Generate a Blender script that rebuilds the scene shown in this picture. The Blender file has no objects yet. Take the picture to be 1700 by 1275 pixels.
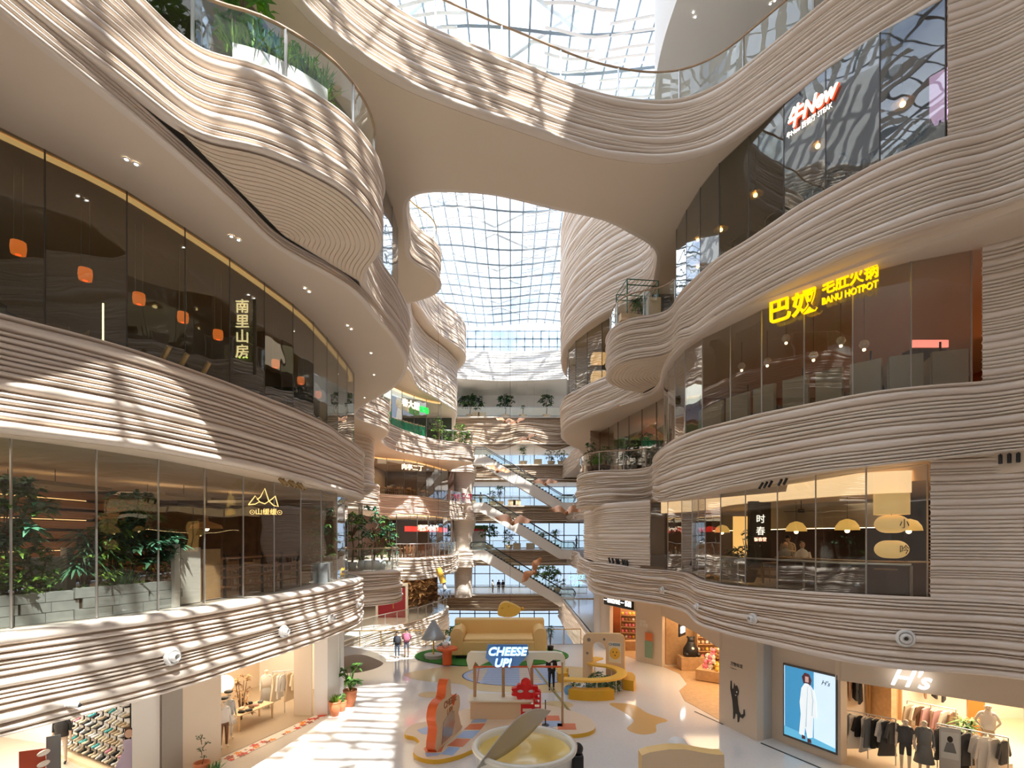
import bpy, bmesh, math, random
import numpy as np
from mathutils import Vector, Matrix
from mathutils.geometry import tessellate_polygon
random.seed(7); np.random.seed(7)
PI = math.pi
SC = bpy.context.scene
COL = SC.collection

# ------------------------------------------------------------ camera
F, HZ, CZ = 850.0, 890.0, 7.4          # focal length in px, horizon row, eye height (second-floor gallery)
cam = bpy.data.cameras.new('camera'); cam.sensor_width = 36.0; cam.lens = F/1700*36
cam.shift_y = (HZ-637.5)/1700; cam.clip_start = 0.05; cam.clip_end = 400
camo = bpy.data.objects.new('camera', cam); COL.objects.link(camo)
camo.location = (0, 0, CZ); camo.rotation_euler = (PI/2, 0, 0)
SC.camera = camo

# ------------------------------------------------------------ sky, sun, exposure
SUN_DIR = Vector((-0.6*0.5, 0.8*0.5, -0.866)).normalized()     # the way the light travels
wd = bpy.data.worlds.new('sky'); SC.world = wd; wd.use_nodes = True
nt = wd.node_tree; nt.nodes.clear()
out = nt.nodes.new('ShaderNodeOutputWorld'); bg = nt.nodes.new('ShaderNodeBackground')
tc = nt.nodes.new('ShaderNodeTexCoord'); noi = nt.nodes.new('ShaderNodeTexNoise'); rmp = nt.nodes.new('ShaderNodeValToRGB')
noi.inputs['Scale'].default_value = 2.2; noi.inputs['Detail'].default_value = 6
rmp.color_ramp.elements[0].position = 0.46; rmp.color_ramp.elements[0].color = (0.13, 0.18, 0.28, 1)
rmp.color_ramp.elements[1].position = 0.70; rmp.color_ramp.elements[1].color = (0.92, 0.95, 1.0, 1)
nt.links.new(tc.outputs['Generated'], noi.inputs['Vector']); nt.links.new(noi.outputs['Fac'], rmp.inputs['Fac'])
sx_ = nt.nodes.new('ShaderNodeSeparateXYZ'); hz_ = nt.nodes.new('ShaderNodeMapRange'); mxh = nt.nodes.new('ShaderNodeMixRGB')   # paler towards the horizon
hz_.inputs['From Min'].default_value = 0.05; hz_.inputs['From Max'].default_value = 0.4; mxh.inputs['Color1'].default_value = (0.135, 0.16, 0.195, 1)
nt.links.new(tc.outputs['Generated'], sx_.inputs[0]); nt.links.new(sx_.outputs['Z'], hz_.inputs['Value']); nt.links.new(hz_.outputs[0], mxh.inputs['Fac'])
nt.links.new(rmp.outputs['Color'], mxh.inputs['Color2']); nt.links.new(mxh.outputs[0], bg.inputs['Color']); bg.inputs['Strength'].default_value = 2.1
nt.links.new(bg.outputs[0], out.inputs[0])
sun = bpy.data.lights.new('sun', 'SUN'); sun.energy = 4.8; sun.angle = 0.009; sun.color = (1.0, 0.95, 0.87)
suno = bpy.data.objects.new('sun', sun); COL.objects.link(suno)
suno.rotation_euler = SUN_DIR.to_track_quat('-Z', 'Y').to_euler(); suno.location = (12, -16, 50)
vs = SC.view_settings; vs.view_transform = 'Standard'; vs.look = 'None'; vs.gamma = 1.0; vs.use_curve_mapping = False
vs.exposure = 1.6
SC.cycles.max_bounces = 12; SC.cycles.diffuse_bounces = 6; SC.cycles.transparent_max_bounces = 24
SC.cycles.glossy_bounces = 4; SC.cycles.transmission_bounces = 6
SC.cycles.use_denoising = True; SC.cycles.sample_clamp_indirect = 6.0
SC.cycles.caustics_reflective = False; SC.cycles.caustics_refractive = False

# ------------------------------------------------------------ materials
MATS = {}
def mat(name, col, rough=0.6, metal=0.0, emit=None, es=0.0, noise=None, bump=None, spec=None, coat=0.0, alpha=None):
    if name in MATS: return MATS[name]
    m = bpy.data.materials.new(name); m.use_nodes = True; t = m.node_tree; b = t.nodes['Principled BSDF']
    b.inputs['Base Color'].default_value = (*col, 1); b.inputs['Roughness'].default_value = rough
    b.inputs['Metallic'].default_value = metal
    if spec is not None: b.inputs['Specular IOR Level'].default_value = spec
    if coat: b.inputs['Coat Weight'].default_value = coat; b.inputs['Coat Roughness'].default_value = 0.06
    if emit: b.inputs['Emission Color'].default_value = (*emit, 1); b.inputs['Emission Strength'].default_value = es
    if alpha is not None: b.inputs['Alpha'].default_value = alpha
    if noise:
        sc_, col2, lo, hi = noise
        n = t.nodes.new('ShaderNodeTexNoise'); n.inputs['Scale'].default_value = sc_; n.inputs['Detail'].default_value = 4
        r = t.nodes.new('ShaderNodeValToRGB'); c = t.nodes.new('ShaderNodeTexCoord')
        r.color_ramp.elements[0].position = lo; r.color_ramp.elements[1].position = hi
        r.color_ramp.elements[0].color = (*col, 1); r.color_ramp.elements[1].color = (*col2, 1)
        t.links.new(c.outputs['Object'], n.inputs['Vector']); t.links.new(n.outputs['Fac'], r.inputs['Fac'])
        t.links.new(r.outputs['Color'], b.inputs['Base Color'])
    if bump:
        n2 = t.nodes.new('ShaderNodeTexNoise'); n2.inputs['Scale'].default_value = bump[0]
        bp = t.nodes.new('ShaderNodeBump'); bp.inputs['Strength'].default_value = bump[1]; bp.inputs['Distance'].default_value = bump[2] if len(bump) > 2 else 0.02
        t.links.new(n2.outputs['Fac'], bp.inputs['Height']); t.links.new(bp.outputs['Normal'], b.inputs['Normal'])
    MATS[name] = m; return m
def glassmat(name, tint, refl, rough=0.0, f0=0.06):
    """architectural glass: what passes straight through is tinted, the rest mirrors by angle"""
    m = bpy.data.materials.new(name); m.use_nodes = True; t = m.node_tree; t.nodes.clear()
    o = t.nodes.new('ShaderNodeOutputMaterial'); tr = t.nodes.new('ShaderNodeBsdfTransparent'); gl = t.nodes.new('ShaderNodeBsdfGlossy')
    mx = t.nodes.new('ShaderNodeMixShader'); lw = t.nodes.new('ShaderNodeLayerWeight'); mr = t.nodes.new('ShaderNodeMapRange')
    tr.inputs[0].default_value = (*tint, 1); gl.inputs['Color'].default_value = (*refl, 1); gl.inputs['Roughness'].default_value = rough
    lw.inputs['Blend'].default_value = 0.5; mr.inputs['To Min'].default_value = f0; mr.inputs['To Max'].default_value = 0.95; pw = t.nodes.new('ShaderNodeMath'); pw.operation = 'POWER'; pw.inputs[1].default_value = 3.2
    nz = t.nodes.new('ShaderNodeTexNoise'); nz.inputs['Scale'].default_value = 0.5; bp = t.nodes.new('ShaderNodeBump')
    bp.inputs['Strength'].default_value = 0.25; bp.inputs['Distance'].default_value = 0.06
    tcn = t.nodes.new('ShaderNodeTexCoord'); t.links.new(tcn.outputs['Object'], nz.inputs['Vector'])
    t.links.new(nz.outputs['Fac'], bp.inputs['Height']); t.links.new(bp.outputs['Normal'], gl.inputs['Normal'])
    t.links.new(lw.outputs['Facing'], pw.inputs[0]); t.links.new(pw.outputs[0], mr.inputs['Value']); t.links.new(mr.outputs[0], mx.inputs[0])
    t.links.new(tr.outputs[0], mx.inputs[1]); t.links.new(gl.outputs[0], mx.inputs[2]); t.links.new(mx.outputs[0], o.inputs[0])
    MATS[name] = m; return m
RIB   = mat('ribbed_beige_panel', (0.80, 0.69, 0.59), 0.5, noise=(0.35, (0.83, 0.73, 0.64), 0.35, 0.65), bump=(60, 0.15, 0.004))
SOFF  = mat('cream_soffit', (0.76, 0.63, 0.49), 0.6, noise=(0.2, (0.78, 0.65, 0.515), 0.4, 0.6))
WHITEC= mat('white_ceiling', (0.80, 0.78, 0.74), 0.6)
CREAM = mat('cream_wall', (0.70, 0.58, 0.45), 0.55)
CREAML= mat('pale_wall', (0.78, 0.70, 0.60), 0.55)
WHITE = mat('white_paint', (0.85, 0.84, 0.82), 0.45)
STEEL = mat('roof_steel', (0.20, 0.25, 0.29), 0.5)
LOUV  = mat('white_louver', (0.88, 0.89, 0.90), 0.5)
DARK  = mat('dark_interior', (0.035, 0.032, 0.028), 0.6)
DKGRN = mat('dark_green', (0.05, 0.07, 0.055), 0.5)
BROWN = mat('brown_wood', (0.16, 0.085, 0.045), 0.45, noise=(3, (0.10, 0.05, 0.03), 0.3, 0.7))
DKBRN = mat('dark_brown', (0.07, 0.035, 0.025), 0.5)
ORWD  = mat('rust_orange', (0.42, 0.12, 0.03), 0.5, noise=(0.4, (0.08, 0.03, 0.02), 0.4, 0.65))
TAN   = mat('tan_timber', (0.55, 0.36, 0.19), 0.5, noise=(5, (0.46, 0.28, 0.14), 0.3, 0.7))
BRASS = mat('brass', (0.75, 0.50, 0.18), 0.3, 0.9)
CHROME= mat('brushed_steel', (0.62, 0.62, 0.62), 0.3, 0.9)
BLACK = mat('black_metal', (0.02, 0.02, 0.022), 0.45)
LEAF  = mat('green_leaf', (0.055, 0.16, 0.03), 0.5, noise=(9, (0.13, 0.27, 0.05), 0.35, 0.65))
LEAFL = mat('light_leaf', (0.22, 0.38, 0.04), 0.5, noise=(9, (0.10, 0.24, 0.04), 0.35, 0.65))
LEAFD = mat('dark_leaf', (0.02, 0.07, 0.025), 0.5, noise=(9, (0.05, 0.13, 0.04), 0.35, 0.65))
LEAFB = mat('blue_green_leaf', (0.05, 0.20, 0.12), 0.5, noise=(9, (0.10, 0.28, 0.15), 0.35, 0.65))
BARK  = mat('bark', (0.20, 0.13, 0.08), 0.8)
SOIL  = mat('soil', (0.08, 0.05, 0.035), 0.9)
CONC  = mat('grey_block', (0.42, 0.45, 0.46), 0.8, noise=(6, (0.33, 0.36, 0.37), 0.3, 0.7))
TERRA = mat('terracotta', (0.55, 0.19, 0.08), 0.6)
GLASS = glassmat('shop_glass', (0.88, 0.88, 0.85), (0.95, 0.97, 1.0), f0=0.06)
GLASSD= glassmat('dark_shop_glass', (0.58, 0.60, 0.55), (0.95, 0.97, 1.0), f0=0.09)
CLEAR = glassmat('rail_glass', (0.90, 0.95, 0.93), (0.95, 1.0, 1.0), f0=0.07)
ROOFG = glassmat('roof_glass', (0.90, 0.94, 0.97), (1, 1, 1), f0=0.03)
def emat(name, col, s, base=None):
    return mat(name, base or col, 0.5, emit=col, es=s)
WARM = emat('warm_light', (1.0, 0.72, 0.36), 3.0)
WARMD = emat('warm_strip', (1.0, 0.60, 0.24), 0.45)
LWHITE = emat('white_light', (1.0, 0.97, 0.92), 4.0)

# ------------------------------------------------------------ mesh helpers
def me_np(name, V, Fc, m, parent=None, smooth=False, mats=None, mi=None):
    me = bpy.data.meshes.new(name)
    me.from_pydata([tuple(v) for v in V], [], [tuple(f) for f in Fc])
    for mm in (mats or [m]): me.materials.append(mm)
    if mi is not None: me.polygons.foreach_set('material_index', mi)
    if smooth: me.polygons.foreach_set('use_smooth', [True]*len(me.polygons))
    me.update()
    o = bpy.data.objects.new(name, me); COL.objects.link(o)
    if parent: o.parent = parent
    return o
class MB:
    """collects simple shapes into one mesh"""
    def __init__(s): s.V = []; s.F = []; s.M = []; s.S = []; s.mats = []
    def _m(s, m):
        if m not in s.mats: s.mats.append(m)
        return s.mats.index(m)
    def add(s, V, Fc, m, smooth=False):
        b = len(s.V); k = s._m(m); s.V += [tuple(v) for v in V]
        for f in Fc: s.F.append(tuple(b+i for i in f)); s.M.append(k); s.S.append(smooth)
        return s
    def box(s, c, d, m, rz=0.0, bev=0.0):
        hx, hy, hz = d[0]/2, d[1]/2, d[2]/2; cr, sr = math.cos(rz), math.sin(rz)
        if bev <= 0:
            P = [(-hx,-hy,-hz),(hx,-hy,-hz),(hx,hy,-hz),(-hx,hy,-hz),(-hx,-hy,hz),(hx,-hy,hz),(hx,hy,hz),(-hx,hy,hz)]
            Q = [(0,3,2,1),(4,5,6,7),(0,1,5,4),(1,2,6,5),(2,3,7,6),(3,0,4,7)]
            sm = False
        else:
            bm = bmesh.new(); bmesh.ops.create_cube(bm, size=1)
            for v in bm.verts: v.co = Vector((v.co.x*d[0], v.co.y*d[1], v.co.z*d[2]))
            bmesh.ops.bevel(bm, geom=bm.edges[:], offset=min(bev, min(d)*0.49), segments=3, affect='EDGES', profile=0.5)
            bm.verts.index_update(); P = [tuple(v.co) for v in bm.verts]; Q = [[v.index for v in f.verts] for f in bm.faces]; bm.free(); sm = False
        return s.add([(c[0]+x*cr-y*sr, c[1]+x*sr+y*cr, c[2]+z) for x, y, z in P], Q, m, sm)
    def tube(s, pts, r, m, n=8, caps=True):
        pts = [Vector(p) for p in pts]; rr = r if isinstance(r, (list, tuple)) else [r]*len(pts)
        V = []; Fc = []; up = None
        for i, p in enumerate(pts):
            t = (pts[min(i+1, len(pts)-1)]-pts[max(i-1, 0)]).normalized()
            if up is None: up = Vector((0,0,1)) if abs(t.z) < 0.9 else Vector((1,0,0))
            a = t.cross(up)
            if a.length < 1e-5: a = t.orthogonal()
            a.normalize(); b = a.cross(t).normalized(); up = b
            for k in range(n):
                q = 2*PI*k/n; V.append(p+(a*math.cos(q)+b*math.sin(q))*rr[i])
        for i in range(len(pts)-1):
            for k in range(n): Fc.append((i*n+k, i*n+(k+1)%n, (i+1)*n+(k+1)%n, (i+1)*n+k))
        s.add(V, Fc, m, n > 5)
        if caps: s.add(V[:n][::-1], [tuple(range(n))], m); s.add(V[-n:], [tuple(range(n))], m)
        return s
    def lathe(s, prof, c, m, n=24, sx=1, sy=1):
        V = []; Fc = []
        for r, z in prof:
            for k in range(n): V.append((c[0]+sx*r*math.cos(2*PI*k/n), c[1]+sy*r*math.sin(2*PI*k/n), c[2]+z))
        for i in range(len(prof)-1):
            for k in range(n): Fc.append((i*n+k, i*n+(k+1)%n, (i+1)*n+(k+1)%n, (i+1)*n+k))
        return s.add(V, Fc, m, True)
    def cyl(s, c, r, h, m, n=20): return s.lathe([(0,0),(r,0),(r,h),(0,h)], c, m, n) if n > 40 else s._cyl(c, r, h, m, n)
    def _cyl(s, c, r, h, m, n):
        B = [(c[0]+r*math.cos(2*PI*k/n), c[1]+r*math.sin(2*PI*k/n), c[2]) for k in range(n)]; T = [(x, y, z+h) for x, y, z in B]
        s.add(B+T, [(k, (k+1)%n, n+(k+1)%n, n+k) for k in range(n)], m, True)
        s.add(B[::-1], [tuple(range(n))], m); return s.add(T, [tuple(range(n))], m)
    def ball(s, c, r, m, n=16, k=10, M=None):
        r = r if isinstance(r, (list, tuple)) else (r, r, r); V = []; Fc = []
        for i in range(k+1):
            a = PI*i/k
            for j in range(n):
                q = 2*PI*j/n; p = Vector((r[0]*math.sin(a)*math.cos(q), r[1]*math.sin(a)*math.sin(q), r[2]*math.cos(a)))
                if M: p = M @ p
                V.append((c[0]+p.x, c[1]+p.y, c[2]+p.z))
        for i in range(k):
            for j in range(n): Fc.append((i*n+j, (i+1)*n+j, (i+1)*n+(j+1)%n, i*n+(j+1)%n))
        return s.add(V, Fc, m, True)
    def prism(s, poly, z0, z1, m, M=None, side=None, smooth=False):
        """poly in local xy, extruded z0..z1, optional matrix"""
        n = len(poly); V = [Vector((x, y, z0)) for x, y in poly]+[Vector((x, y, z1)) for x, y in poly]
        if M: V = [M @ v for v in V]
        tr = tessellate_polygon([[Vector((x, y, 0)) for x, y in poly]])
        s.add(V, [tuple(t) for t in tr]+[tuple(n+i for i in t[::-1]) for t in tr], m)
        return s.add(V, [(k, (k+1)%n, n+(k+1)%n, n+k) for k in range(n)], side or m, smooth)
    def build(s, name, parent=None, loc=None, rz=0.0):
        o = me_np(name, s.V, s.F, None, None, mats=s.mats or [WHITE], mi=s.M)
        o.data.polygons.foreach_set('use_smooth', s.S)
        bm = bmesh.new(); bm.from_mesh(o.data); bmesh.ops.recalc_face_normals(bm, faces=bm.faces[:]); bm.to_mesh(o.data); bm.free()
        if parent: o.parent = parent
        if loc is not None: o.location = loc
        o.rotation_euler.z = rz
        return o
def tag(o, label=None, cat=None, group=None, kind=None):
    if label: o['label'] = label
    if cat: o['category'] = cat
    if group: o['group'] = group
    if kind: o['kind'] = kind
    return o
def empty(name, loc, label, cat, group=None, rz=0.0, sc=1.0):
    o = bpy.data.objects.new(name, None); COL.objects.link(o); o.location = loc; o.rotation_euler = (0, 0, rz); o.scale = (sc, sc, sc)
    return tag(o, label, cat, group)
def copy_tree(o, loc=None, rz=None, label=None, parent=None, sc=None):
    c = o.copy(); COL.objects.link(c)
    if parent: c.parent = parent
    if loc is not None: c.location = loc
    if rz is not None: c.rotation_euler = (c.rotation_euler.x, c.rotation_euler.y, rz)
    if sc is not None: c.scale = (sc, sc, sc)
    if label: c['label'] = label
    for ch in list(o.children): copy_tree(ch, parent=c)
    return c
def struct(o): o['kind'] = 'structure'; return o
NUM = {'trim': 0, 'window': 0, 'door': 0}
def nxt(k): NUM[k] += 1; return f'{k}_{NUM[k]}'

# picture ray -> place: the point of the ray through (px,py) that lies at height z / depth d
def P(px, py, z):
    d = (z-CZ)*F/(HZ-py); return ((px-850)/F*d, d, z)
def D(px, py, d): return ((px-850)/F*d, d, CZ+(HZ-py)/F*d)

# ------------------------------------------------------------ plan curves
def cr(pts, sub=12):
    pts = np.array(pts, float); n = len(pts); o = []
    for i in range(n-1):
        p0, p1, p2, p3 = pts[max(i-1, 0)], pts[i], pts[i+1], pts[min(i+2, n-1)]
        for k in range(sub):
            t = k/sub; o.append(0.5*((2*p1)+(-p0+p2)*t+(2*p0-5*p1+4*p2-p3)*t*t+(-p0+3*p1-3*p2+p3)*t**3))
    o.append(pts[-1]); return np.array(o)
def resample(A, ds):
    seg = np.r_[0, np.cumsum(np.hypot(np.diff(A[:,0]), np.diff(A[:,1])))]
    n = max(2, int(seg[-1]/ds)+1); t = np.linspace(0, seg[-1], n)
    return np.stack([np.interp(t, seg, A[:,k]) for k in range(A.shape[1])], 1)
def smooth(A, sig):
    if sig <= 0: return A
    r = int(3*sig)+1; k = np.exp(-0.5*(np.arange(-r, r+1)/sig)**2); k /= k.sum(); B = A.copy()
    for c in range(A.shape[1]):
        a, b = A[0,c], A[-1,c]
        ext = np.r_[2*a-A[r:0:-1,c] if len(A) > r else np.full(r, a), A[:,c], 2*b-A[-2:-r-2:-1,c] if len(A) > r+1 else np.full(r, b)]
        B[:,c] = np.convolve(ext, k, 'valid')[:len(A)]
    return B
def trace(rows, zref, ref='t'):
    """rows: (px, ytop, ybot) picture traces, or ('w', X, Y, zt, zb) world points"""
    o = []
    for r in rows:
        if r[0] == 'w': o.append(r[1:]); continue
        px, yt, yb = r; d = (zref-CZ)*F/(HZ-(yt if ref == 't' else yb))
        zt = zref if ref == 't' else CZ+(HZ-yt)/F*d; zb = zref if ref == 'b' else CZ+(HZ-yb)/F*d
        o.append(((px-850)/F*d, d, zt, zb))
    return o
def curve(ctrl, ds=0.15, sig=0.35):
    A = resample(cr(ctrl), ds); A = smooth(A, sig/ds); return resample(A, ds)
def normals(A, side):
    t = np.gradient(A[:,:2], axis=0); t /= np.maximum(1e-9, np.hypot(t[:,0], t[:,1]))[:,None]
    return np.stack([t[:,1], -t[:,0]], 1)*side
def offset(A, side, d):
    B = A.copy(); B[:,:2] += normals(A, side)*d; return B
def idx(A, x, y): return int(np.argmin((A[:,0]-x)**2+(A[:,1]-y)**2))
def ribs(name, A, side, pitch=0.125, depth=0.10, wob=0.4, K=6, seed=0, m=None, parent=None):
    """A: (N,4) X,Y,ztop,zbot; one mesh of stacked rounded ribs that waver along the curve"""
    rs = np.random.RandomState(seed); h = float(np.mean(A[:,2]-A[:,3])); R = max(2, int(round(h/pitch)))
    w = rs.choice([0.65, 0.75, 0.85, 0.95, 1.1, 2.0], R); f = np.r_[0, np.cumsum(w)/w.sum()]
    s = np.r_[0, np.cumsum(np.hypot(np.diff(A[:,0]), np.diff(A[:,1])))]
    n = normals(A, side); rows = []
    bd = []
    for j in range(R+1):
        wv = 0 if j in (0, R) else wob/R*np.clip(A[:,1]/36, .16, 1.0)*(0.6*np.sin(2*PI*s/(3.2+rs.rand()*5)+rs.rand()*6.28)+0.4*np.sin(2*PI*s/(1.6+rs.rand()*2)+rs.rand()*6.28))
        bd.append(f[j]+wv)
    for j in range(1, R+1): bd[j] = np.maximum(bd[j], bd[j-1]+0.18/R)
    tot = bd[-1]
    bd = [b/tot for b in bd]
    us = [0.0, 0.08, 0.11, 0.15, 0.24, 0.4, 0.6, 0.76, 0.85, 0.89, 0.90] if K >= 6 else [0.0, 0.10, 0.2, 0.5, 0.8, 0.90]
    for j in range(R):
        dp = depth*(0.75+0.5*w[j]/1.6)*(1+np.clip(A[:,1]/60, .15, .45)*np.sin(2*PI*s/(4+rs.rand()*5)+rs.rand()*6.28))
        for u in us:
            q_ = min(1, max(-1, (u-0.5)/0.4)); o = dp*math.sqrt(max(0, 1-q_*q_))-(0.03 if u in (0.0, 0.90) else 0.0); z = A[:,2]-(A[:,2]-A[:,3])*(bd[j]+(bd[j+1]-bd[j])*u)
            rows.append(np.stack([A[:,0]+n[:,0]*o, A[:,1]+n[:,1]*o, z], 1))
    # closing ledge rows: top goes inward, bottom goes inward
    top = rows[0].copy(); top[:,:2] = A[:,:2]-n*0.12; bot = rows[-1].copy(); bot[:,:2] = A[:,:2]-n*0.12
    rows = [top]+rows+[bot]; N = len(A); Rr = len(rows); V = np.concatenate(rows)
    i = np.arange(Rr-1)[:,None]*N+np.arange(N-1)[None]; q = np.stack([i, i+1, i+N+1, i+N], -1).reshape(-1, 4)
    if side < 0: q = q[:, ::-1]
    me = bpy.data.meshes.new(name); me.vertices.add(len(V)); me.vertices.foreach_set('co', V.ravel())
    me.loops.add(q.size); me.loops.foreach_set('vertex_index', q.ravel().astype(np.int32))
    me.polygons.add(len(q)); me.polygons.foreach_set('loop_start', np.arange(0, q.size, 4).astype(np.int32))
    me.polygons.foreach_set('use_smooth', np.ones(len(q), bool)); me.materials.append(m or RIB); me.update(calc_edges=True)
    o = bpy.data.objects.new(name, me); COL.objects.link(o)
    if parent: o.parent = parent
    return o
def plate(name, pts, m, th=0.05, up=True):
    """flat plate from an outline of (x,y,z)"""
    V = [Vector(p) for p in pts]; tr = tessellate_polygon([[Vector((p[0], p[1], 0)) for p in pts]])
    n = len(V); dz = Vector((0, 0, -th if up else th))
    VV = V+[v+dz for v in V]; Fc = [tuple(t) for t in tr]+[tuple(n+i for i in t[::-1]) for t in tr]
    Fc += [(k, (k+1)%n, n+(k+1)%n, n+k) for k in range(n)]
    return me_np(name, VV, Fc, m)
def wallstrip(name, A, side, z0, z1, m, off=0.0, th=0.04, parent=None):
    B = offset(A, side, off) if off else A; n = normals(B, side); V = []; Fc = []
    z0 = z0 if hasattr(z0, '__len__') else [z0]*len(B); z1 = z1 if hasattr(z1, '__len__') else [z1]*len(B)
    for i, p in enumerate(B):
        for dd in (0, th):
            V.append((p[0]-n[i,0]*dd, p[1]-n[i,1]*dd, z0[i])); V.append((p[0]-n[i,0]*dd, p[1]-n[i,1]*dd, z1[i]))
    for i in range(len(B)-1):
        a, b = i*4, (i+1)*4; Fc += [(a, b, b+1, a+1), (a+2, a+3, b+3, b+2), (a+1, b+1, b+3, a+3), (a, a+2, b+2, b)]
    return me_np(name, V, Fc, m, parent, smooth=False)
def glaze(A, side, i0, i1, off, z0, z1, pane=2.0, m=None, joint=None, jw=0.03):
    """a storey of butt-jointed flat panes along the curve, one window with its joint strips"""
    B = offset(A, side, -off)[i0:i1+1]; C = resample(B, 0.05); L = 0.05*len(C); n = max(1, round(L/pane))
    kk = [int(round(t)) for t in np.linspace(0, len(C)-1, n+1)]; f = C[kk]; V = []; Fc = []; jb = MB()
    zf0 = (lambda p: p[2]+0.0) if z0 is None else (lambda p: z0)
    for k in range(n):
        a, b = f[k], f[k+1]; t = (b[:2]-a[:2]); l = np.hypot(*t); t /= l; g = jw/2
        p, q = a[:2]+t*g, b[:2]-t*g; nn = np.array([t[1], -t[0]])*0.012
        s = len(V)
        for pt, src in ((p, a), (q, b)):
            for sg in (1, -1): V += [(pt[0]+nn[0]*sg, pt[1]+nn[1]*sg, zf0(src)), (pt[0]+nn[0]*sg, pt[1]+nn[1]*sg, z1)]
        Fc += [(s, s+4, s+5, s+1), (s+2, s+3, s+7, s+6), (s+1, s+5, s+7, s+3), (s, s+2, s+6, s+4), (s, s+1, s+3, s+2), (s+4, s+6, s+7, s+5)]
    nm = nxt('window'); w = struct(me_np(nm, V, Fc, m or GLASS))
    for k in range(n+1):
        a = f[k]; zz0 = zf0(a); jb.box((a[0], a[1], (zz0+z1)/2), (jw, jw, z1-zz0), joint or CHROME)
    jb.build('window_joint', w); return w
def rail(name, A, side, i0, i1, off, z, label, h=1.1, pane=1.6, post=CHROME, hand=None, g=None):
    B = offset(A, side, -off)[i0:i1+1]; C = resample(B, 0.05); L = 0.05*len(C); n = max(1, round(L/pane))
    kk = [int(round(t)) for t in np.linspace(0, len(C)-1, n+1)]; f = C[kk]
    r = empty(name, (f[0][0], f[0][1], z), label, 'railing'); o0 = Vector(r.location)
    gm = MB()
    for k in range(n):
        for j in range(kk[k]+1, kk[k+1]-1, 6):
            a, b = C[j], C[min(j+6, kk[k+1]-1)]
            gm.add([(a[0]-o0.x, a[1]-o0.y, 0.06), (b[0]-o0.x, b[1]-o0.y, 0.06), (b[0]-o0.x, b[1]-o0.y, h), (a[0]-o0.x, a[1]-o0.y, h)], [(0,1,2,3)], g or CLEAR)
    gm.build('glass_panel', r)
    hm = MB(); hm.tube([(p[0]-o0.x, p[1]-o0.y, h+0.02) for p in C[::6]]+[(C[-1][0]-o0.x, C[-1][1]-o0.y, h+0.02)], 0.035, hand or CHROME, 8); hm.build('handrail', r)
    pm = MB().box((0, 0, h/2), (0.05, 0.05, h), post)
    p0 = pm.build('post', r)
    for k in range(n+1):
        q = p0 if k == 0 else p0.copy()
        if k: COL.objects.link(q); q.parent = r
        q.location = (f[k][0]-o0.x, f[k][1]-o0.y, 0)
    return r
# ============================================================ PLAN CURVES (from the camera outward along each side)
W = 'w'
def C_(rows, zref, ref='t', sig=0.5, ds=0.15): return curve(trace(rows, zref, ref), ds, sig)
# left side
L2 = C_([(W,-15,-8,5.68,3.85),(W,-13.6,-2,5.68,3.85),(W,-12,3,5.68,3.85),(W,-10.4,6.4,5.68,3.85),
    (0,1051,1224),(113,1039,1194),(226,1023,1166),(339,1007,1130),(452,988,1092),(527,975,1066),(565,965,1051),(591,960,1038),(599,957,1021),
    (W,-7.5,24.3,5.6,3.85),(W,-8.6,25.1,5.6,3.85),(W,-8.5,25.8,5.6,3.8),(601,949,1008),(626,947,1006),(650,946,1003),(663,944,998),
    (W,-6.6,29.6,5.6,3.8),(W,-8,31,5.6,3.8),(W,-10.5,33,5.6,3.8),(W,-11.4,37,5.6,3.8),(W,-10.8,40.5,5.6,3.8),
    (663,926,963),(692,926,963),(729,924,957),(751,922,951),(W,-5.9,55,5.6,3.8),(W,-6.4,60,5.6,3.8),(W,-7,65.2,5.6,3.8)], 3.85, 'b')
L3 = C_([(W,-15,-8,11.3,9.19),(W,-13.6,-2,11.3,9.19),(W,-12,3,11.3,9.19),(W,-10.4,6.4,11.3,9.19),
    (0,520,720),(113,549,732),(215,577,744),(296,605,757),(418,650,781),(523,694,807),(565,720,818),(591,739,827),
    (W,-7.0,24,11.3,9.05),(W,-8.3,26,11.3,9.1),(W,-10.2,28,11.3,9.19),(W,-11.9,31,11.3,9.19),(W,-11.7,34,11.3,9.2),(W,-10.7,36.2,11.3,9.2),
    (W,-10.05,37.6,11.3,9.2),(W,-10.6,40.5,11.3,9.2),(W,-12,43.5,11.3,9.2),(624,819,856),(660,821,859),(692,823,860),(741,830,863),(784,837,864),
    (W,-4.7,63.3,11.3,9.2),(W,-6,65.2,11.3,9.2)], 11.3, 't')
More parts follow.
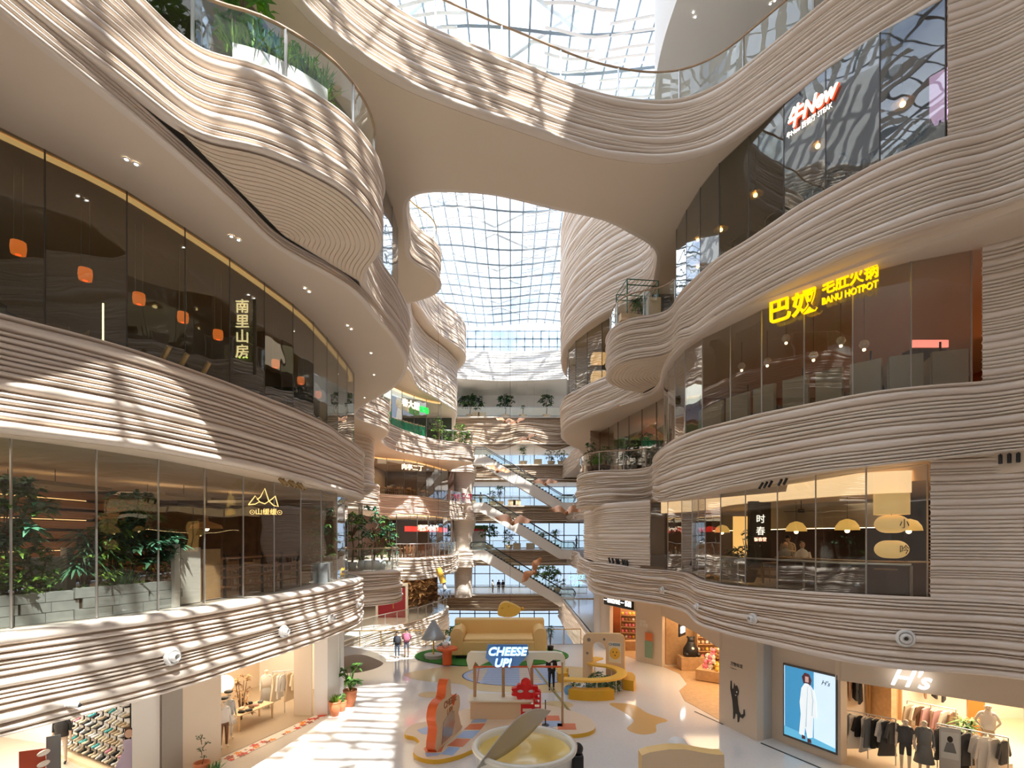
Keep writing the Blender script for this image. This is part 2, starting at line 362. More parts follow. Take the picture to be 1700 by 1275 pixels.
L4M = C_([(W,-11,-8,15.03,14.7),(W,-9.5,-2,15.03,14.7),(W,-8.2,3,15.03,14.7),(W,-7.13,7.13,15.03,14.7),(W,-6.7,8.52,15.03,14.7),(W,-6.38,10,15.03,14.7),
    (W,-6.1,11.6,15.03,14.7),(W,-6.0,12.85,15.03,14.7),(W,-5.5,13.7,15.03,14.7),(W,-4.9,14.7,15.03,14.7),(W,-4.6,15.9,15.03,14.7),(W,-4.5,17.3,15.03,14.7),
    (W,-4.35,18.6,15.03,14.7),(W,-4.35,20.1,15.03,14.7),(W,-4.4,21.3,15.03,14.7),(W,-4.8,23,15.03,14.7),(W,-5.55,24.7,15.03,14.7),(W,-6.7,26.5,15.03,14.7),
    (W,-8.07,28.3,15.03,14.7),(W,-9.1,29.9,15.03,14.7),(W,-9.7,31.5,15.03,14.7),(W,-9.3,33,15.03,14.7),(W,-8.7,35.3,15.03,14.7),(W,-9.1,37.3,15.03,14.7),
    (W,-10.1,39.4,15.03,14.7),(W,-10.2,42.5,15.03,14.7),(W,-9.4,45.3,15.03,14.7),(W,-7.4,48.5,15.03,14.7),(W,-5,49.8,15.03,14.7),(W,-3.9,50.6,15.03,14.7),
    (W,-4.0,52,15.03,14.7),(W,-5.5,54,15.03,14.7),(W,-7,58,15.03,14.7),(W,-7,65.2,15.03,14.7)], 14.7)
L4T = C_([(W,-11,-8,16.75,15),(W,-9.5,-2,16.75,15),(W,-8.2,3,16.75,15),(W,-7.13,7.13,16.75,15),(W,-6.55,8.6,16.75,15),(W,-6.25,9.5,16.75,15),
    (W,-5.9,9.93,16.75,15),(W,-5.17,10.09,16.75,15),(W,-4.48,10.54,16.75,15),(W,-3.78,11.26,16.75,15),(W,-3.5,11.97,16.75,15),(W,-3.38,12.6,16.75,15),(W,-3.42,13.3,16.75,15),
    (W,-3.75,14,16.75,15),(W,-4.2,14.6,16.75,15),(W,-4.5,15.5,16.75,15),(W,-4.5,17.3,16.75,15),(W,-4.35,18.6,16.75,15),(W,-4.35,20.1,16.75,15),(W,-4.4,21.3,16.75,15),
    (W,-4.8,23,16.75,15),(W,-5.55,24.7,16.75,15),(W,-6.7,26.5,16.75,15),(W,-8.07,28.3,16.75,15),(W,-9.1,29.9,16.75,15),(W,-9.7,31.5,16.75,15),(W,-9.3,33,16.75,15),
    (W,-8.7,35.3,16.75,15),(W,-9.1,37.3,16.75,15),(W,-10.1,39.4,16.75,15),(W,-10.2,42.5,16.75,15),(W,-9.4,45.3,16.75,15),(W,-7.4,48.5,16.6,15),(W,-5,49.8,16.5,15),
    (W,-3.9,50.6,16.4,15),(W,-4.0,52,16.4,15),(W,-5.5,54,16.4,15),(W,-7,58,16.4,15),(W,-7,65.2,16.4,15)], 16.75, sig=0.3)
# fifth floor: near opening (left, bridge, right) and far opening
L5N = C_([(W,-12,-8,22.4,20.3),(W,-9,1,22.4,20.3),(W,-7,7.5,22.4,20.3),(W,-5.9,10.8,22.4,20.3),(W,-5.27,12.3,22.4,20.3),(W,-4.93,12.98,22.4,20.3),(W,-4.5,13.5,22.4,20.3),(W,-3.9,14.1,22.4,20.3),
    (W,-3.06,14.75,22.4,20.3),(W,-1.18,15.66,22.4,20.3),(W,.58,16.4,22.4,20.3),(W,2.5,17.2,22.4,20.3),(W,4.1,17.6,22.4,20.3),(W,5.3,17.7,22.4,20.3),(W,6.3,17.45,22.4,20.3),
    (W,7.0,16.95,22.4,20.3),(W,7.56,16.15,22.4,20.3),(W,8.1,15.4,22.4,20.3),(W,9.06,14.0,22.4,20.3),(W,9.74,13.2,22.4,20.3),(W,10.6,12.2,22.4,20.3),(W,12.3,9.5,22.4,20.3),(W,14,5,22.4,20.3),
    (W,15.5,0,22.4,20.3),(W,16.5,-8,22.4,20.3)], 20.3)
L5F = C_([(W,6,65.2,22.3,20.3),(W,6,58,22.3,20.3),(W,6.4,50,22.3,20.3),(W,5.5,44.5,22.3,20.3),(W,4.3,41,22.3,20.3),(W,3.75,38.6,22.3,20.3),(W,3.7,34.8,22.3,20.3),(W,4.5,31.5,22.3,20.3),(W,5.7,29.2,22.3,20.3),(W,6.9,27.8,22.3,20.3),
    (W,7.3,26.2,22.3,20.3),(W,6.8,23.8,22.3,20.3),(W,6.26,22.8,22.3,20.3),(W,5.4,22.0,22.3,20.3),(W,4.0,21.05,22.3,20.3),(W,2.05,20.3,22.3,20.3),(W,.3,19.7,22.3,20.3),(W,-1.13,19.3,22.3,20.3),(W,-2.5,19.15,22.3,20.3),
    (W,-3.5,19.2,22.3,20.3),(W,-4.1,19.7,22.3,20.3),(W,-4.3,20.6,22.3,20.3),(W,-4.47,21.7,22.3,20.3),(W,-4.7,22.9,22.3,20.3),(W,-4.85,23.8,22.3,20.3),(W,-4.5,24.5,22.1,20.3),(W,-4.0,25.1,22.1,20.3),(W,-3.72,26.1,22.1,20.3),
    (W,-3.95,27.1,22.1,20.3),(W,-4.6,27.8,22.1,20.3),(W,-5.5,28.3,22.1,20.3),(W,-7.3,29.4,22.3,20.3),(W,-8.8,32.5,22.3,20.3),(W,-8.6,37,22.3,20.3),(W,-8.15,40,22.3,20.3),(W,-8.3,43.3,22.3,20.3),(W,-8,46,22.3,20.3),(W,-7.1,48.9,22.3,20.3),
    (W,-6.4,51,22.3,20.3),(W,-5.9,54.3,22.3,20.3),(W,-6.5,58,22.3,20.3),(W,-7.5,65.2,22.3,20.3)], 20.3, sig=0.4)
L6L = C_([(W,-11,-8,29.2,25.9),(W,-9.8,10,29.2,25.9),(W,-9.2,20,29.2,25.9),(W,-8.9,30,29.2,25.9),(W,-8.2,38,29.2,25.9),(W,-7.5,41.5,29.2,25.9),(W,-7.2,44.7,29.2,25.9),(W,-6.4,47.7,29.2,25.9),
    (W,-5.3,50.2,29.2,25.9),(W,-4.85,52.4,29.2,25.9),(W,-5.2,55,29.2,25.9),(W,-6.2,57.6,29.2,25.9),(W,-7,60,29.2,25.9),(W,-8,65.2,29.2,25.9)], 25.9)
L6R = C_([(W,9.5,-8,34,25.9),(W,8,0,34,25.9),(W,6.9,6,34,25.9),(W,6.2,12,34,25.9),(W,5.8,16,34,25.9),(W,5.65,18.7,34,25.9),(W,5.75,20.3,34,25.9),(W,6.0,21.6,34,25.9),(W,6.6,22.9,34,25.9),(W,8.2,24.2,34,25.9),(W,9,26.5,34,25.9)], 25.9)
# right side
_r4 = [(W,17,-8,16.8,14.75),(W,15.3,2,16.8,14.75),(W,13.4,7.4,16.8,14.75),(1700,188,328),(1568,226,365),(1478,260,397),(1401,301,425),(1335,335,457),(1280,371,484),(1233,403,508),(1196,425,530),(1154,463,560)]
R4M = C_(_r4+[(W,6.6,20.4,16.8,14.75),(W,6.65,22,16.8,14.75),(W,6.9,23.5,16.8,14.75),(W,7.35,25.4,16.8,14.75),(W,7.3,26.8,16.8,14.75),(W,6.7,28.1,16.8,14.75),(W,5.6,29.9,16.8,14.75),(W,4.7,31.7,16.8,14.75),(W,3.9,33.7,16.8,14.75),
    (W,3.55,35.6,16.8,14.75),(W,3.75,37.9,16.8,14.75),(W,4.2,40,16.8,14.75),(W,5,42.2,16.8,14.75),(W,6,44.3,16.8,14.75),(W,6.8,50,16.8,14.75),(W,6.5,65.2,16.8,14.75)], 16.8, 't')
R4T = C_(_r4+[(W,6.55,19.9,16.8,15.03),(W,6.6,20.8,16.8,15.03),(W,6.4,21.45,16.8,15.03),(W,5.9,21.75,16.8,15.03),(W,5.2,22,16.8,15.03),(W,4.8,22.45,16.8,15.03),(W,4.57,23.3,16.8,15.03),(W,4.6,24.6,16.8,15.03),(W,4.9,25.5,16.8,15.03),(W,5.6,26.4,16.8,15.03),
    (W,6.3,26.9,16.8,15.03),(W,7.0,27.3,16.8,15.03),(W,6.7,28.1,16.8,15),(W,5.6,29.9,16.8,14.75),(W,4.7,31.7,16.8,14.75),(W,3.9,33.7,16.8,14.75),(W,3.55,35.6,16.8,14.75),(W,3.75,37.9,16.8,14.75),(W,4.2,40,16.8,14.75),
    (W,5,42.2,16.8,14.75),(W,6,44.3,16.8,14.75),(W,6.8,50,16.8,14.75),(W,6.5,65.2,16.8,14.75)], 16.8, 't', sig=0.3)
R3 = C_([(W,18,-8,11.3,9.3),(W,16.6,2,11.3,9.3),(W,14.6,8,11.3,9.3),(1700,624,748),(1587,635,760),(1452,648,774),(1372,664,783),(1305,677,792),(1248,688,803),(1205,701,811),(1154,714,824),(1116,731,832),(1094,750,834),(1086,765,827),
    (W,7.75,28,11.3,9.2),(W,7.5,29.4,11.3,9.2),(W,7.0,29.95,11.3,9.2),(W,5.5,30.1,11.3,9.2),(W,4.6,30.9,11.3,9.2),(W,4.25,32.2,11.3,9.2),(W,4.5,34.5,11.3,9.2),(W,6.0,37,11.3,9.2),(W,8,40,11.3,9.2),(W,8,50,11.3,9.2),(W,7,65.2,11.3,9.2)], 11.3, 't')
R2 = C_([(W,18,-8,5.75,3.85),(W,16.6,2,5.75,3.85),(W,14.6,8,5.75,3.85),(1700,1000,1130),(1512,991,1115),(1399,985,1100),(1286,978,1074),(1211,972,1055),(1165,964,1040),(1150,957,1028),(1135,950,1017),(1098,946,1006),(1060,944,1000),(1030,938,997),(1000,934,992),(985,933,985),
    (977,932,972),(W,5.4,40,5.7,3.85),(W,6,46,5.7,3.85),(W,7,55,5.7,3.85),(W,7,65.2,5.7,3.85)], 3.85, 'b')
ALL = dict(L2=L2, L3=L3, L4M=L4M, L4T=L4T, L5N=L5N, L5F=L5F, L6L=L6L, L6R=L6R, R4M=R4M, R4T=R4T, R3=R3, R2=R2)

# ------------------------------------------------------------ ribbed bands
def band(A, side, seed, **k):
    o = ribs(nxt('trim'), A, side, seed=seed, **k); return struct(o)
band(L2, 1, 1); band(L3, 1, 2, pitch=0.135)
band(L4M, 1, 3, pitch=0.09, depth=0.05); band(L4T, 1, 4)
band(L5N, 1, 5, pitch=0.13); 
iA, iB = idx(L5F, 7.3, 26.2), idx(L5F, -7.3, 29.4); iC = idx(L5F, -8.6, 37)
band(L5F[iA-8:iC+8], 1, 6)
band(L6L, 1, 7, pitch=0.2)
_m = R4M.copy(); _k = idx(R4M, 6.0, 29.2); _m = _m[:_k]; _m[:,2] = np.minimum(_m[:,3]+0.3, 15.06); _m2 = _m[idx(R4M, 6.9, 18.0)-4:]
band(_m2, -1, 8, pitch=0.09, depth=0.05); band(R4T, -1, 9, pitch=0.13)
band(R3, -1, 10, pitch=0.13); band(R2, -1, 11, pitch=0.125)
# smooth pale wall of the sixth floor, right
struct(wallstrip('wall_sixth_floor_right', L6R, -1, 25.9, 34.0, WHITEC, th=0.3))
# tall ribbed drum, right, and ribbed wall, left far
iD0, iD1 = idx(L5F, 6.4, 50), idx(L5F, 7.3, 26.4)
dr = L5F[iD0:iD1].copy(); dr[:,2] = 29.8; dr[:,3] = 20.3
struct(plate('ceiling_drum_cap', [(p[0], p[1], 29.75) for p in dr[::2]]+[(14, 27, 29.75), (14, 50, 29.75)], RIB, 0.1)); struct(ribs('wall_drum_right', dr, 1, pitch=0.21, depth=0.075, seed=21, wob=.15))
wl = L5F[iC+8:].copy(); wl[:,2] = 25.9; wl[:,3] = 20.3
struct(ribs('wall_far_left', wl, 1, pitch=0.22, depth=0.08, seed=22, wob=.2))

# ------------------------------------------------------------ slabs and soffits
XL, XR, YB, YE = -24.0, 27.0, -8.0, 65.2
def xyz(A, k, inn=0.0, side=1):
    n = normals(A, side); return [(p[0]-n[i,0]*inn, p[1]-n[i,1]*inn, p[k]) for i, p in enumerate(A[::2])] if inn == 0 else [(A[i,0]-n[i,0]*inn, A[i,1]-n[i,1]*inn, A[i,k]) for i in range(0, len(A), 2)]
def slab(A, side, xo, topm, botm, dz=0.02, inn=0.1, fl=True, so=True, nf='floor', ns='ceiling', z_t=None, z_b=None):
    if fl:
        e = xyz(A, 2, inn, side); z = e[0][2]; e1 = [(x, y, h-dz) for x, y, h in e]
        struct(plate(nf, e1+[(xo, e[-1][1], e[-1][2]-dz), (xo, e[0][1], z-dz)], topm, 0.08))
    if so:
        e = xyz(A, 3, inn, side); e1 = [(x, y, h+0.01) for x, y, h in e]
        struct(plate(ns, e1+[(xo, e[-1][1], e[-1][2]+0.01), (xo, e[0][1], e[0][2]+0.01)], botm, 0.08, up=False))
TILE = mat('gallery_floor', (0.62, 0.56, 0.48), 0.25)
WOODF = mat('dark_shop_floor', (0.20, 0.13, 0.08), 0.4)
slab(L2, 1, XL, TILE, SOFF); slab(L3, 1, XL, WOODF, SOFF); slab(L4M, 1, XL, WOODF, SOFF, fl=False)
slab(L4T, 1, XL, TILE, SOFF, so=False); slab(L6L, 1, XL, TILE, SOFF)
slab(R2, -1, XR, WOODF, CREAML); slab(R3, -1, XR, WOODF, SOFF); slab(R4M, -1, XR, WOODF, SOFF, fl=False); slab(R4T, -1, XR, WOODF, SOFF, so=False)
slab(L6R, -1, XR, TILE, WHITEC)
# fifth floor plate with the bridge: outline runs round both openings
def loop5(k, dz): 
    a = [(x, y, z+dz) for x, y, z in xyz(L5N, k, 0.1, 1)]; b = [(x, y, z+dz) for x, y, z in xyz(L5F, k, 0.1, 1)]
    z = a[0][2]
    return [(XL, YB, z)]+a+[(XR, YB, z), (XR, YE, z)]+b+[(XL, YE, z)]
struct(plate('ceiling', loop5(3, 0.01), SOFF, 0.08, up=False)); struct(plate('floor', loop5(2, -0.02), TILE, 0.08))
# ring-grooved undersides of the two terraces
def rings(T, M, x0, x1, c, nm):
    i0, i1 = idx(T, *x0), idx(T, *x1); E = T[i0:i1+1]; nseg = len(E); V = []; Fc = []; R = 19
    rows = []
    for r in range(R):
        for q, (dt, dz) in enumerate(((0, 0.0), (0.80, 0.0), (0.84, 0.025), (0.98, 0.025))):
            t = (r+dt)/R; rows.append([(e[0]+(c[0]-e[0])*t, e[1]+(c[1]-e[1])*t, e[3]-0.03+dz) for e in E])
    for rw in rows: V += rw
    for j in range(len(rows)-1):
        for i in range(nseg-1): a = j*nseg+i; Fc.append((a, a+nseg, a+nseg+1, a+1))
    return struct(me_np(nm, V, Fc, SOFF))
rings(L4T, L4M, (-6.25, 9.5), (-4.5, 15.3), (-5.75, 12.9), 'ceiling_terrace_left')
rings(R4T, R4M, (6.55, 20.6), (7.0, 27.3), (7.75, 24.2), 'ceiling_terrace_right')

# ------------------------------------------------------------ ground floor, basement, outer walls
g = nt = None
def terrazzo():
    m = bpy.data.materials.new('polished_terrazzo'); m.use_nodes = True; t = m.node_tree; b = t.nodes['Principled BSDF']
    v = t.nodes.new('ShaderNodeTexVoronoi'); v.inputs['Scale'].default_value = 30; r = t.nodes.new('ShaderNodeValToRGB'); c = t.nodes.new('ShaderNodeTexCoord')
    r.color_ramp.elements[0].color = (0.70, 0.68, 0.66, 1); r.color_ramp.elements[1].color = (0.76, 0.745, 0.72, 1)
    t.links.new(c.outputs['Object'], v.inputs['Vector']); t.links.new(v.outputs['Color'], r.inputs['Fac']); t.links.new(r.outputs['Color'], b.inputs['Base Color'])
    b.inputs['Roughness'].default_value = 0.09; b.inputs['Specular IOR Level'].default_value = 0.6; return m
TERR = terrazzo()
L1 = C_([(W,-11.6,34.4,0,-3),(W,-11.9,36,0,-3),(W,-11.2,38.5,0,-3),(W,-10,41.5,0,-3),(W,-8.3,45,0,-3),(W,-7.1,49,0,-3),(W,-6.6,52.6,0,-3),(W,-7.3,55.5,0,-3),(W,-9,58,0,-3),(W,-9,65.2,0,-3)], 0)
band(L1, 1, 12)
e = [(x, y, 0.0) for x, y, z in xyz(L1, 2, 0.1, 1)]
struct(plate('floor', [(XL, YB, 0), (XR, YB, 0), (XR, YE, 0), (6, YE, 0), (6, 36, 0), (4.8, 35.2, 0), (0, 34.9, 0), (-6, 34.7, 0)]+e+[(XL, YE, 0)], TERR, 0.3))
fe = np.array([(-11.6, 34.4, 0, -3), (-6, 34.7, 0, -3), (0, 34.9, 0, -3), (4.8, 35.2, 0, -3), (6, 36, 0, -3), (6, 65.2, 0, -3)])
band(resample(fe, 0.3), -1, 13)
BFL = mat('basement_floor', (0.50, 0.42, 0.33), 0.2)
struct(plate('floor', [(XL, 30, -5.6), (XR, 30, -5.6), (XR, 74, -5.6), (XL, 74, -5.6)], BFL, 0.2))
def quadwall(nm, a, b, z0, z1, m, th=0.2):
    t = Vector((b[0]-a[0], b[1]-a[1], 0)); c = ((a[0]+b[0])/2, (a[1]+b[1])/2, (z0+z1)/2)
    return struct(MB().box(c, (t.length, th, z1-z0), m, math.atan2(t.y, t.x)).build(nm))
BW = mat('back_wall_tan', (0.42, 0.31, 0.21), 0.6)
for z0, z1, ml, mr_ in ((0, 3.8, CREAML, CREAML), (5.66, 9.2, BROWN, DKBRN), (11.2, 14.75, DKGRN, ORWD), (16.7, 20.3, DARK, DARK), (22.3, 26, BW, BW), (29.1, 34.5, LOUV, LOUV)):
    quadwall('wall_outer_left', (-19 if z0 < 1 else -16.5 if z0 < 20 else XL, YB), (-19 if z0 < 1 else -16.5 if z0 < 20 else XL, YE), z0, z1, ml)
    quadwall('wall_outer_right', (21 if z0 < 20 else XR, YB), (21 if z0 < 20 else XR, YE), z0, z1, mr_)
quadwall('wall_upper_left', (-9.9, YB), (-9.9, YE), 29.1, 34.3, LOUV)
quadwall('wall_back', (XL, YB-0.1), (XR, YB-0.1), 0, 34.3, CREAML)
quadwall('wall_basement_left', (XL, 30), (XL, 74), -5.6, -0.3, BW); quadwall('wall_basement_right', (XR, 30), (XR, 74), -5.6, -0.3, BW)
quadwall('wall_basement_front', (XL, 30), (XR, 30), -5.6, -0.3, BW)

# ------------------------------------------------------------ end galleries and their window wall
EY = 65.2
for f_, (zf, th, mm, wv) in enumerate(((0.0, 2.1, 0, 0), (5.6, 2.0, 0, 0), (11.2, 2.2, 0, 0), (16.4, 2.2, 0, 0), (22.4, 3.7, 0, 0.45))):
    xs = np.arange(-9.5, 9.6, 0.25); A = np.stack([xs, EY-0.02*xs**2*0, np.full(len(xs), zf+0.1), zf-th+wv*np.sin(xs*0.9)], 1)
    A = A.astype(float); A[:,1] = EY-0.5+0.010*xs**2; band(A, 1, 30+f_, pitch=0.3, depth=0.11, wob=.25, m=mat('end_ribbed_panel', (0.50, 0.38, 0.28), 0.55))
    struct(plate('floor', [(XL, EY-0.8, zf+0.05), (XR, EY-0.8, zf+0.05), (XR, 73.5, zf+0.05), (XL, 73.5, zf+0.05)], TILE, 0.15))
    struct(plate('ceiling', [(XL, EY-0.7, zf-th+0.3), (XR, EY-0.7, zf-th+0.3), (XR, 73.5, zf-th+0.3), (XL, 73.5, zf-th+0.3)], CREAML, 0.1, up=False))
# curved white wall of the sixth floor end and its soffit
xs = np.arange(-9.5, 9.6, 0.2); A = np.stack([xs, 62.9-0.022*xs**2, np.full(len(xs), 30.1), np.full(len(xs), 26.4)], 1); A = A[::1]
struct(ribs('wall_end_sixth_floor', A, 1, pitch=0.3, depth=0.05, m=WHITE, seed=44, wob=.15))
struct(plate('ceiling', [(p[0], p[1], 26.42) for p in A]+[(9.5, 68.5, 26.2), (-9.5, 68.5, 26.2)], WHITEC, 0.1, up=False))
quadwall('wall_end_fifth_floor', (-10, 68.5), (10, 68.5), 24.6, 26.3, WHITE)
def curtainwall(y, x0, x1, z0, z1, dx, dz, t=0.16):
    w = struct(MB().box(((x0+x1)/2, y, (z0+z1)/2), (x1-x0, 0.03, z1-z0), ROOFG).build(nxt('window')))
    f = MB(); n = int(round((x1-x0)/dx))
    for i in range(n+1): f.box((x0+i*(x1-x0)/n, y-0.08, (z0+z1)/2), (t, t, z1-z0), STEEL)
    k = max(1, int(round((z1-z0)/dz)))
    for i in range(k+1): f.box(((x0+x1)/2, y-0.08, z0+i*(z1-z0)/k), (x1-x0, t, t), STEEL)
    f.build('window_frame', w); return w
curtainwall(66.5, -10, 8, 29.9, 34, 1.05, 1.05, 0.13)
for z0, z1 in ((-5.6, -1.8), (0.1, 3.9), (5.7, 9.3), (11.3, 14.5), (16.5, 19.1), (22.5, 24.6)): curtainwall(73.6, -16, 16, z0, z1, 2.1, 1.9, 0.14)
for z0, z1 in ((-1.8, 0.1), (3.9, 5.7), (9.3, 11.3), (14.5, 16.5), (19.1, 22.5), (24.6, 29.6)):
    quadwall('wall_end', (-24, 73.7), (27, 73.7), z0, z1, CREAML)
for sx in (-20, 21.5): quadwall('wall_end', (sx-4-(1.5 if sx > 0 else 0), 73.6), (sx+4+(1.5 if sx > 0 else 0), 73.6), -5.6, 34, CREAML)

# ------------------------------------------------------------ roof
RX0, RX1 = -9.9, 9.6
def rz_(x, y): return 34.2+0.35*math.sin(y*0.22)+0.25*math.sin(x*0.5+y*0.1)
ys = np.arange(YB, 66.51, 1.25); xs = np.linspace(RX0, RX1, 19)
V = [(x, y, rz_(x, y)+0.16) for y in ys for x in xs]; Fc = [(j*19+i, j*19+i+1, (j+1)*19+i+1, (j+1)*19+i) for j in range(len(ys)-1) for i in range(18)]
struct(me_np('ceiling_skylight', V, Fc, ROOFG))
fr = MB()
for x in xs: fr.tube([(x, y, rz_(x, y)) for y in ys], 0.055, STEEL, 4, False)
for j, y in enumerate(np.arange(YB, 66.5, 2.5)): fr.tube([(x, y, rz_(x, y)-0.02) for x in xs], 0.10, STEEL, 4, False)
struct(fr.build('ceiling_skylight_frame'))
tr_ = MB()
for k, y in enumerate(np.arange(-6, 62, 7.5)):
    for s_ in (0, 1):
        a = (RX0 if s_ else -1.5, y, 34.9); b = (-1.5 if s_ else RX1-2.5, y+6.5, 34.9); tr_.tube([a, b], 0.15, WHITE, 8)
        a = (RX0 if s_ else -1.5, y+6.5, 34.9); b = (-1.5 if s_ else RX1-2.5, y, 34.9); tr_.tube([a, b], 0.11, WHITE, 8)
struct(tr_.build('ceiling_truss'))
lv = MB(); rs = random.Random(3)
y = YB+0.4
while y < 66:
    for x0, x1 in ((RX0, -6.4), (-6.2, -2.6), (1.3, 4.6), (4.8, RX1)):
        if rs.random() < 0.08: continue
        jl, jr = rs.uniform(-.5, .5), rs.uniform(-.5, .5); jy = rs.uniform(-0.09, 0.09); jz = rs.uniform(-.15, .15); pts = []
        n = 5
        L, R_ = [], []
        for i in range(n+1):
            x = x0+jl+(x1-x0+jr-jl)*i/n; x = min(max(x, RX0), RX1); yy = y+jy+0.06*math.sin(x*1.7+y); z = rz_(x, yy)-0.55+jz+0.12*math.sin(x*1.1+y*0.7)
            L.append((x, yy-0.13, z-0.05)); R_.append((x, yy+0.13, z+0.05))
        V = L+R_; Fc = [(i, i+1, n+2+i, n+1+i) for i in range(n)]
        V2 = [(a, b, c+0.03) for a, b, c in V]; Fc2 = [(i+2*(n+1), n+1+i+2*(n+1), n+2+i+2*(n+1), i+1+2*(n+1)) for i in range(n)]
        lv.add(V+V2, Fc+Fc2+[(0, n+1, 3*(n+1), 2*(n+1))], LOUV)
    y += 0.74
struct(lv.build('ceiling_louvers'))
# solid roof beyond the skylight edges
struct(plate('ceiling_roof_edge', [(RX1, YB, 34.4), (XR, YB, 34.4), (XR, 74, 34.4), (RX1, 74, 34.4)], WHITEC, 0.2))
struct(plate('ceiling_roof_edge', [(XL, YB, 34.4), (RX0, YB, 34.4), (RX0, 74, 34.4), (XL, 74, 34.4)], WHITEC, 0.2))
struct(plate('ceiling_roof_edge', [(RX0, 66.6, 29.7), (RX1, 66.6, 29.7), (RX1, 74, 29.7), (RX0, 74, 29.7)], WHITEC, 0.2))
# ============================================================ GLAZED FRONTS, WALLS BETWEEN THEM, RAILS
def g_(A, side, a, b, off, z0, z1, pane, m=None, joint=None, jw=0.03):
    i, j = sorted((idx(A, *a), idx(A, *b))); return glaze(A, side, i, j, off, z0, z1, pane, m, joint, jw)
JD = mat('dark_joint', (0.10, 0.09, 0.08), 0.4)
g_(L2, 1, (-12.6, 1), (-7.2, 23.9), .55, None, 9.25, 1.35, GLASS, CHROME, .03)
g_(L3, 1, (-12.6, 1), (-7.2, 24.3), .3, None, 14.72, 1.35, GLASSD, JD, .02)
g_(L4M, 1, (-10.5, -5), (-4.7, 22.8), .35, 16.7, 20.32, 1.35, GLASSD, JD, .03)
g_(L4T, 1, (-10.1, 40.5), (-6.6, 48.9), .35, 16.6, 20.3, 1.8, GLASS, JD, .05)
g_(L3, 1, (-12.3, 46.5), (-6.6, 56.4), .35, 11.25, 14.72, 1.8, GLASS, JD, .05)
g_(L2, 1, (-9.6, 42.8), (-6.1, 52.5), .35, 5.65, 9.2, 1.8, GLASS, JD, .05)
g_(L2, 1, (-8.9, 25.6), (-7.2, 30.6), 1.9, 5.65, 9.2, 1.5, GLASS, CHROME, .04)
g_(R2, -1, (10.9, 13.25), (7.0, 26.8), .22, None, 9.3, 1.35, GLASS, CHROME, .03)
g_(R3, -1, (11.75, 12.85), (6.9, 24.2), .3, None, 14.78, 1.35, GLASS, CHROME, .03)
g_(R4M, -1, (10.2, 12.0), (6.65, 21.6), .3, None, 20.32, 1.35, GLASSD, JD, .03)
g_(R4M, -1, (5.9, 29.5), (3.6, 37.0), .35, 16.75, 20.32, 1.5, GLASSD, JD, .04)
far3 = curve([(8.2, 26.5, 11.25, 0), (7.95, 28.1, 11.25, 0), (7.3, 30.8, 11.25, 0), (6.6, 34.3, 11.25, 0), (6.1, 37.9, 11.25, 0), (6.6, 42, 11.25, 0), (8, 46, 11.25, 0)], .15, .4)
glaze(far3, -1, 0, len(far3)-1, 0.0, 11.25, 14.76, 1.6, GLASS, JD, .04)
# warm light coves along the ceiling edges
def cove(A, side, a, b, off, z, w, h, m, name='ceiling_cove_light'):
    i, j = sorted((idx(A, *a), idx(A, *b))); B = resample(offset(A, side, -off)[i:j+1], 0.3); n = normals(B, side); V = []; Fc = []
    for k, p in enumerate(B):
        for dx, dz in ((0, 0), (w, 0), (w, h), (0, h)): V.append((p[0]-n[k,0]*dx, p[1]-n[k,1]*dx, z-dz))
    for k in range(len(B)-1):
        for q in range(4): Fc.append((k*4+q, k*4+(q+1)%4, k*4+4+(q+1)%4, k*4+4+q))
    return struct(me_np(name, V, Fc, m))
cove(L3, 1, (-12.6, 1), (-7.2, 24.3), .42, 14.70, .16, .03, WARMD)
cove(L3, 1, (-12.3, 46.5), (-6.6, 56.4), .5, 14.68, .3, .06, WARMD); cove(L4T, 1, (-10.1, 40.5), (-6.6, 48.9), .5, 20.28, .3, .06, WARMD)
cove(L2, 1, (-9.6, 42.8), (-6.1, 52.5), .5, 9.15, .3, .06, WARMD)
COVE = emat('lit_cove', (1.0, 0.69, 0.38), 0.36, (0.8, 0.65, 0.45))
cove(R2, -1, (10.85, 13.25), (7.0, 26.8), 1.05, 9.24, .05, .62, COVE)
CREAMC = mat('lit_shop_ceiling', (0.80, 0.68, 0.50), 0.6)
cove(R2, -1, (10.85, 13.25), (7.0, 26.8), 1.15, 8.66, 2.2, .05, CREAMC)
cove(R2, -1, (10.85, 13.25), (7.0, 26.8), 3.35, 8.64, .05, .95, mat('bulkhead_grey', (0.45, 0.40, 0.33), 0.6)); cove(R2, -1, (10.85, 13.25), (7.0, 26.8), 3.4, 7.72, .04, .05, WARM)
# ribbed solid walls beside the fronts
def rw(A, side, a, b, off, zt, zb, seed, pitch=.11, name='wall_ribbed', depth=.05, m=None):
    i, j = sorted((idx(A, *a), idx(A, *b))); B = offset(A, side, -off)[i:j+1].copy(); B[:,2] = zt; B[:,3] = zb
    return struct(ribs(name, B, side, pitch=pitch, depth=depth, seed=seed, wob=.1, m=m))
rw(R2, -1, (10.95, 13.15), (17.6, -5), .12, 9.4, 5.65, 51); rw(R3, -1, (11.8, 12.8), (17.6, -5), .2, 14.8, 11.25, 52); rw(R4M, -1, (10.25, 11.95), (17, -7.5), .2, 20.35, 16.7, 53)
rw(R2, -1, (7.0, 26.9), (5.4, 40), .25, 9.3, 5.65, 54, .16)
rw(L3, 1, (-11.9, 31), (-10.9, 41), .35, 14.8, 11.25, 55, .2); rw(L3, 1, (-10.8, 41), (-12.2, 46.4), .35, 14.8, 11.25, 56, .2)
rw(L4T, 1, (-9.3, 36.9), (-10.1, 40.4), .35, 20.35, 16.7, 57, .2); rw(R3, -1, (5.2, 35.8), (8, 50), .3, 14.8, 11.2, 58, .2)
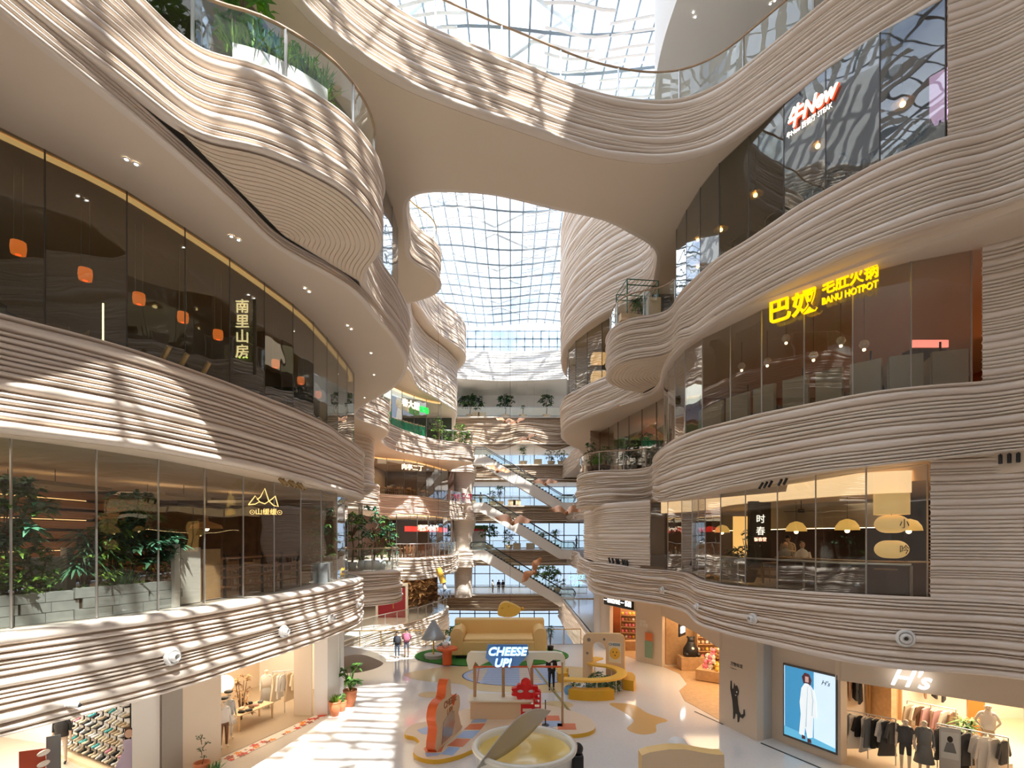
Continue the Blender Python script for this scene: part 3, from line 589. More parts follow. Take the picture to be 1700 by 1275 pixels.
# party walls closing each shop, so daylight reaches it only through its front
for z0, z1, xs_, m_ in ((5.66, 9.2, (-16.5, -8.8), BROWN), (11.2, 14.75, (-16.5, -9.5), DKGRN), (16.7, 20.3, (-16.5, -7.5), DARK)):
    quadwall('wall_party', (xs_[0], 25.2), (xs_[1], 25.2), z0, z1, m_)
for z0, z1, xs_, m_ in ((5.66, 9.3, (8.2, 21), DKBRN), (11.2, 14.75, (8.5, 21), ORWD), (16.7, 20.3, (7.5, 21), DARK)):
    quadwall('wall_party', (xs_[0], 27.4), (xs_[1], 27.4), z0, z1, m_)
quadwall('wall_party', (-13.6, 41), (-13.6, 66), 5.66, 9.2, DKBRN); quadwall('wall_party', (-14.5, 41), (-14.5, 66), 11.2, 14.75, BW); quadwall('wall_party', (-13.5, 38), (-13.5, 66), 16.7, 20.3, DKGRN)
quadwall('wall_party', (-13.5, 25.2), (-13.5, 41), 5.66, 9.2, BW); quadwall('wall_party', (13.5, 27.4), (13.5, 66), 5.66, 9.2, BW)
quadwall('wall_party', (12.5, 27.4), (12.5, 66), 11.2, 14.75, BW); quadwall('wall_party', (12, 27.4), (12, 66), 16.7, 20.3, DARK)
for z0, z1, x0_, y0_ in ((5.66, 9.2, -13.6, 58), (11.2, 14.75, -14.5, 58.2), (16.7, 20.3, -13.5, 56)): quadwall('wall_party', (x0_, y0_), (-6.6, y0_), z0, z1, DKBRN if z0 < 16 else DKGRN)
quadwall('wall_party', (-19, 58.5), (-8.5, 58.5), 0, 3.8, BROWN)
# ------------------------------------------------------------ ground-floor fronts
def wallpoly(name, pts, z0, z1, m, th=0.25):
    b = MB()
    for (x0, y0), (x1, y1) in zip(pts[:-1], pts[1:]):
        L = math.hypot(x1-x0, y1-y0); b.box(((x0+x1)/2, (y0+y1)/2, (z0+z1)/2), (L+th*0.6, th, z1-z0), m, math.atan2(y1-y0, x1-x0))
    return struct(b.build(name))
ZC = 3.84
wallpoly('wall_ground_left', [(-8.1, 21.2), (-7.75, 21.3), (-7.62, 22.2), (-7.9, 23.6), (-8.9, 24.6), (-10.5, 25.2), (-13, 25.6), (-19, 25.6)], 0, ZC, WHITE)
wallpoly('wall_ground_left_shop', [(-8.95, 21.15), (-8.3, 21.15)], 0, ZC, CREAML, 0.12)
wallpoly('wall_ground_left_cream', [(-9.75, 16.9), (-10.25, 15.85)], 0, ZC, CREAM)
wallpoly('wall_ground_left_frame', [(-10.3, 15.8), (-10.55, 15.55)], 0, ZC, mat('grey_metal_frame', (0.34, 0.30, 0.26), .4), 0.3)
wallpoly('wall_ground_left_panel', [(-10.7, 15.5), (-11.2, 15.15)], 0, ZC, WHITE, 0.1)
wallpoly('wall_shoe_shop', [(-11.4, 15.9), (-15.4, 18.0), (-19, 19)], 0, ZC, WHITE, 0.15)
wallpoly('wall_left_shop_divider', [(-9.9, 17.0), (-11.4, 18.0), (-15.4, 19.6), (-19, 20.5)], 0, ZC, CREAM, 0.2)
wallpoly('wall_fashion_back', [(-13.5, 18.2), (-12.6, 25.4)], 0, ZC, CREAM, 0.15)
wallpoly('wall_ground_right_far', [(5.9, 36), (6.0, 34.2), (6.4, 33.2)], 0, ZC, RIB)
wallpoly('wall_ground_right_shopfront', [(7.5, 30.5), (8.55, 29.1)], 0, ZC, CREAM)
wallpoly('wall_ground_right_cat', [(8.4, 20.3), (8.95, 18.6)], 0, ZC, CREAM, 0.3)
wallpoly('wall_ground_right_return', [(9.0, 18.6), (9.75, 18.9)], 0, ZC, mat('grey_panel', (0.50, 0.49, 0.47), .4), 0.1)
wallpoly('wall_ground_right_screen', [(9.7, 18.8), (10.75, 16.75)], 0, ZC, CREAM, 0.35)
wallpoly('wall_fascia_fashion', [(10.7, 16.75), (14, 14), (17, 11.6), (21, 9)], 2.72, ZC, CREAM, 0.3)
wallpoly('wall_fascia_plush', [(8.4, 20.3), (8.7, 24), (8.6, 29.1)], 2.92, ZC, CREAM, 0.3)
wallpoly('wall_fascia_snack', [(6.4, 33.2), (7.5, 30.5)], 2.92, ZC, CREAM, 0.3)
wallpoly('wall_plush_back', [(14.5, 19.5), (14.5, 29.5), (8.9, 29.5)], 0, ZC, TAN, 0.2)
wallpoly('wall_plush_side', [(9.8, 19.3), (12.3, 20.9), (14.5, 21.2)], 0, ZC, TAN, 0.15)
wallpoly('wall_snack_back', [(11.5, 30), (11.5, 36), (6, 36.2)], 0, ZC, ORWD, 0.2)
wallpoly('wall_fashion_right_back', [(11.0, 18.4), (12.45, 20.7), (21, 20.9)], 0, ZC, CREAML, 0.2)
plate('floor', [(8.55, 29.1, .012), (9.0, 27.5, .012), (8.75, 25.6, .012), (8.0, 24.5, .012), (7.75, 23, .012), (8.2, 21.2, .012), (8.4, 20.3, .012), (9.8, 19.4, .012), (12.3, 21, .012), (14.4, 21.3, .012), (14.4, 29.4, .012)], TAN, 0.01)['kind'] = 'structure'
plate('floor', [(6.4, 33.2, .012), (7.5, 30.5, .012), (11.4, 30.5, .012), (11.4, 35.8, .012), (6.4, 35.8, .012)], TAN, 0.01)['kind'] = 'structure'
plate('floor', [(10.75, 16.6, .012), (14, 13.9, .012), (21, 8.8, .012), (21, 20.8, .012), (12.45, 20.6, .012), (11, 18.3, .012)], mat('warm_shop_floor', (0.66, 0.52, 0.36), .35), 0.01)['kind'] = 'structure'
plate('floor', [(-8.1, 21.1, .012), (-9.8, 16.95, .012), (-13.4, 18.2, .012), (-12.7, 25.3, .012), (-8.3, 24.5, .012), (-7.9, 21.3, .012)], mat('grey_shop_floor', (0.42, 0.34, 0.25), .4), 0.01)['kind'] = 'structure'
plate('floor', [(-11.2, 15.1, .012), (-15, 10, .012), (-19, 5, .012), (-19, 18.9, .012), (-15.4, 17.9, .012), (-11.4, 15.8, .012)], mat('shoe_shop_floor', (0.50, 0.43, 0.34), .4), 0.01)['kind'] = 'structure'
# door track in the floor outside the right-hand shops
for a, b in (((8.9, 18.3), (9.9, 16.2)), ((7.7, 21.6), (8.3, 20.1))):
    L = math.hypot(b[0]-a[0], b[1]-a[1]); struct(MB().box(((a[0]+b[0])/2, (a[1]+b[1])/2, .006), (L, .07, .008), BLACK, math.atan2(b[1]-a[1], b[0]-a[0])).build('floor_track'))
# ------------------------------------------------------------ rails
def r_(nm, A, side, a, b, off, z, lab, **k):
    i, j = sorted((idx(A, *a), idx(A, *b))); return rail(nm, A, side, i, j, off, z, lab, **k)
WOODR = mat('rail_timber', (0.45, 0.30, 0.19), .4)
r_('glass_railing', L4T, 1, (-6.0, 9.8), (-4.3, 15), .12, 16.75, 'curved glass railing round the planted terrace bulging out at upper left', pane=1.9, hand=WOODR)
r_('glass_railing', L5N, 1, (-5.2, 12.4), (8.6, 14.6), .12, 22.4, 'long glass railing with brown handrail on top of the bridge', pane=2.2, hand=WOODR, post=CHROME)
r_('glass_railing', L5F, 1, (-4.85, 23.8), (-4.6, 27.8), .12, 22.1, 'short curved glass railing on the small round terrace beyond the bridge', hand=BRASS)
r_('glass_railing', R4T, -1, (6.5, 20.9), (5.2, 26.1), .12, 16.8, 'glass railing with brown handrail round the terrace holding the green frame', hand=WOODR)
r_('glass_railing', R3, -1, (7.7, 29.2), (4.3, 33.2), .12, 11.3, 'glass railing on the leafy right balcony below the ribbed drum', hand=WOODR)
r_('glass_railing', L4T, 1, (-6.7, 49.0), (-4.2, 52), .12, 16.5, 'glass railing before light green shrubs beside the green-curtained shop', pane=1.2)
r_('glass_railing', L3, 1, (-6.5, 56.5), (-4.7, 63), .12, 11.3, 'glass railing before red chairs next to the upper escalator', pane=1.5)
r_('glass_railing', L2, 1, (-8.4, 25.8), (-6.9, 30), .12, 5.65, 'glass railing round the balcony of white stools and climbing plants', pane=1.3, hand=WOODR)
r_('glass_railing', L2, 1, (-9.6, 42.8), (-6.0, 54), .1, 5.65, 'glass railing outside the red lantern restaurant', pane=1.5)
r_('glass_railing', L1, 1, (-11.2, 38.5), (-6.9, 54), .1, 0, 'glass railing curving past the red door across the void', pane=1.5)
r_('metal_railing', R2, -1, (10.6, 13.5), (7.6, 21.4), .45, 5.6, 'steel rail behind the glass of the dark brown dining room', h=1.0, pane=2.7, g=GLASS, post=CHROME)
er = np.array([(-9.5, 64.55, 0, 0), (9.5, 64.55, 0, 0)], float)
for z, lb in ((0.1, 'glass railing along the ground-floor end gallery behind the sofa'), (5.7, 'glass railing of the second end gallery crossed by escalators'), (11.3, 'glass railing of the third end gallery before leafy trees'), (16.5, 'glass railing of the fourth end gallery above the top escalator'), (22.5, 'glass railing of the topmost end gallery before three trees')):
    rail('glass_railing', resample(er, .1), -1, 0, 189, .1, z, lb, pane=2.4)
def post_rail(pts, label, z=0, h=1.05, step=1.15):
    A = resample(np.array([(x, y, 0, 0) for x, y in pts], float), step); r = empty('brass_railing', (A[0][0], A[0][1], z), label, 'railing')
    P0 = [(p[0]-A[0][0], p[1]-A[0][1]) for p in A]
    b = MB(); b.tube([(x, y, h) for x, y in P0], .035, BRASS, 8); b.build('handrail', r)
    gm = MB()
    for (x0, y0), (x1, y1) in zip(P0[:-1], P0[1:]): gm.add([(x0, y0, .08), (x1, y1, .08), (x1, y1, h-.06), (x0, y0, h-.06)], [(0, 1, 2, 3)], CLEAR)
    gm.build('glass_panel', r)
    pm = MB(); pm.box((0, 0, h/2), (.05, .05, h), BRASS); p = pm.build('post', r)
    for k, (x, y) in enumerate(P0):
        q = p if k == 0 else p.copy()
        if k: COL.objects.link(q); q.parent = r
        q.location = (x, y, 0)
post_rail([(-11.6, 34.2), (-9, 34.4), (-6, 34.5)], 'brass-posted glass railing behind the two walking people')
post_rail([(-5.8, 34.5), (0, 34.7), (4.7, 35)], 'brass railing running behind the big cheese-coloured sofa')
# ------------------------------------------------------------ escalators with their ribbed landings
def escalator(k, ztop, zbot, label):
    r = empty('escalator', (-3.3, 61, zbot), label, 'escalator', 'escalators descending to the right'); dz = ztop-zbot
    dx = 9.3; W_ = 1.5; M_ = Matrix(((1, 0, 0, 0), (0, 0, 1, 0), (0, 1, 0, 0), (0, 0, 0, 1)))
    sh = [(-1.6, dz+.15), (0.1, dz+.15), (dx, .15), (dx+1.4, .15), (dx+1.4, -.9), (dx-.4, -.9), (-.3, dz-1.0), (-1.6, dz-1.0)]
    b = MB(); b.prism(sh, -W_/2, W_/2, mat('escalator_cladding', (0.74, 0.71, 0.66), .4), M=M_); b.build('truss_cladding', r)
    for s in (-1, 1):
        gg = MB(); yy = s*(W_/2-.12)
        gg.add([(-1.5, yy, dz+.15), (0.1, yy, dz+.15), (0.1, yy, dz+1.05), (-1.5, yy, dz+1.05)], [(0,1,2,3)], CLEAR)
        for q in range(8): gg.add([(.1+(dx-.1)*q/8+.03, yy, dz+.15-dz*q/8), (.1+(dx-.1)*(q+1)/8, yy, dz+.15-dz*(q+1)/8), (.1+(dx-.1)*(q+1)/8, yy, dz+1.05-dz*(q+1)/8), (.1+(dx-.1)*q/8+.03, yy, dz+1.05-dz*q/8)], [(0,1,2,3)], CLEAR)
        gg.add([(dx, yy, .15), (dx+1.4, yy, .15), (dx+1.4, yy, 1.05), (dx, yy, 1.05)], [(0,1,2,3)], CLEAR); gg.build('glass_balustrade', r)
        h = MB(); h.tube([(-1.55, yy, dz+.3), (-1.65, yy, dz+.7), (-1.5, yy, dz+1.08), (0.1, yy, dz+1.08), (dx, yy, 1.08), (dx+1.3, yy, 1.08), (dx+1.5, yy, .7), (dx+1.4, yy, .3)], .05, BLACK, 8); h.build('handrail', r)
    st = MB()
    for q in range(26): st.box((.2+q*.35, 0, dz+.12-q*dz/26.5), (.36, W_-.4, .2), BLACK)
    st.build('steps', r)
    for x in (dx+1.3, dx-.2, -.2): MB().box((x, -W_/2-.02, (0 if x > 1 else dz)+.55), (.05, .05, 1.0), CHROME).build('post', r)
escalator(1, 5.6, 0.0, 'lowest grey escalator behind the sofa, above the curved ground-floor gallery')
escalator(2, 11.2, 5.6, 'middle escalator with hanging copper birds across its side')
escalator(3, 16.8, 11.2, 'topmost escalator, its upper half striped with sunlight')
for zt in (5.7, 11.3, 16.9):
    for nm, x0, x1, zz in (('trim_left_landing', -7.2, -4.8, zt),): 
        A = np.array([(x0, 60, zz, zz-2.0), (x1, 60, zz, zz-2.0), (x1+.3, 60.6, zz, zz-2.0), (x1+.3, 63, zz, zz-2.0)], float); struct(ribs(nxt('trim'), resample(A, .2), 1, pitch=.22, depth=.07, seed=int(zt)))
        struct(plate('floor', [(x0-2, 60, zz-.02), (x1, 60, zz-.02), (x1+.3, 60.6, zz-.02), (x1+.3, 65, zz-.02), (x0-2, 65, zz-.02)], TILE, .1)); struct(plate('ceiling', [(x0-2, 60, zz-1.95), (x1, 60, zz-1.95), (x1+.3, 60.6, zz-1.95), (x1+.3, 65, zz-1.95), (x0-2, 65, zz-1.95)], SOFF, .1, up=False))
for zt in (0.1, 5.7, 11.3):
    A = np.array([(7.35, 63, zt, zt-2.0), (7.35, 60.2, zt, zt-2.0), (11, 60.2, zt, zt-2.0)], float); struct(ribs(nxt('trim'), resample(A, .2), 1, pitch=.22, depth=.07, seed=70+int(zt)))
    struct(plate('floor', [(7.35, 60.2, zt-.02), (12, 60.2, zt-.02), (12, 65, zt-.02), (7.35, 65, zt-.02)], TILE, .1)); struct(plate('ceiling', [(7.35, 60.2, zt-1.95), (12, 60.2, zt-1.95), (12, 65, zt-1.95), (7.35, 65, zt-1.95)], SOFF, .1, up=False))
# tapering ribbed columns between the left landings
def column(x, y, z0, z1, r0, r1, seed, label=None):
    n = 48; a = np.linspace(0, 2*PI, n); b = MB(); rs = random.Random(seed); prof = []; K = 22
    for k in range(K*3+1):
        t = k/(K*3); u = (k % 3)/3; rr = r0+(r1-r0)*t**2; prof.append((rr+.05*math.sin(PI*u)-.0, z0+(z1-z0)*t))
    b.lathe(prof, (x, y, 0), RIB, 40); return struct(b.build('wall_column'))
for z0 in (0.0, 5.6, 11.2): column(-5.9, 62, z0, z0+3.75, 1.0, 1.6 if z0 else 1.1, 1)
# ------------------------------------------------------------ shop lighting (ceiling lamps the shops have) and added gallery fill
def area(loc, sx, sy, e, col=(1, .80, .56), rot=(0, 0, 0), nm='shop_ceiling_lamp'):
    l = bpy.data.lights.new(nm, 'AREA'); l.shape = 'RECTANGLE'; l.size = sx; l.size_y = sy; l.energy = e; l.color = col
    o = bpy.data.objects.new(nm, l); COL.objects.link(o); o.location = loc; o.rotation_euler = rot; return o
LE = .65
area((-12, 12, 9.1), 4, 18, 170*LE); area((-12.5, 12, 14.6), 4, 18, 90*LE, (1, .92, .80)); area((14.5, 19, 8.5), 6, 10, 150*LE); area((15, 19, 14.65), 6, 10, 110*LE, (1, .62, .32)); area((14, 18, 20.2), 6, 10, 60*LE)
area((-13.5, 21.5, 3.75), 3, 4, 60*LE); area((-11, 21.3, 3.75), 3.2, 5, 140*LE); area((-15.6, 15.4, 3.75), 3, 4, 260*LE, (1, .93, .82))
area((17, 17.4, 3.75), 5, 4, 260*LE, (1, .83, .60)); area((11, 25, 3.75), 4, 7, 240*LE, (1, .72, .42)); area((9, 33, 3.75), 3, 3.5, 110*LE, (1, .68, .4))
area((-10, 49, 9.0), 5, 12, 150*LE); area((-11, 52, 14.6), 5, 10, 170*LE); area((-10, 44, 20.2), 4, 9, 150*LE, (.9, .95, .85)); area((-11, 45, 3.6), 6, 12, 150*LE)
area((10, 32, 14.6), 4, 8, 60*LE); area((9, 33, 20.2), 4, 8, 50*LE)
for z in (3.8, 9.3, 14.4, 18.8): area((0, 69.5, z), 18, 6, 160*LE, (1, .9, .78), nm='gallery_fill_light')  # broad warm fill added to lift the darkness of the end galleries
area((0, 55, -0.4), 0.1, 0.1, 0.1); area((0, 50, -.5), 12, 20, 300*LE, (1, .85, .66), nm='basement_ceiling_lamp').location.z = -0.4
# ============================================================ BUILDERS
def leaves(mb, c, n, L, w, m, rs, up=0.4, droop=0.5, seg=3, r0=0.0):
    """n strap leaves that spring from c"""
    for _ in range(n):
        a = rs.uniform(0, 2*PI); el = rs.uniform(up-0.5, up+0.7); l = L*rs.uniform(.6, 1.15); d = Vector((math.cos(a)*math.cos(el), math.sin(a)*math.cos(el), math.sin(el)))
        sd = Vector((-math.sin(a), math.cos(a), rs.uniform(-.3, .3))).normalized(); V = []
        for k in range(seg+1):
            t = k/seg; p = Vector(c)+d*(r0+l*t)+Vector((0, 0, -droop*l*t*t)); ww = w*(0.35+2.2*t*(1-t)+.0) if k < seg else w*.06
            V += [p-sd*ww*.5, p+sd*ww*.5]
        mb.add(V, [(2*k, 2*k+1, 2*k+3, 2*k+2) for k in range(seg)], m)
def foliage_mesh(kind, h, w, seed, m, m2=None, dens=1.0):
    rs = random.Random(seed); f = MB(); s = MB(); m2 = m2 or m
    if kind == 'bush':
        for k in range(int(34*dens)):
            a = rs.uniform(0, 6.28); r = w*.5*math.sqrt(rs.random()); z = h*rs.uniform(.12, 1.0); r *= math.sqrt(max(.1, 1-((z/h-.45)/.62)**2))
            leaves(f, (r*math.cos(a), r*math.sin(a), z), 10, .20*max(w, h*.6), .075*max(w, .5), m if rs.random() < .6 else m2, rs, .4, .5, 2)
        for k in range(4): a = k*1.6; s.tube([(0, 0, 0), (w*.12*math.cos(a), w*.12*math.sin(a), h*.45), (w*.25*math.cos(a), w*.25*math.sin(a), h*.8)], [.018*h, .012*h, .006*h], BARK, 5)
    elif kind == 'palm':
        for k in range(int(5*dens)):
            a = k*2.4; r = w*.22*rs.random(); z = h*rs.uniform(.45, .85); tx, ty = r*math.cos(a), r*math.sin(a)
            s.tube([(0, 0, 0), (tx*.5, ty*.5, z*.5), (tx, ty, z)], [.02, .015, .012], BARK, 5); leaves(f, (tx, ty, z), 22, w*.46, w*.055, m if k % 2 else m2, rs, .35, .55, 4)
    elif kind == 'tree':
        s.tube([(0, 0, 0), (.03*h, 0, h*.3), (-.02*h, .02*h, h*.62)], [.022*h, .016*h, .01*h], BARK, 6)
        for k in range(int(46*dens)):
            a = rs.uniform(0, 6.28); z = rs.uniform(.45, 1.0); r = w*.5*math.sqrt(rs.random())*math.sqrt(max(.08, 1-((z-.7)/.34)**2)); c = (r*math.cos(a), r*math.sin(a), h*z)
            if k < 9: s.tube([(-.02*h, .02*h, h*.5), c], [.008*h, .003*h], BARK, 4)
            leaves(f, c, 12, .16*w+.05, .075*w, m if rs.random() < .6 else m2, rs, .3, .5, 2)
    elif kind == 'grass':
        for k in range(int(10*dens)):
            a = rs.uniform(0, 6.28); r = w*.4*rs.random(); leaves(f, (r*math.cos(a), r*math.sin(a), 0), 14, h*.95, h*.035+.008, m if k % 2 else m2, rs, 1.2, .25, 3)
    elif kind == 'broad':
        for k in range(int(13*dens)):
            a = k*2.4; z = h*(.35+.65*((k*.618) % 1)); r = w*.42*(.5+.5*rs.random()); c = (r*math.cos(a), r*math.sin(a), z)
            s.tube([(0, 0, .02), (c[0]*.4, c[1]*.4, z*.7), c], .012*h, LEAF, 4); leaves(f, c, 5, w*.30, w*.17, m if k % 2 else m2, rs, .1, .5, 3)
    elif kind == 'cloud':
        for k in range(6):
            a = k*2.2; z = h*(.25+.14*k); r = w*.25*(1 if k % 2 else .5); c = (r*math.cos(a), r*math.sin(a), z); s.tube([(0, 0, 0) if k == 0 else (0, 0, z*.8), c], .012*h, BARK, 5)
            for q in range(12): b = q*.52; leaves(f, (c[0]+w*.22*math.cos(b)*rs.random(), c[1]+w*.22*math.sin(b)*rs.random(), c[2]), 6, w*.09, w*.03, m, rs, .8, .1, 2)
    return f, s
def plant(name, loc, kind, h, w, seed, m, label, group=None, m2=None, dens=1.0, pot=None, cat='plant', rz=0):
    r = empty(name, loc, label, cat, group, rz=rz); z0 = 0
    f, s = foliage_mesh(kind, h, w, seed, m, m2, dens)
    if pot:
        pr, ph, pm = pot[:3]; b = MB(); b.lathe([(0, 0), (pr*.62, 0), (pr*.9, ph*.45), (pr, ph*.85), (pr*.96, ph*.87), (pr*1.04, ph*.9), (pr*1.04, ph), (pr*.88, ph), (pr*.85, ph*.86), (0, ph*.86)], (0, 0, 0), pm, 20); b.build('pot', r)
        z0 = ph*.86
    fo = f.build('foliage', r); fo.location.z = z0
    if s.V: st = s.build('stem', r); st.location.z = z0
    return r
def textmesh(name, body, size, m, parent=None, M=None, ext=.012, align='LEFT', shear=0, bold=0, loc=None, vert=False):
    c = bpy.data.curves.new('lettering', 'FONT'); c.body = body; c.size = size; c.extrude = ext; c.align_x = align; c.shear = shear; c.offset = bold; c.resolution_u = 3
    if vert: c.space_line = 1.0
    o = bpy.data.objects.new('lettering', c); COL.objects.link(o); bpy.context.view_layer.update()
    me = bpy.data.meshes.new_from_object(o.evaluated_get(bpy.context.evaluated_depsgraph_get())); bpy.data.objects.remove(o); bpy.data.curves.remove(c)
    me.materials.clear(); me.materials.append(m)
    if M is not None: me.transform(M)
    n = bpy.data.objects.new(name, me); COL.objects.link(n)
    if parent: n.parent = parent
    if loc: n.location = loc
    return n
def upright(dx, dy):
    """matrix: text x along (dx,dy), text y up"""
    l = math.hypot(dx, dy); dx /= l; dy /= l
    return Matrix(((dx, 0, dy, 0), (dy, 0, -dx, 0), (0, 1, 0, 0), (0, 0, 0, 1)))
def rot4(yaw): return Matrix.Rotation(yaw, 4, 'Z')
# ------------------------------------------------------------ people
SKIN = mat('skin', (0.62, 0.40, 0.29), .5); HAIRB = mat('black_hair', (0.02, 0.016, 0.014), .5)
def person(name, loc, rz, top, legs, label, group=None, shoes=None, hair=HAIRB, skin=SKIN, pose='stand', sleeve=.55, shortlegs=False, h=1.7, female=False, cat='person', hairlen=0, skirt=None):
    r = empty(name, loc, label, cat, group, rz=rz, sc=h/1.75); shoes = shoes or BLACK
    aL, aR = {'stand': ((.23, .03, 1.12), (.25, -.06, .86)), 'hold': ((.25, .02, 1.14), (.08, -.24, 1.16)), 'back': ((.26, .06, 1.14), (.12, .2, 1.0)), 'hip': ((.30, .05, 1.15), (.17, -.04, 1.0)), 'up': ((.32, -.05, 1.35), (.2, -.2, 1.5))}[pose], None
    el, ha = aL; sw = .17 if female else .20
    J = {'pel': ((0, 0, .95), .125), 'wa': ((0, 0, 1.1), .115 if female else .13), 'ch': ((0, 0, 1.3), .145), 'nk0': ((0, 0, 1.45), .075), 'nk': ((0, -.01, 1.52), .055), 'hd': ((0, -.015, 1.62), .092), 'hd2': ((0, -.01, 1.70), .085)}
    E = [('pel', 'wa'), ('wa', 'ch'), ('ch', 'nk0'), ('nk0', 'nk'), ('nk', 'hd'), ('hd', 'hd2')]
    for s, t in ((-1, 'l'), (1, 'r')):
        e2 = (s*el[0], el[1], el[2]); h2 = (s*ha[0], ha[1], ha[2])
        if pose == 'up' and s < 0: e2, h2 = (-.24, .03, 1.14), (-.26, -.02, .88)
        if pose == 'seat': pass
        J.update({'sh'+t: ((s*sw, 0, 1.42), .062), 'el'+t: (e2, .045), 'wr'+t: (h2, .03), 'hp'+t: ((s*.09, 0, .88), .095), 'kn'+t: ((s*.1, -.015, .5), .062), 'an'+t: ((s*.1, .02, .1), .042), 'to'+t: ((s*.115, -.13, .035), .035)})
        hv = Vector(h2); dv = (hv-Vector(e2)).normalized(); J['pm'+t] = (tuple(hv+dv*.07), .034)
        E += [('nk0', 'sh'+t), ('sh'+t, 'el'+t), ('el'+t, 'wr'+t), ('wr'+t, 'pm'+t), ('pel', 'hp'+t), ('hp'+t, 'kn'+t), ('kn'+t, 'an'+t), ('an'+t, 'to'+t)]
    names = list(J); me = bpy.data.meshes.new('body'); me.from_pydata([J[n][0] for n in names], [(names.index(a), names.index(b)) for a, b in E], [])
    tmp = bpy.data.objects.new('body', me); COL.objects.link(tmp); md = tmp.modifiers.new('s', 'SKIN'); md.use_smooth_shade = True
    sk = me.skin_vertices[0].data
    for i, n in enumerate(names): sk[i].radius = (J[n][1],)*2; sk[i].use_root = (n == 'pel')
    tmp.modifiers.new('ss', 'SUBSURF').levels = 1; bpy.context.view_layer.update()
    bm_ = bpy.data.meshes.new_from_object(tmp.evaluated_get(bpy.context.evaluated_depsgraph_get())); bpy.data.objects.remove(tmp)
    V0 = [v.co.copy() for v in bm_.vertices]; b = MB(); b.add(V0, [tuple(p.vertices) for p in bm_.polygons], skin, True)
    for s, t in ((-1, 'l'), (1, 'r')):                                  # fingers and thumb
        p = Vector(J['pm'+t][0]); w = Vector(J['wr'+t][0]); d = (p-w).normalized(); sd = d.cross(Vector((s, 0, 0.01))).normalized(); nn = d.cross(sd)
        for q, l in enumerate((.062, .072, .068, .054)):
            o = p+sd*(q-1.5)*.019; b.tube([o, o+d*l*.55, o+d*l*.9+nn*s*.02], [.0095, .009, .007], skin, 5)
        o = w+d*.03+sd*-.03; b.tube([o, o-sd*.025+d*.03, o-sd*.02+d*.065], [.011, .01, .008], skin, 5)
    b.ball((0, -.112, 1.615), (.012, .018, .018), skin, 6, 5)           # nose
    for s in (-1, 1):
        b.ball((s*.088, 0, 1.62), (.012, .022, .032), skin, 6, 5); b.ball((s*.034, -.093, 1.645), .011, BLACK, 6, 5)
    b.box((0, -.098, 1.575), (.045, .012, .008), mat('lips', (.45, .14, .12), .5))
    kt, kl, ks = b._m(top), b._m(legs), b._m(shoes); nb = len(bm_.polygons)
    zt = .98; hem = .55 if shortlegs else .12
    for i in range(nb):
        c = Vector((0, 0, 0))
        for j in b.F[i]: c += Vector(b.V[j])
        c /= len(b.F[i]); ax = abs(c.x); arm = False
        for s, t in ((-1, 'l'), (1, 'r')):
            A0, A1, A2 = Vector(J['sh'+t][0]), Vector(J['el'+t][0]), Vector(J['pm'+t][0])
            def seg(p, a, q): u = max(0, min(1, (p-a).dot(q-a)/max(1e-6, (q-a).length_squared))); return (p-(a+(q-a)*u)).length, u
            d1, u1 = seg(c, A0, A1); d2, u2 = seg(c, A1, A2)
            if min(d1, d2) < .075 and (u1 > .15 or d2 < .07) and c.x*s > .12:
                arm = True; pos = u1 if d1 < d2 else 1+u2; b.M[i] = kt if pos < sleeve*2 else 0
        if arm: continue
        if c.z > 1.47: continue
        if c.z > zt: b.M[i] = kt
        elif c.z > hem: b.M[i] = kl
        elif c.z < .1: b.M[i] = ks
    bpy.data.meshes.remove(bm_); b.build('body', r)
    if hair:
        hb = MB(); hb.ball((0, .018, 1.665), (.1, .108, .1), hair, 14, 8)
        if hairlen: hb.ball((0, .06, 1.665-hairlen*.5), (.095, .06, .08+hairlen*.5), hair, 12, 8)
        hb.build('hair', r)
    sh = MB(); sh.lathe([(.155, 1.40), (.19, 1.32), (.168, 1.12), (.172, .93), (.16, .93), (.15, 1.1)], (0, 0, 0), top, 16, 1.12, .78); sh.build('shirt', r)
    if skirt: sk_ = MB(); sk_.lathe([(.13, 1.08), (.2, .8), (.28, skirt[1]), (.27, skirt[1]), (.12, 1.07)], (0, 0, 0), skirt[0], 18, 1, .8); sk_.build('skirt', r)
    return r
# ------------------------------------------------------------ furniture
def chair(label, m=TAN, group=None, name='dining_chair'):
    r = empty(name, (0, 0, 0), label, 'chair', group)
    MB().box((0, 0, .45), (.44, .44, .045), m, bev=.015).build('seat', r); b = MB()
    for s in (-1, 1): b.tube([(s*.19, .2, .45), (s*.19, .25, .92)], .016, m, 6)
    b.box((0, .245, .82), (.4, .025, .16), m); b.box((0, .23, .64), (.4, .02, .05), m); b.build('backrest', r)
    for sx in (-1, 1):
        for sy in (-1, 1): MB().tube([(sx*.19, sy*.19, .44), (sx*.21, sy*.21, 0)], [.018, .013], m, 6).build('leg', r)
    return r
def table(label, m=TAN, w=1.1, d=.7, h=.75, group=None, name='dining_table'):
    r = empty(name, (0, 0, 0), label, 'table', group); MB().box((0, 0, h-.02), (w, d, .045), m, bev=.01).build('tabletop', r)
    for sx in (-1, 1):
        for sy in (-1, 1): MB().box((sx*(w/2-.06), sy*(d/2-.06), (h-.04)/2), (.05, .05, h-.04), m).build('leg', r)
    return r
def put(proto, used, loc, rz, label):
    """first call moves the prototype itself, later calls copy it with its parts"""
    if not used: used.append(1); proto.location = loc; proto.rotation_euler.z = rz; proto['label'] = label; return proto
    return copy_tree(proto, loc, rz, label)
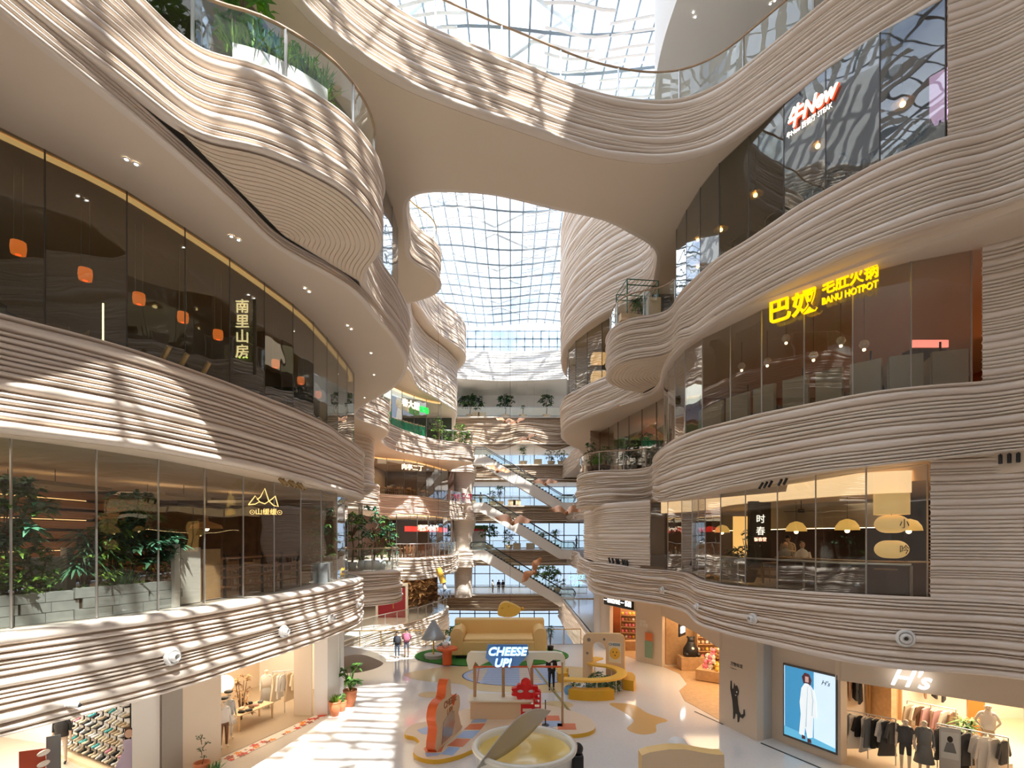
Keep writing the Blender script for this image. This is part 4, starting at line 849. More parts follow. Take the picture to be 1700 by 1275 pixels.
# position on a facade: point of curve A seen at column px, pushed out by off
def onA(A, side, px, off=.0, rng=(3, 62)):
    n = normals(A, side); q = 850+F*(A[:,0]+n[:,0]*off)/np.maximum(A[:,1]+n[:,1]*off, .5); ok = (A[:,1] > rng[0]) & (A[:,1] < rng[1]); k = int(np.argmin(np.where(ok, np.abs(q-px), 1e9)))
    return A[k,0]+n[k,0]*off, A[k,1]+n[k,1]*off, math.atan2(n[k,1], n[k,0]), k
def zat(py, Y): return CZ+(HZ-py)/F*Y
# ============================================================ FITTINGS ON THE BANDS
def nozzle(A, side, px, py, r, label, rng):
    x, y, a, k = onA(A, side, px, .08, rng); z = zat(py, y); o = empty('air_nozzle', (x, y, z), label, 'air nozzle', 'round air nozzles on the ribbed bands')
    R_ = r*y/F; M = Matrix.Rotation(a, 4, 'Z') @ Matrix.Rotation(PI/2, 4, 'Y')
    b = MB(); b.lathe([(0, .0), (R_*1.0, 0), (R_*1.05, .05), (R_*.95, .1), (R_*.72, .11), (R_*.68, .05), (0, .05)], (0, 0, 0), WHITE, 24); b.V = [tuple(M @ Vector(v)) for v in b.V]; b.build('flange', o)
    b = MB(); b.lathe([(R_*.6, .04), (R_*.62, .14), (R_*.5, .2), (R_*.36, .22), (R_*.33, .14), (0, .13)], (0, 0, 0), WHITE, 20); b.V = [tuple(M @ Vector(v)) for v in b.V]; b.build('jet_ball', o)
    b = MB(); b.lathe([(R_*.33, .135), (0, .14)], (0, 0, 0), mat('nozzle_throat', (.10, .085, .065), .6), 16); b.V = [tuple(M @ Vector(v)) for v in b.V]; b.build('throat', o)
for px, py, r, lb in ((285, 1090, 14, 'largest white round air nozzle on the lowest left band'), (470, 1048, 10, 'round white air nozzle halfway along the sunlit lowest left band'), (546, 1027, 7, 'small round air nozzle near the right end of the lowest left band'), (591, 1004, 5, 'tiny round air nozzle at the tip of the lowest left band')): nozzle(L2, 1, px, py, r, lb, (4, 22.5))
for px, py, r, lb, rg in ((1507, 1059, 14, 'largest round air nozzle on the lowest right band, above the fashion shop letters', (5, 20)), (1252, 1027, 9, 'round air nozzle on the right band above the cat wall', (10, 20)), (1159, 1007, 6, 'small round air nozzle near the bend of the lowest right band', (18, 24)), (1100, 980, 6, 'small round air nozzle on the right band over the toy shop', (24, 28))): nozzle(R2, -1, px, py, r, lb, rg)
x, y, a, k = onA(L2, 1, 112, .06, (5, 12)); cc = empty('security_camera', (x, y, zat(1168, y)), 'white security camera low on the left ribbed band', 'camera')
b = MB(); b.box((0, 0, 0), (.10, .14, .10), WHITE, bev=.02); b.build('mount', cc); b = MB(); b.tube([(.05, 0, -.02), (.22, .05, -.05)], [.05, .055], WHITE, 12); b.build('housing', cc); MB().ball((.23, .052, -.052), .035, BLACK, 10, 6).build('lens', cc)
GOLDM = mat('bronze_metal', (.42, .30, .14), .35, .7)
def spot(loc, rz, label, m, tilt=.5, s=1.0, grp=None):
    o = empty('spotlight', loc, label, 'spotlight', grp, rz=rz, sc=s)
    MB().tube([(0, 0, 0), (0, 0, .08)], .015, m, 6).build('bracket', o); b = MB(); b.tube([(-.08*math.sin(tilt), 0, .03), (.2*math.sin(tilt), 0, .08+.2*math.cos(tilt))], .045, m, 12); b.build('lamp_head', o)
    return o
for q, (px, py) in enumerate(((272, 592), (308, 606), (342, 617))):
    x, y, a, k = onA(L3, 1, px, -.06, (5, 20)); spot((x, y, L3[k,2]), a, ('first', 'second', 'third')[q]+' bronze spotlight from the left on the long ledge under the dark glass', GOLDM, .6, 1.2, 'bronze spotlights on the ledge')
for q in range(6):
    px = 466+q*7; x, y, a, k = onA(L3, 1, px, .02, (10, 21)); o = spot((x, y, L3[k,3]-.01), a, 'small bronze spotlight hung in a row of six under the left band', GOLDM, .8, 1.0, 'six spotlights under the left band'); o.rotation_euler.x = PI
for q in range(5):
    px = 1266+q*9; x, y, a, k = onA(R3, -1, px, -.05, (10, 21)); o = spot((x, y, R3[k,3]-.01), a, 'small dark spotlight hung in a row of five under the right band', BLACK, .8, .9, 'five spotlights under the right band'); o.rotation_euler.x = PI
for q in range(3):
    px = 1658+q*18; x, y, a, k = onA(R3, -1, px, -.1, (5, 16)); o = spot((x, y, R3[k,3]-.01), a, 'black cylinder spotlight in a row of three above the plain ribbed wall', BLACK, .15, .9, 'three spotlights at the right edge'); o.rotation_euler.x = PI
for q in range(7):
    px = 1013+q*5; x, y, a, k = onA(R2, -1, px, -.1, (26, 36)); spot((x, y, R2[k,2]), a, 'small dark spotlight in a row of seven on the ledge below the ribbed drum', BLACK, .3, 1.2, 'seven spotlights on the drum ledge')
# recessed ceiling spots
def downlight(px, py, z, label, grp='recessed spots in the cream ceilings'):
    x, y, _ = P(px, py, z); o = empty('downlight', (x, y, z-.012), label, 'downlight', grp); b = MB(); b.lathe([(.028, .008), (.055, -.012), (.065, 0), (.065, .01)], (0, 0, 0), WHITE, 14); b.build('trim_ring', o); MB()._cyl((0, 0, -.004), .03, .008, LWHITE, 12).build('lamp', o)
for px, py in ((210, 264), (226, 272), (384, 392), (396, 398), (506, 478), (513, 484), (577, 540), (583, 546), (616, 586), (621, 622), (605, 660)): downlight(px, py, 14.7, 'small recessed spot in the broad cream ceiling above the dark left glass')
for px, py in ((1151, 20), (1154, 28), (1279, 6), (1286, 1)): downlight(px, py, 25.9, 'lit recessed spot in the white top-floor ceiling')
for px, py in ((1676, 368), (1694, 364)): downlight(px, py, 14.78, 'recessed spot in the cream ceiling at the right edge')
# ============================================================ SIGNS
SGOLD = emat('sign_gold', (1.0, .66, .22), 0.476); SWHT = emat('sign_white', (1.0, .93, .80), 0.574); SYEL = emat('sign_yellow', (1.0, .62, .0), 0.385); SFAR = emat('sign_far_white', (1.0, .85, .62), 0.369); SRED = emat('sign_red', (1.0, .08, .02), 0.320); SGRN = emat('sign_green', (.02, .6, .08), 0.320); SBLUE = emat('sign_blue_white', (.35, .72, 1.0), 0.492)
def sign(nm, label, loc): return empty(nm, loc, label, 'sign')
def facade_text(r, A, side, px, py, rng, body, size, m, off=.12, ext=.03, shear=0, bold=0, nm='lettering', px2=None):
    x, y, a, k = onA(A, side, px, off, rng); z = zat(py, y)
    if px2: x2, y2, _, _ = onA(A, side, px2, off, rng); dx, dy = x2-x, y2-y
    else: dx, dy = math.sin(a)*-1, math.cos(a)
    M = Matrix.Translation((x-r.location.x, y-r.location.y, z-r.location.z)) @ upright(dx, dy)
    return textmesh(nm, body, size, m, r, M, ext, shear=shear, bold=bold)
# left third floor: vertical four-character sign
x, y, a, k = onA(L3, 1, 404, -.55, (8, 20)); s_ = sign('shop_sign', 'tall vertical sign of four warm white characters inside the dark left glass', (x, y, zat(590, y)))
for q, ch in enumerate('南里山房'):
    textmesh('character', ch, .40, SGOLD if q < 0 else emat('sign_warm', (1.0, .80, .45), 0.738), s_, Matrix.Translation((-.2, 0, zat(517+q*25, y)-s_.location.z)) @ upright(1, .0), .02)
textmesh('lettering', '• • •', .16, emat('sign_lime', (.6, .9, .1), 1.230), s_, Matrix.Translation((-.1, 0, zat(597, y)-s_.location.z)) @ upright(1, .0), .01)
b = MB(); b.box((.02, .12, .55), (.62, .03, 2.1), mat('smoked_board', (.08, .065, .05), .3)); b.build('backboard', s_)
# mountain outline sign, left second floor
def mountain(r, M, s, m, nm='mountain_outline'):
    b = MB()
    for pts in ([(-.1, .0), (.55, .95), (.95, .35), (.55, .08), (-.1, .0)], [(.72, .55), (1.05, .85), (1.45, 1.75), (1.85, .42), (1.45, .12), (.95, .32)], [(1.85, .42), (2.2, .7), (2.45, 1.0), (2.75, -.15), (2.3, -.02), (1.85, .42)]): b.tube([M @ Vector((x*s, y*s, 0)) for x, y in pts], .035*s*1.6, m, 6)
    return b.build(nm, r)
x, y, a, k = onA(L2, 1, 414, -.3, (8, 20)); s_ = sign('shop_sign', 'gold outline of three mountain peaks over characters on the left restaurant glass', (x, y, zat(838, y))); u_ = upright(1, .35)
mountain(s_, u_, .27, SGOLD); textmesh('lettering', '⊙山缓缓⊙', .19, SGOLD, s_, Matrix.Translation((0, 0, -.26)) @ u_, .015)
# right fourth floor
x, y, a, k = onA(R4M, -1, 1306, -.2, (8, 20)); s_ = sign('shop_sign', 'white and red sign 牛New leaning along the upper right dark glass', (x, y, zat(216, y)))
def two(A, side, p1, p2, rng, off): x1, y1, _, _ = onA(A, side, p1, off, rng); x2, y2, _, _ = onA(A, side, p2, off, rng); return (x1, y1), (x2, y2)
(q1, q2) = two(R4M, -1, 1306, 1388, (8, 20), -.2); L_ = math.hypot(q2[0]-q1[0], q2[1]-q1[1]); u_ = upright(q2[0]-q1[0], q2[1]-q1[1])
t = textmesh('lettering', '牛New', .62, SWHT, s_, u_, .03, shear=.3, bold=.012); wd_ = t.dimensions; sc_ = L_/max(.1, max(v.co.xy.length for v in t.data.vertices)); t.scale = (sc_, sc_, 1)
textmesh('red_accent', '牛New', .62, SRED, s_, Matrix.Translation((.0, 0, -.035)) @ u_ @ Matrix.Translation((.03, 0, -.04)), .02, shear=.3, bold=.02).scale = (sc_, sc_, 1)
textmesh('subtitle', '牛New 西餐厅 STEAK', .2, SWHT, s_, Matrix.Translation((0, 0, -.27)) @ u_, .015).scale = (.93*sc_, .93*sc_, 1)
# right third floor
(q1, q2) = two(R3, -1, 1271, 1456, (8, 20), -.1); L_ = math.hypot(q2[0]-q1[0], q2[1]-q1[1]); u_ = upright(q2[0]-q1[0], q2[1]-q1[1])
s_ = sign('shop_sign', 'large yellow illuminated hotpot sign 巴奴毛肚火锅 on the right glass', (q1[0], q1[1], zat(541, q1[1])))
def fit(o, w):
    xs_ = max(v.co.xy.length for v in o.data.vertices); k = w/xs_; o.scale = (k, k, 1); return k
t = textmesh('lettering', '巴奴', .82, SYEL, s_, Matrix.Translation((0, 0, .08)) @ u_, .05, bold=.01); t.scale = (L_*.49/max(v.co.xy.length for v in t.data.vertices),)*2+(1,)
d_ = Vector((q2[0]-q1[0], q2[1]-q1[1], 0))
t = textmesh('lettering', '毛肚火锅', .5, SYEL, s_, u_, .04, bold=.008, loc=tuple(d_*.53+Vector((0, 0, .42)))); fit(t, L_*.47)
t = textmesh('lettering', 'BANU HOTPOT', .27, SYEL, s_, u_, .04, bold=.006, loc=tuple(d_*.53+Vector((0, 0, .10)))); fit(t, L_*.47)
hb = MB()
for f_ in (.03, .45, .97): p = d_*f_; hb.tube([(p.x, p.y, .6), (p.x, p.y, 14.75-s_.location.z)], .02, BLACK, 6)
hb.build('hanger', s_)
# right second floor: black board with white characters
x, y, a, k = onA(R2, -1, 1270, -1.2, (8, 20)); s_ = sign('shop_sign', 'black column board with white characters 时春 behind the lit restaurant glass', (x, y, 6.5))
X0 = (1248-850)/F*y; X1 = (1278-850)/F*y; xc = (X0+X1)/2-x; MB().box((xc, .12, 1.0), (X1-X0+.1, .2, 2.3), BLACK).build('board', s_)
for q, ch in enumerate('时春'): textmesh('character', ch, .33, SWHT, s_, Matrix.Translation((xc-.17, 0, zat(867+q*20, y)-6.5)) @ upright(1, 0), .01)
textmesh('lettering', '饭春堂', .15, emat('sign_pinkish', (1, .5, .35), 1.230), s_, Matrix.Translation((xc-.24, 0, zat(898, y)-6.5)) @ upright(1, 0), .01)
# fascia letters of the fashion shop and its screen
xf, yf = 11.62, 15.75; s_ = sign('shop_sign', "white handwritten H's letters on the fascia above the clothes racks", (xf, yf, 3.0)); dd = (3.3, -2.75); u_ = upright(*dd); nn_ = Vector((dd[1], -dd[0], 0)).normalized()*.2
textmesh('lettering', "H's", .72, emat('letter_white', (1, 1, 1), .9), s_, Matrix.Translation((nn_.x, nn_.y, -.1)) @ u_, .02, shear=.35, bold=.012)
SCRB = emat('screen_blue', (.05, .28, .52), 0.276); SCRL = emat('screen_pale', (.62, .80, .95), 0.289); SCRW = emat('screen_cloth', (.80, .88, .92), 0.262); SCRD = emat('screen_dark', (.10, .03, .04), 0.164); SCRS = emat('screen_skin', (.65, .40, .36), 0.223)
p0, p1 = Vector((9.79, 18.31, 0)), Vector((10.62, 16.73, 0)); dl = (p1-p0); Ls = dl.length; u_ = upright(dl.x, dl.y); scn = empty('advertising_screen', (p0.x, p0.y, .35), 'tall lit advertising screen of a woman in a long pale dress', 'screen')
nv = Vector((dl.y, -dl.x, 0)).normalized(); b = MB(); c_ = dl/2; b.box((c_.x+nv.x*.03, c_.y+nv.y*.03, 1.22), (Ls+.1, .10, 2.6), mat('screen_bezel', (.1, .1, .1), 0.320), math.atan2(dl.y, dl.x)); b.build('bezel', scn)
def flat(poly, m, nm, zo): b = MB(); M = Matrix.Translation(nv*zo) @ u_; b.prism(poly, 0, .004, m, M=M); return b.build(nm, DSP[0] if DSP else scn)
DSP = []; DSP.append(flat([(0, 0), (Ls, 0), (Ls, 2.45), (0, 2.45)], SCRL, 'display', .085))
flat([(0.03, .2), (Ls*.60, .0), (Ls*.60, 2.45), (.03, 2.45)], SCRB, 'blue_backdrop_picture', .09); flat([(0, 0), (Ls, 0), (Ls, .12), (Ls*.6, .22), (0, .3)], emat('screen_mid', (.12, .45, .68), 0.276), 'floor_picture', .091)
flat([(.56, .2), (.74, .14), (.78, .5), (.86, .14), (1.04, .22), (1.06, .9), (1.18, .92), (1.16, 1.4), (1.08, 1.82), (.94, 2.0), (.76, 2.0), (.64, 1.8), (.58, 1.3), (.62, .9)], SCRW, 'dress_picture', .096)
flat([(.78, .5), (.82, 1.2), (.86, 1.9), (.88, 1.9), (.85, 1.2), (.83, .5)], emat('screen_fold', (.5, .6, .68), 0.262), 'dress_fold_picture', .099); flat([(1.0, .95), (1.03, 1.5), (.98, 1.85), (1.0, 1.86), (1.07, 1.5), (1.04, .95)], emat('screen_fold', (.5, .6, .68), 0.262), 'sleeve_fold_picture', .099); flat([(.72, 1.98), (.66, 2.2), (.76, 2.36), (.92, 2.34), (1.0, 2.15), (.96, 1.96), (.85, 2.02)], SCRD, 'hair_picture', .1); flat([(.78, 2.05), (.78, 2.24), (.9, 2.24), (.9, 2.05)], SCRS, 'face_picture', .104); flat([(.66, .06), (.78, .08), (.78, .18), (.66, .2)], SCRD, 'shoe_picture', .1); flat([(.86, .0), (1.0, .02), (.98, .14), (.86, .14)], SCRD, 'shoe_picture', .1)
textmesh('lettering', "H's", .22, BLACK, scn, Matrix.Translation((0, 0, 0)) @ u_, .002, shear=.35, loc=tuple(dl*.74+nv*.1+Vector((0, 0, 2.1))))
# cat silhouette on the cream wall
p0, p1 = Vector((8.4, 20.3, 0)), Vector((8.95, 18.6, 0)); dl = p1-p0; dl.normalize(); nv = Vector((dl.y, -dl.x, 0)).normalized(); ct = empty('wall_decal', tuple(p0+nv*.165+Vector((0, 0, .35))), 'black stretching cat silhouette on the cream wall beside the screen', 'decal')
cp = [(.55, 1.15), (.56, 1.48), (.62, 1.50), (.64, 1.2), (.72, 1.22), (.76, 1.46), (.82, 1.34), (.9, 1.40), (1.0, 1.2), (.98, 1.08), (.92, .98), (.95, .7), (1.02, .45), (1.12, .35), (1.22, .42), (1.24, .6), (1.3, .6), (1.32, .4), (1.2, .24), (1.05, .26), (1.0, .05), (.94, 0), (.92, .3), (.82, .32), (.78, .1), (.7, .05), (.7, .4), (.66, .75), (.6, .98)]
b = MB(); b.prism(cp, 0, .006, BLACK, M=upright(dl.x, dl.y)); b.build('cat_shape', ct); b = MB(); b.prism([(.86, 1.14), (.9, 1.1), (.94, 1.15), (.9, 1.19)], 0, .004, WHITE, M=Matrix.Translation(nv*.006) @ upright(dl.x, dl.y)); b.prism([(.8, 1.02), (.84, .98), (.9, 1.04), (.86, 1.02)], 0, .004, WHITE, M=Matrix.Translation(nv*.006) @ upright(dl.x, dl.y)); b.build('face_marks', ct)
t_ = tag(textmesh('wall_lettering', '万物有灵\nMEOW HOUSE'.replace('MEOW HOUSE', '——'), .16, BLACK, None, upright(dl.x, dl.y), .003, loc=tuple(p0+nv*.16+dl*.55+Vector((0, 0, 2.45)))), 'small black two-line lettering high on the cat wall', 'lettering')
# snack shop lightbox, far right ground floor
p0, p1 = Vector((6.25, 33.3, 0)), Vector((7.45, 30.7, 0)); dl = p1-p0; nv = Vector((dl.y, -dl.x, 0)).normalized(); s_ = sign('lightbox_sign', 'long black lightbox with white lettering over the far toy shop door', tuple(p0+nv*.25+Vector((0, 0, 3.0))))
MB().box((dl.x/2, dl.y/2, .3), (dl.length, .15, .62), BLACK, math.atan2(dl.y, dl.x)).build('box', s_); textmesh('lettering', '一 DNGMAE 一 乐园', .36, LWHITE, s_, Matrix.Translation(nv*.09+Vector((0, 0, .17))) @ upright(dl.x, dl.y), .01); s_.children[-1].scale = (.86, .86, 1)
# signs of far shops on the left
x, y, a, k = onA(L4T, 1, 668, .0, (38, 50)); s_ = sign('shop_sign', 'warm characters with a green tab over the green-curtained shop', (x, y, zat(672, y))); u_ = upright(.55, .84)
t = textmesh('lettering', '春大厨', .72, SFAR, s_, u_, .04, bold=.02); textmesh('green_tab', '农场', .6, SGRN, s_, u_, .05, bold=.03, loc=(1.2, 1.83, -.1))
x, y, a, k = onA(L3, 1, 666, -.3, (44, 58)); s_ = sign('shop_sign', 'small warm sign in the window of the dark brown third-floor restaurant', (x, y, zat(778, y))); textmesh('lettering', '肉亭二丁', .6, SFAR, s_, upright(.75, .65), .03, bold=.015)
x, y, a, k = onA(L2, 1, 683, -.5, (42, 54)); s_ = sign('shop_sign', 'white characters above the red lanterns of the second-floor restaurant', (x, y, zat(880, y))); textmesh('lettering', '炭烤小馆', .5, SFAR, s_, upright(.75, .65), .03, bold=.02)
# CHEESE UP! neon, hanging in front of the far right landing
s_ = sign('neon_sign', 'blue-white CHEESE UP! letters hanging beside the far right balcony', D(943, 962, 38)); textmesh('lettering', 'CHEESE\n  UP!', .5, SBLUE, s_, upright(1, 0), .05, shear=.2, bold=.008); hb = MB(); hb.tube([(.2, 0, .6), (.2, 0, 3.8-s_.location.z)], .012, BLACK, 5); hb.tube([(1.6, 0, .6), (1.6, 0, 3.8-s_.location.z)], .012, BLACK, 5); hb.build('hanger', s_)
# ============================================================ THE EXHIBITS ON THE GROUND FLOOR
ORANGE = mat('orange_paint', (.80, .14, .03), .35); YELB = mat('mustard_yellow', (.80, .46, .03), .4); CHEE = mat('cheese_yellow', (.90, .62, .25), .5); CHEED = mat('bright_cheese', (.92, .55, .08), .4)
CREAMP = mat('cream_lacquer', (.86, .80, .62), .3); PLYW = mat('pale_plywood', (.80, .60, .38), .45); TURF = mat('green_turf', (.03, .17, .02), .9, noise=(60, (.06, .26, .03), .3, .7), bump=(200, .6, .02)); LBLUE = mat('pale_blue', (.38, .53, .78), .35); REDP = mat('bright_red', (.75, .01, .01), .35)
BLUEM = mat('sky_blue', (.20, .45, .75), .35); GREYP = mat('pale_grey', (.60, .60, .60), .4)
def ell(cx, cy, rx, ry, n=48): return [(cx+rx*math.cos(2*PI*k/n), cy+ry*math.sin(2*PI*k/n)) for k in range(n)]
def blob(pts, n=8): A = cr([pts[-1]]+pts+[pts[0], pts[1]], n); return [tuple(p) for p in A[n:-n-0][:-1]]
def decal(nm, poly, z, m, label, extra=None):
    b = MB(); b.prism(poly, z, z+.004, m)
    o = b.build(nm); tag(o, label, 'floor decal'); return o
def gp(px, py, z=0): x, y, _ = P(px, py, z); return (x, y)
decal('floor_decal', blob([gp(672, 1119), gp(735, 1108), gp(850, 1104), gp(945, 1106), gp(990, 1115), gp(970, 1133), gp(935, 1148), gp(870, 1150), gp(790, 1146), gp(765, 1136), gp(700, 1130)]), .002, mat('straw_decal', (.70, .55, .30), .15), 'big straw-coloured splash decal round the blue oval on the floor')
fd = decal('floor_decal', ell(.2, 27.2, 2.85, 1.95), .007, mat('decal_outline', (.08, .10, .25), .2), 'large pale blue oval floor decal with ruled lines before the sofa')
b = MB(); b.prism(ell(.2, 27.2, 2.78, 1.89), .012, .014, LBLUE); b.prism(ell(.2, 27.2, 2.55, 1.7), .015, .017, mat('decal_cream', (.78, .72, .64), .2)); b.build('oval_field', fd)
b = MB(); b.prism([(-1.6, 25.65), (-1.3, 28.75), (.4, 28.87), (.4, 25.5)], .018, .02, LBLUE); b.prism([(1.0, 28.8), (2.2, 28.3), (2.7, 27.2), (2.3, 26.1), (1.6, 25.8)], .018, .02, LBLUE); b.build('blue_panel', fd)
b = MB()
for k in range(7): yy = 25.9+k*.42; hw = 2.5*math.sqrt(max(0, 1-((yy-27.2)/1.7)**2)); b.box((.2, yy, .0225), (2*hw, .025, .003), mat('ruled_line', (.2, .25, .5), .3))
b.build('ruled_lines', fd); b = MB()
for xx in (-1.75, 1.0): b.tube([(xx, 25.7, .024), (xx-.1, 28.7, .024)], .02, mat('red_line', (.5, .03, .05), .3), 4)
b.build('red_line', fd)
decal('floor_decal', ell(*gp(714, 1153), .55, .45), .002, mat('straw_decal', (.70, .55, .30), .15), 'small straw oval decal on the floor behind the orange board')
decal('floor_decal', ell(*gp(925, 1170), .7, .5), .002, mat('straw_decal', (.70, .55, .30), .15), 'small straw oval decal between the guard and the red doll spot')
decal('floor_decal', blob([gp(1012, 1168), gp(1050, 1170), gp(1075, 1184), (gp(1108, 1196)), gp(1090, 1203), gp(1088, 1216), gp(1062, 1219), gp(1041, 1210), gp(1052, 1196), gp(1035, 1182)]), .002, mat('orange_decal', (.72, .45, .18), .15), 'tan orange cloud-shaped decal on the open floor at right')
decal('floor_decal', blob([gp(1090, 1246), gp(1130, 1240), gp(1170, 1246), gp(1185, 1262), gp(1120, 1268)]), .002, mat('purple_decal', (.35, .25, .55), .2), 'purple splash decal partly behind the yellow curved board')
for (a, c) in ((gp(882, 1102), gp(968, 1209)),):
    L = math.hypot(c[0]-a[0], c[1]-a[1]); tag(MB().box(((a[0]+c[0])/2, (a[1]+c[1])/2, .03), (L, .09, .05), mat('olive_tape', (.35, .28, .08), .4), math.atan2(c[1]-a[1], c[0]-a[0])).build('cable_cover'), 'long thin olive cable cover running diagonally across the floor', 'cable cover')
tag(MB().prism(blob([gp(568, 1092), gp(600, 1087), (gp(632, 1098)), gp(634, 1104), gp(615, 1112), gp(585, 1117), gp(560, 1112)]), 0, .012, mat('pebble_brown', (.34, .27, .21), .8)).build('floor_mat'), 'brown rounded mat on the white floor before the walking people', 'floor mat')
# turf island, sofa, lamp, table
tag(MB().prism(ell(-1.25, 31.7, 4.75, 2.75, 64), 0, .05, TURF, side=mat('turf_side', (.03, .12, .02), .9)).build('turf_island'), 'green oval turf island carrying the giant sofa', 'artificial turf')
so = empty('giant_sofa', (-.8, 31.9, .05), 'giant cheese-coloured sofa on green turf', 'sofa')
MB().box((0, 0, .12), (5.2, 2.2, .2), BLACK).build('plinth', so); MB().box((0, 0, .62), (5.6, 2.5, .85), CHEE, bev=.08).build('base', so)  # black plinth block stands in for the shaded gap under the sofa base
MB().box((0, .95, 1.25), (5.7, .7, 1.7), CHEE, bev=.12).build('backrest', so)
for s in (-1, 1):
    b = MB(); b.box((s*2.5, -.12, .85), (.76, 2.36, 1.3), CHEE, bev=.08); b.tube([(s*2.5, -1.32, 1.42), (s*2.5, 1.0, 1.42)], .40, CHEE, 20); b.build('armrest', so)
MB().box((0, -.2, 1.1), (4.2, 2.0, .2), CHEE, bev=.07).build('seat_cushion', so)
lp = empty('giant_lamp', (-4.75, 31.0, .05), 'oversized cone lamp with grey glass shade left of the sofa', 'lamp'); MB()._cyl((0, 0, 0), .56, .2, GREYP, 32).build('base', lp)
MB().tube([(0, 0, .2), (0, 0, 2.2)], .05, YELB, 10).build('pole', lp); b = MB(); b.lathe([(.1, 2.25), (.28, 1.95), (.55, 1.5), (.75, 1.15), (.72, 1.15), (.26, 1.9), (.08, 2.2)], (0, 0, 0), mat('frosted_shade', (.45, .50, .55), .3, alpha=.75), 28); b.build('lamp_shade', lp); MB().ball((0, 0, 1.35), (.14, .14, .28), emat('bulb_white', (.8, .95, 1), .5), 14, 8).build('bulb', lp)
tb = empty('round_table', (-3.72, 29.35, 0.05), 'orange round pedestal table on the turf beside the big lamp', 'table'); MB()._cyl((0, 0, .85), .6, .11, ORANGE, 32).build('tabletop', tb); MB()._cyl((0, 0, 0), .27, .86, ORANGE, 24).build('pedestal', tb)
cup = empty('mug', (-3.82, 29.4, 1.01), 'small white mug with dark spots on the orange table', 'mug'); MB().lathe([(0, 0), (.15, 0), (.17, .3), (.15, .3), (.13, .03), (0, .03)], (0, 0, 0), WHITE, 16).build('body', cup); MB().tube([(.16, 0, .07), (.25, 0, .1), (.25, 0, .22), (.16, 0, .25)], .02, WHITE, 6).build('handle', cup)
plant('potted_plant', (-3.7, 32.2, .05), 'broad', 1.5, 1.1, 5, LEAF, 'dark green broad-leaved plant standing between lamp and sofa', pot=(.25, .4, TERRA)); plant('shrub', (-4.3, 32.3, .05), 'bush', .55, 1.0, 6, LEAFD, 'low dark shrub on the turf behind the big lamp'); plant('potted_plant', (2.45, 32.6, .05), 'palm', 1.5, .8, 8, LEAFD, 'dark plant at the right end of the giant sofa', pot=(.2, .35, BLACK))
ch_ = empty('side_chair', (-.25, 29.6, .05), 'small pale blue stool with printed front under the neon letters', 'stool')
MB().box((0, 0, .72), (1.0, .4, .5), LBLUE, bev=.05).build('backrest', ch_)
for s in (-1, 1): MB().box((s*.4, 0, .24), (.12, .35, .5), LBLUE).build('leg', ch_)
MB().prism(blob([(-.2, .6), (0, .5), (.2, .6), (.22, .8), (-.2, .82)]), 0, .01, ORANGE, M=Matrix.Translation((0, -.21, 0)) @ upright(1, 0)).build('print', ch_)
# hanging cheeses and fork
fc = empty('hanging_cheese', D(847, 1011, 29.5), 'yellow cheese-shaped balloon floating above the sofa back', 'hanging decoration')
b = MB(); b.prism(blob([(-.68, -.3), (-.62, .2), (-.3, .42), (.1, .32), (.5, .12), (.62, -.02), (.35, -.32), (-.1, -.42)]), -.35, .35, CHEED, M=Matrix(((1, 0, 0, 0), (0, 0, 1, 0), (0, 1, 0, 0), (0, 0, 0, 1)))); b.build('body', fc)
b = MB(); b.ball((.72, 0, .02), (.1, .08, .1), CHEED, 10, 6); b.build('knot', fc); b = MB(); b.ball((-.45, -.33, .1), (.1, .04, .07), YELB, 10, 6); b.ball((-.1, -.34, .2), (.07, .04, .05), YELB, 10, 6); b.build('holes', fc); MB().tube([(0, 0, .38), (0, 0, 30.8)], .008, BLACK, 4).build('cable', fc)
fk = empty('hanging_fork', D(736, 950, 36), 'hanging yellow-handled fork with pale blue prongs near the void', 'hanging decoration'); b = MB(); b.tube([(-.35, 0, .3), (.0, 0, -.75)], [.18, .22], CHEED, 14); b.build('handle', fk)
b = MB(); b.tube([(0, 0, -.75), (.12, 0, -1.2)], [.08, .14], GREYP, 10); b.box((.15, 0, -1.3), (.75, .1, .2), LBLUE, bev=.03)
for k in range(4): b.tube([(-.15+k*.2, 0, -1.3), (-.12+k*.21, 0, -1.8)], [.06, .04], LBLUE, 8)
b.build('prongs', fk); MB().tube([(-.35, 0, .3), (-.35, 0, 29)], .008, BLACK, 4).build('cable', fk)
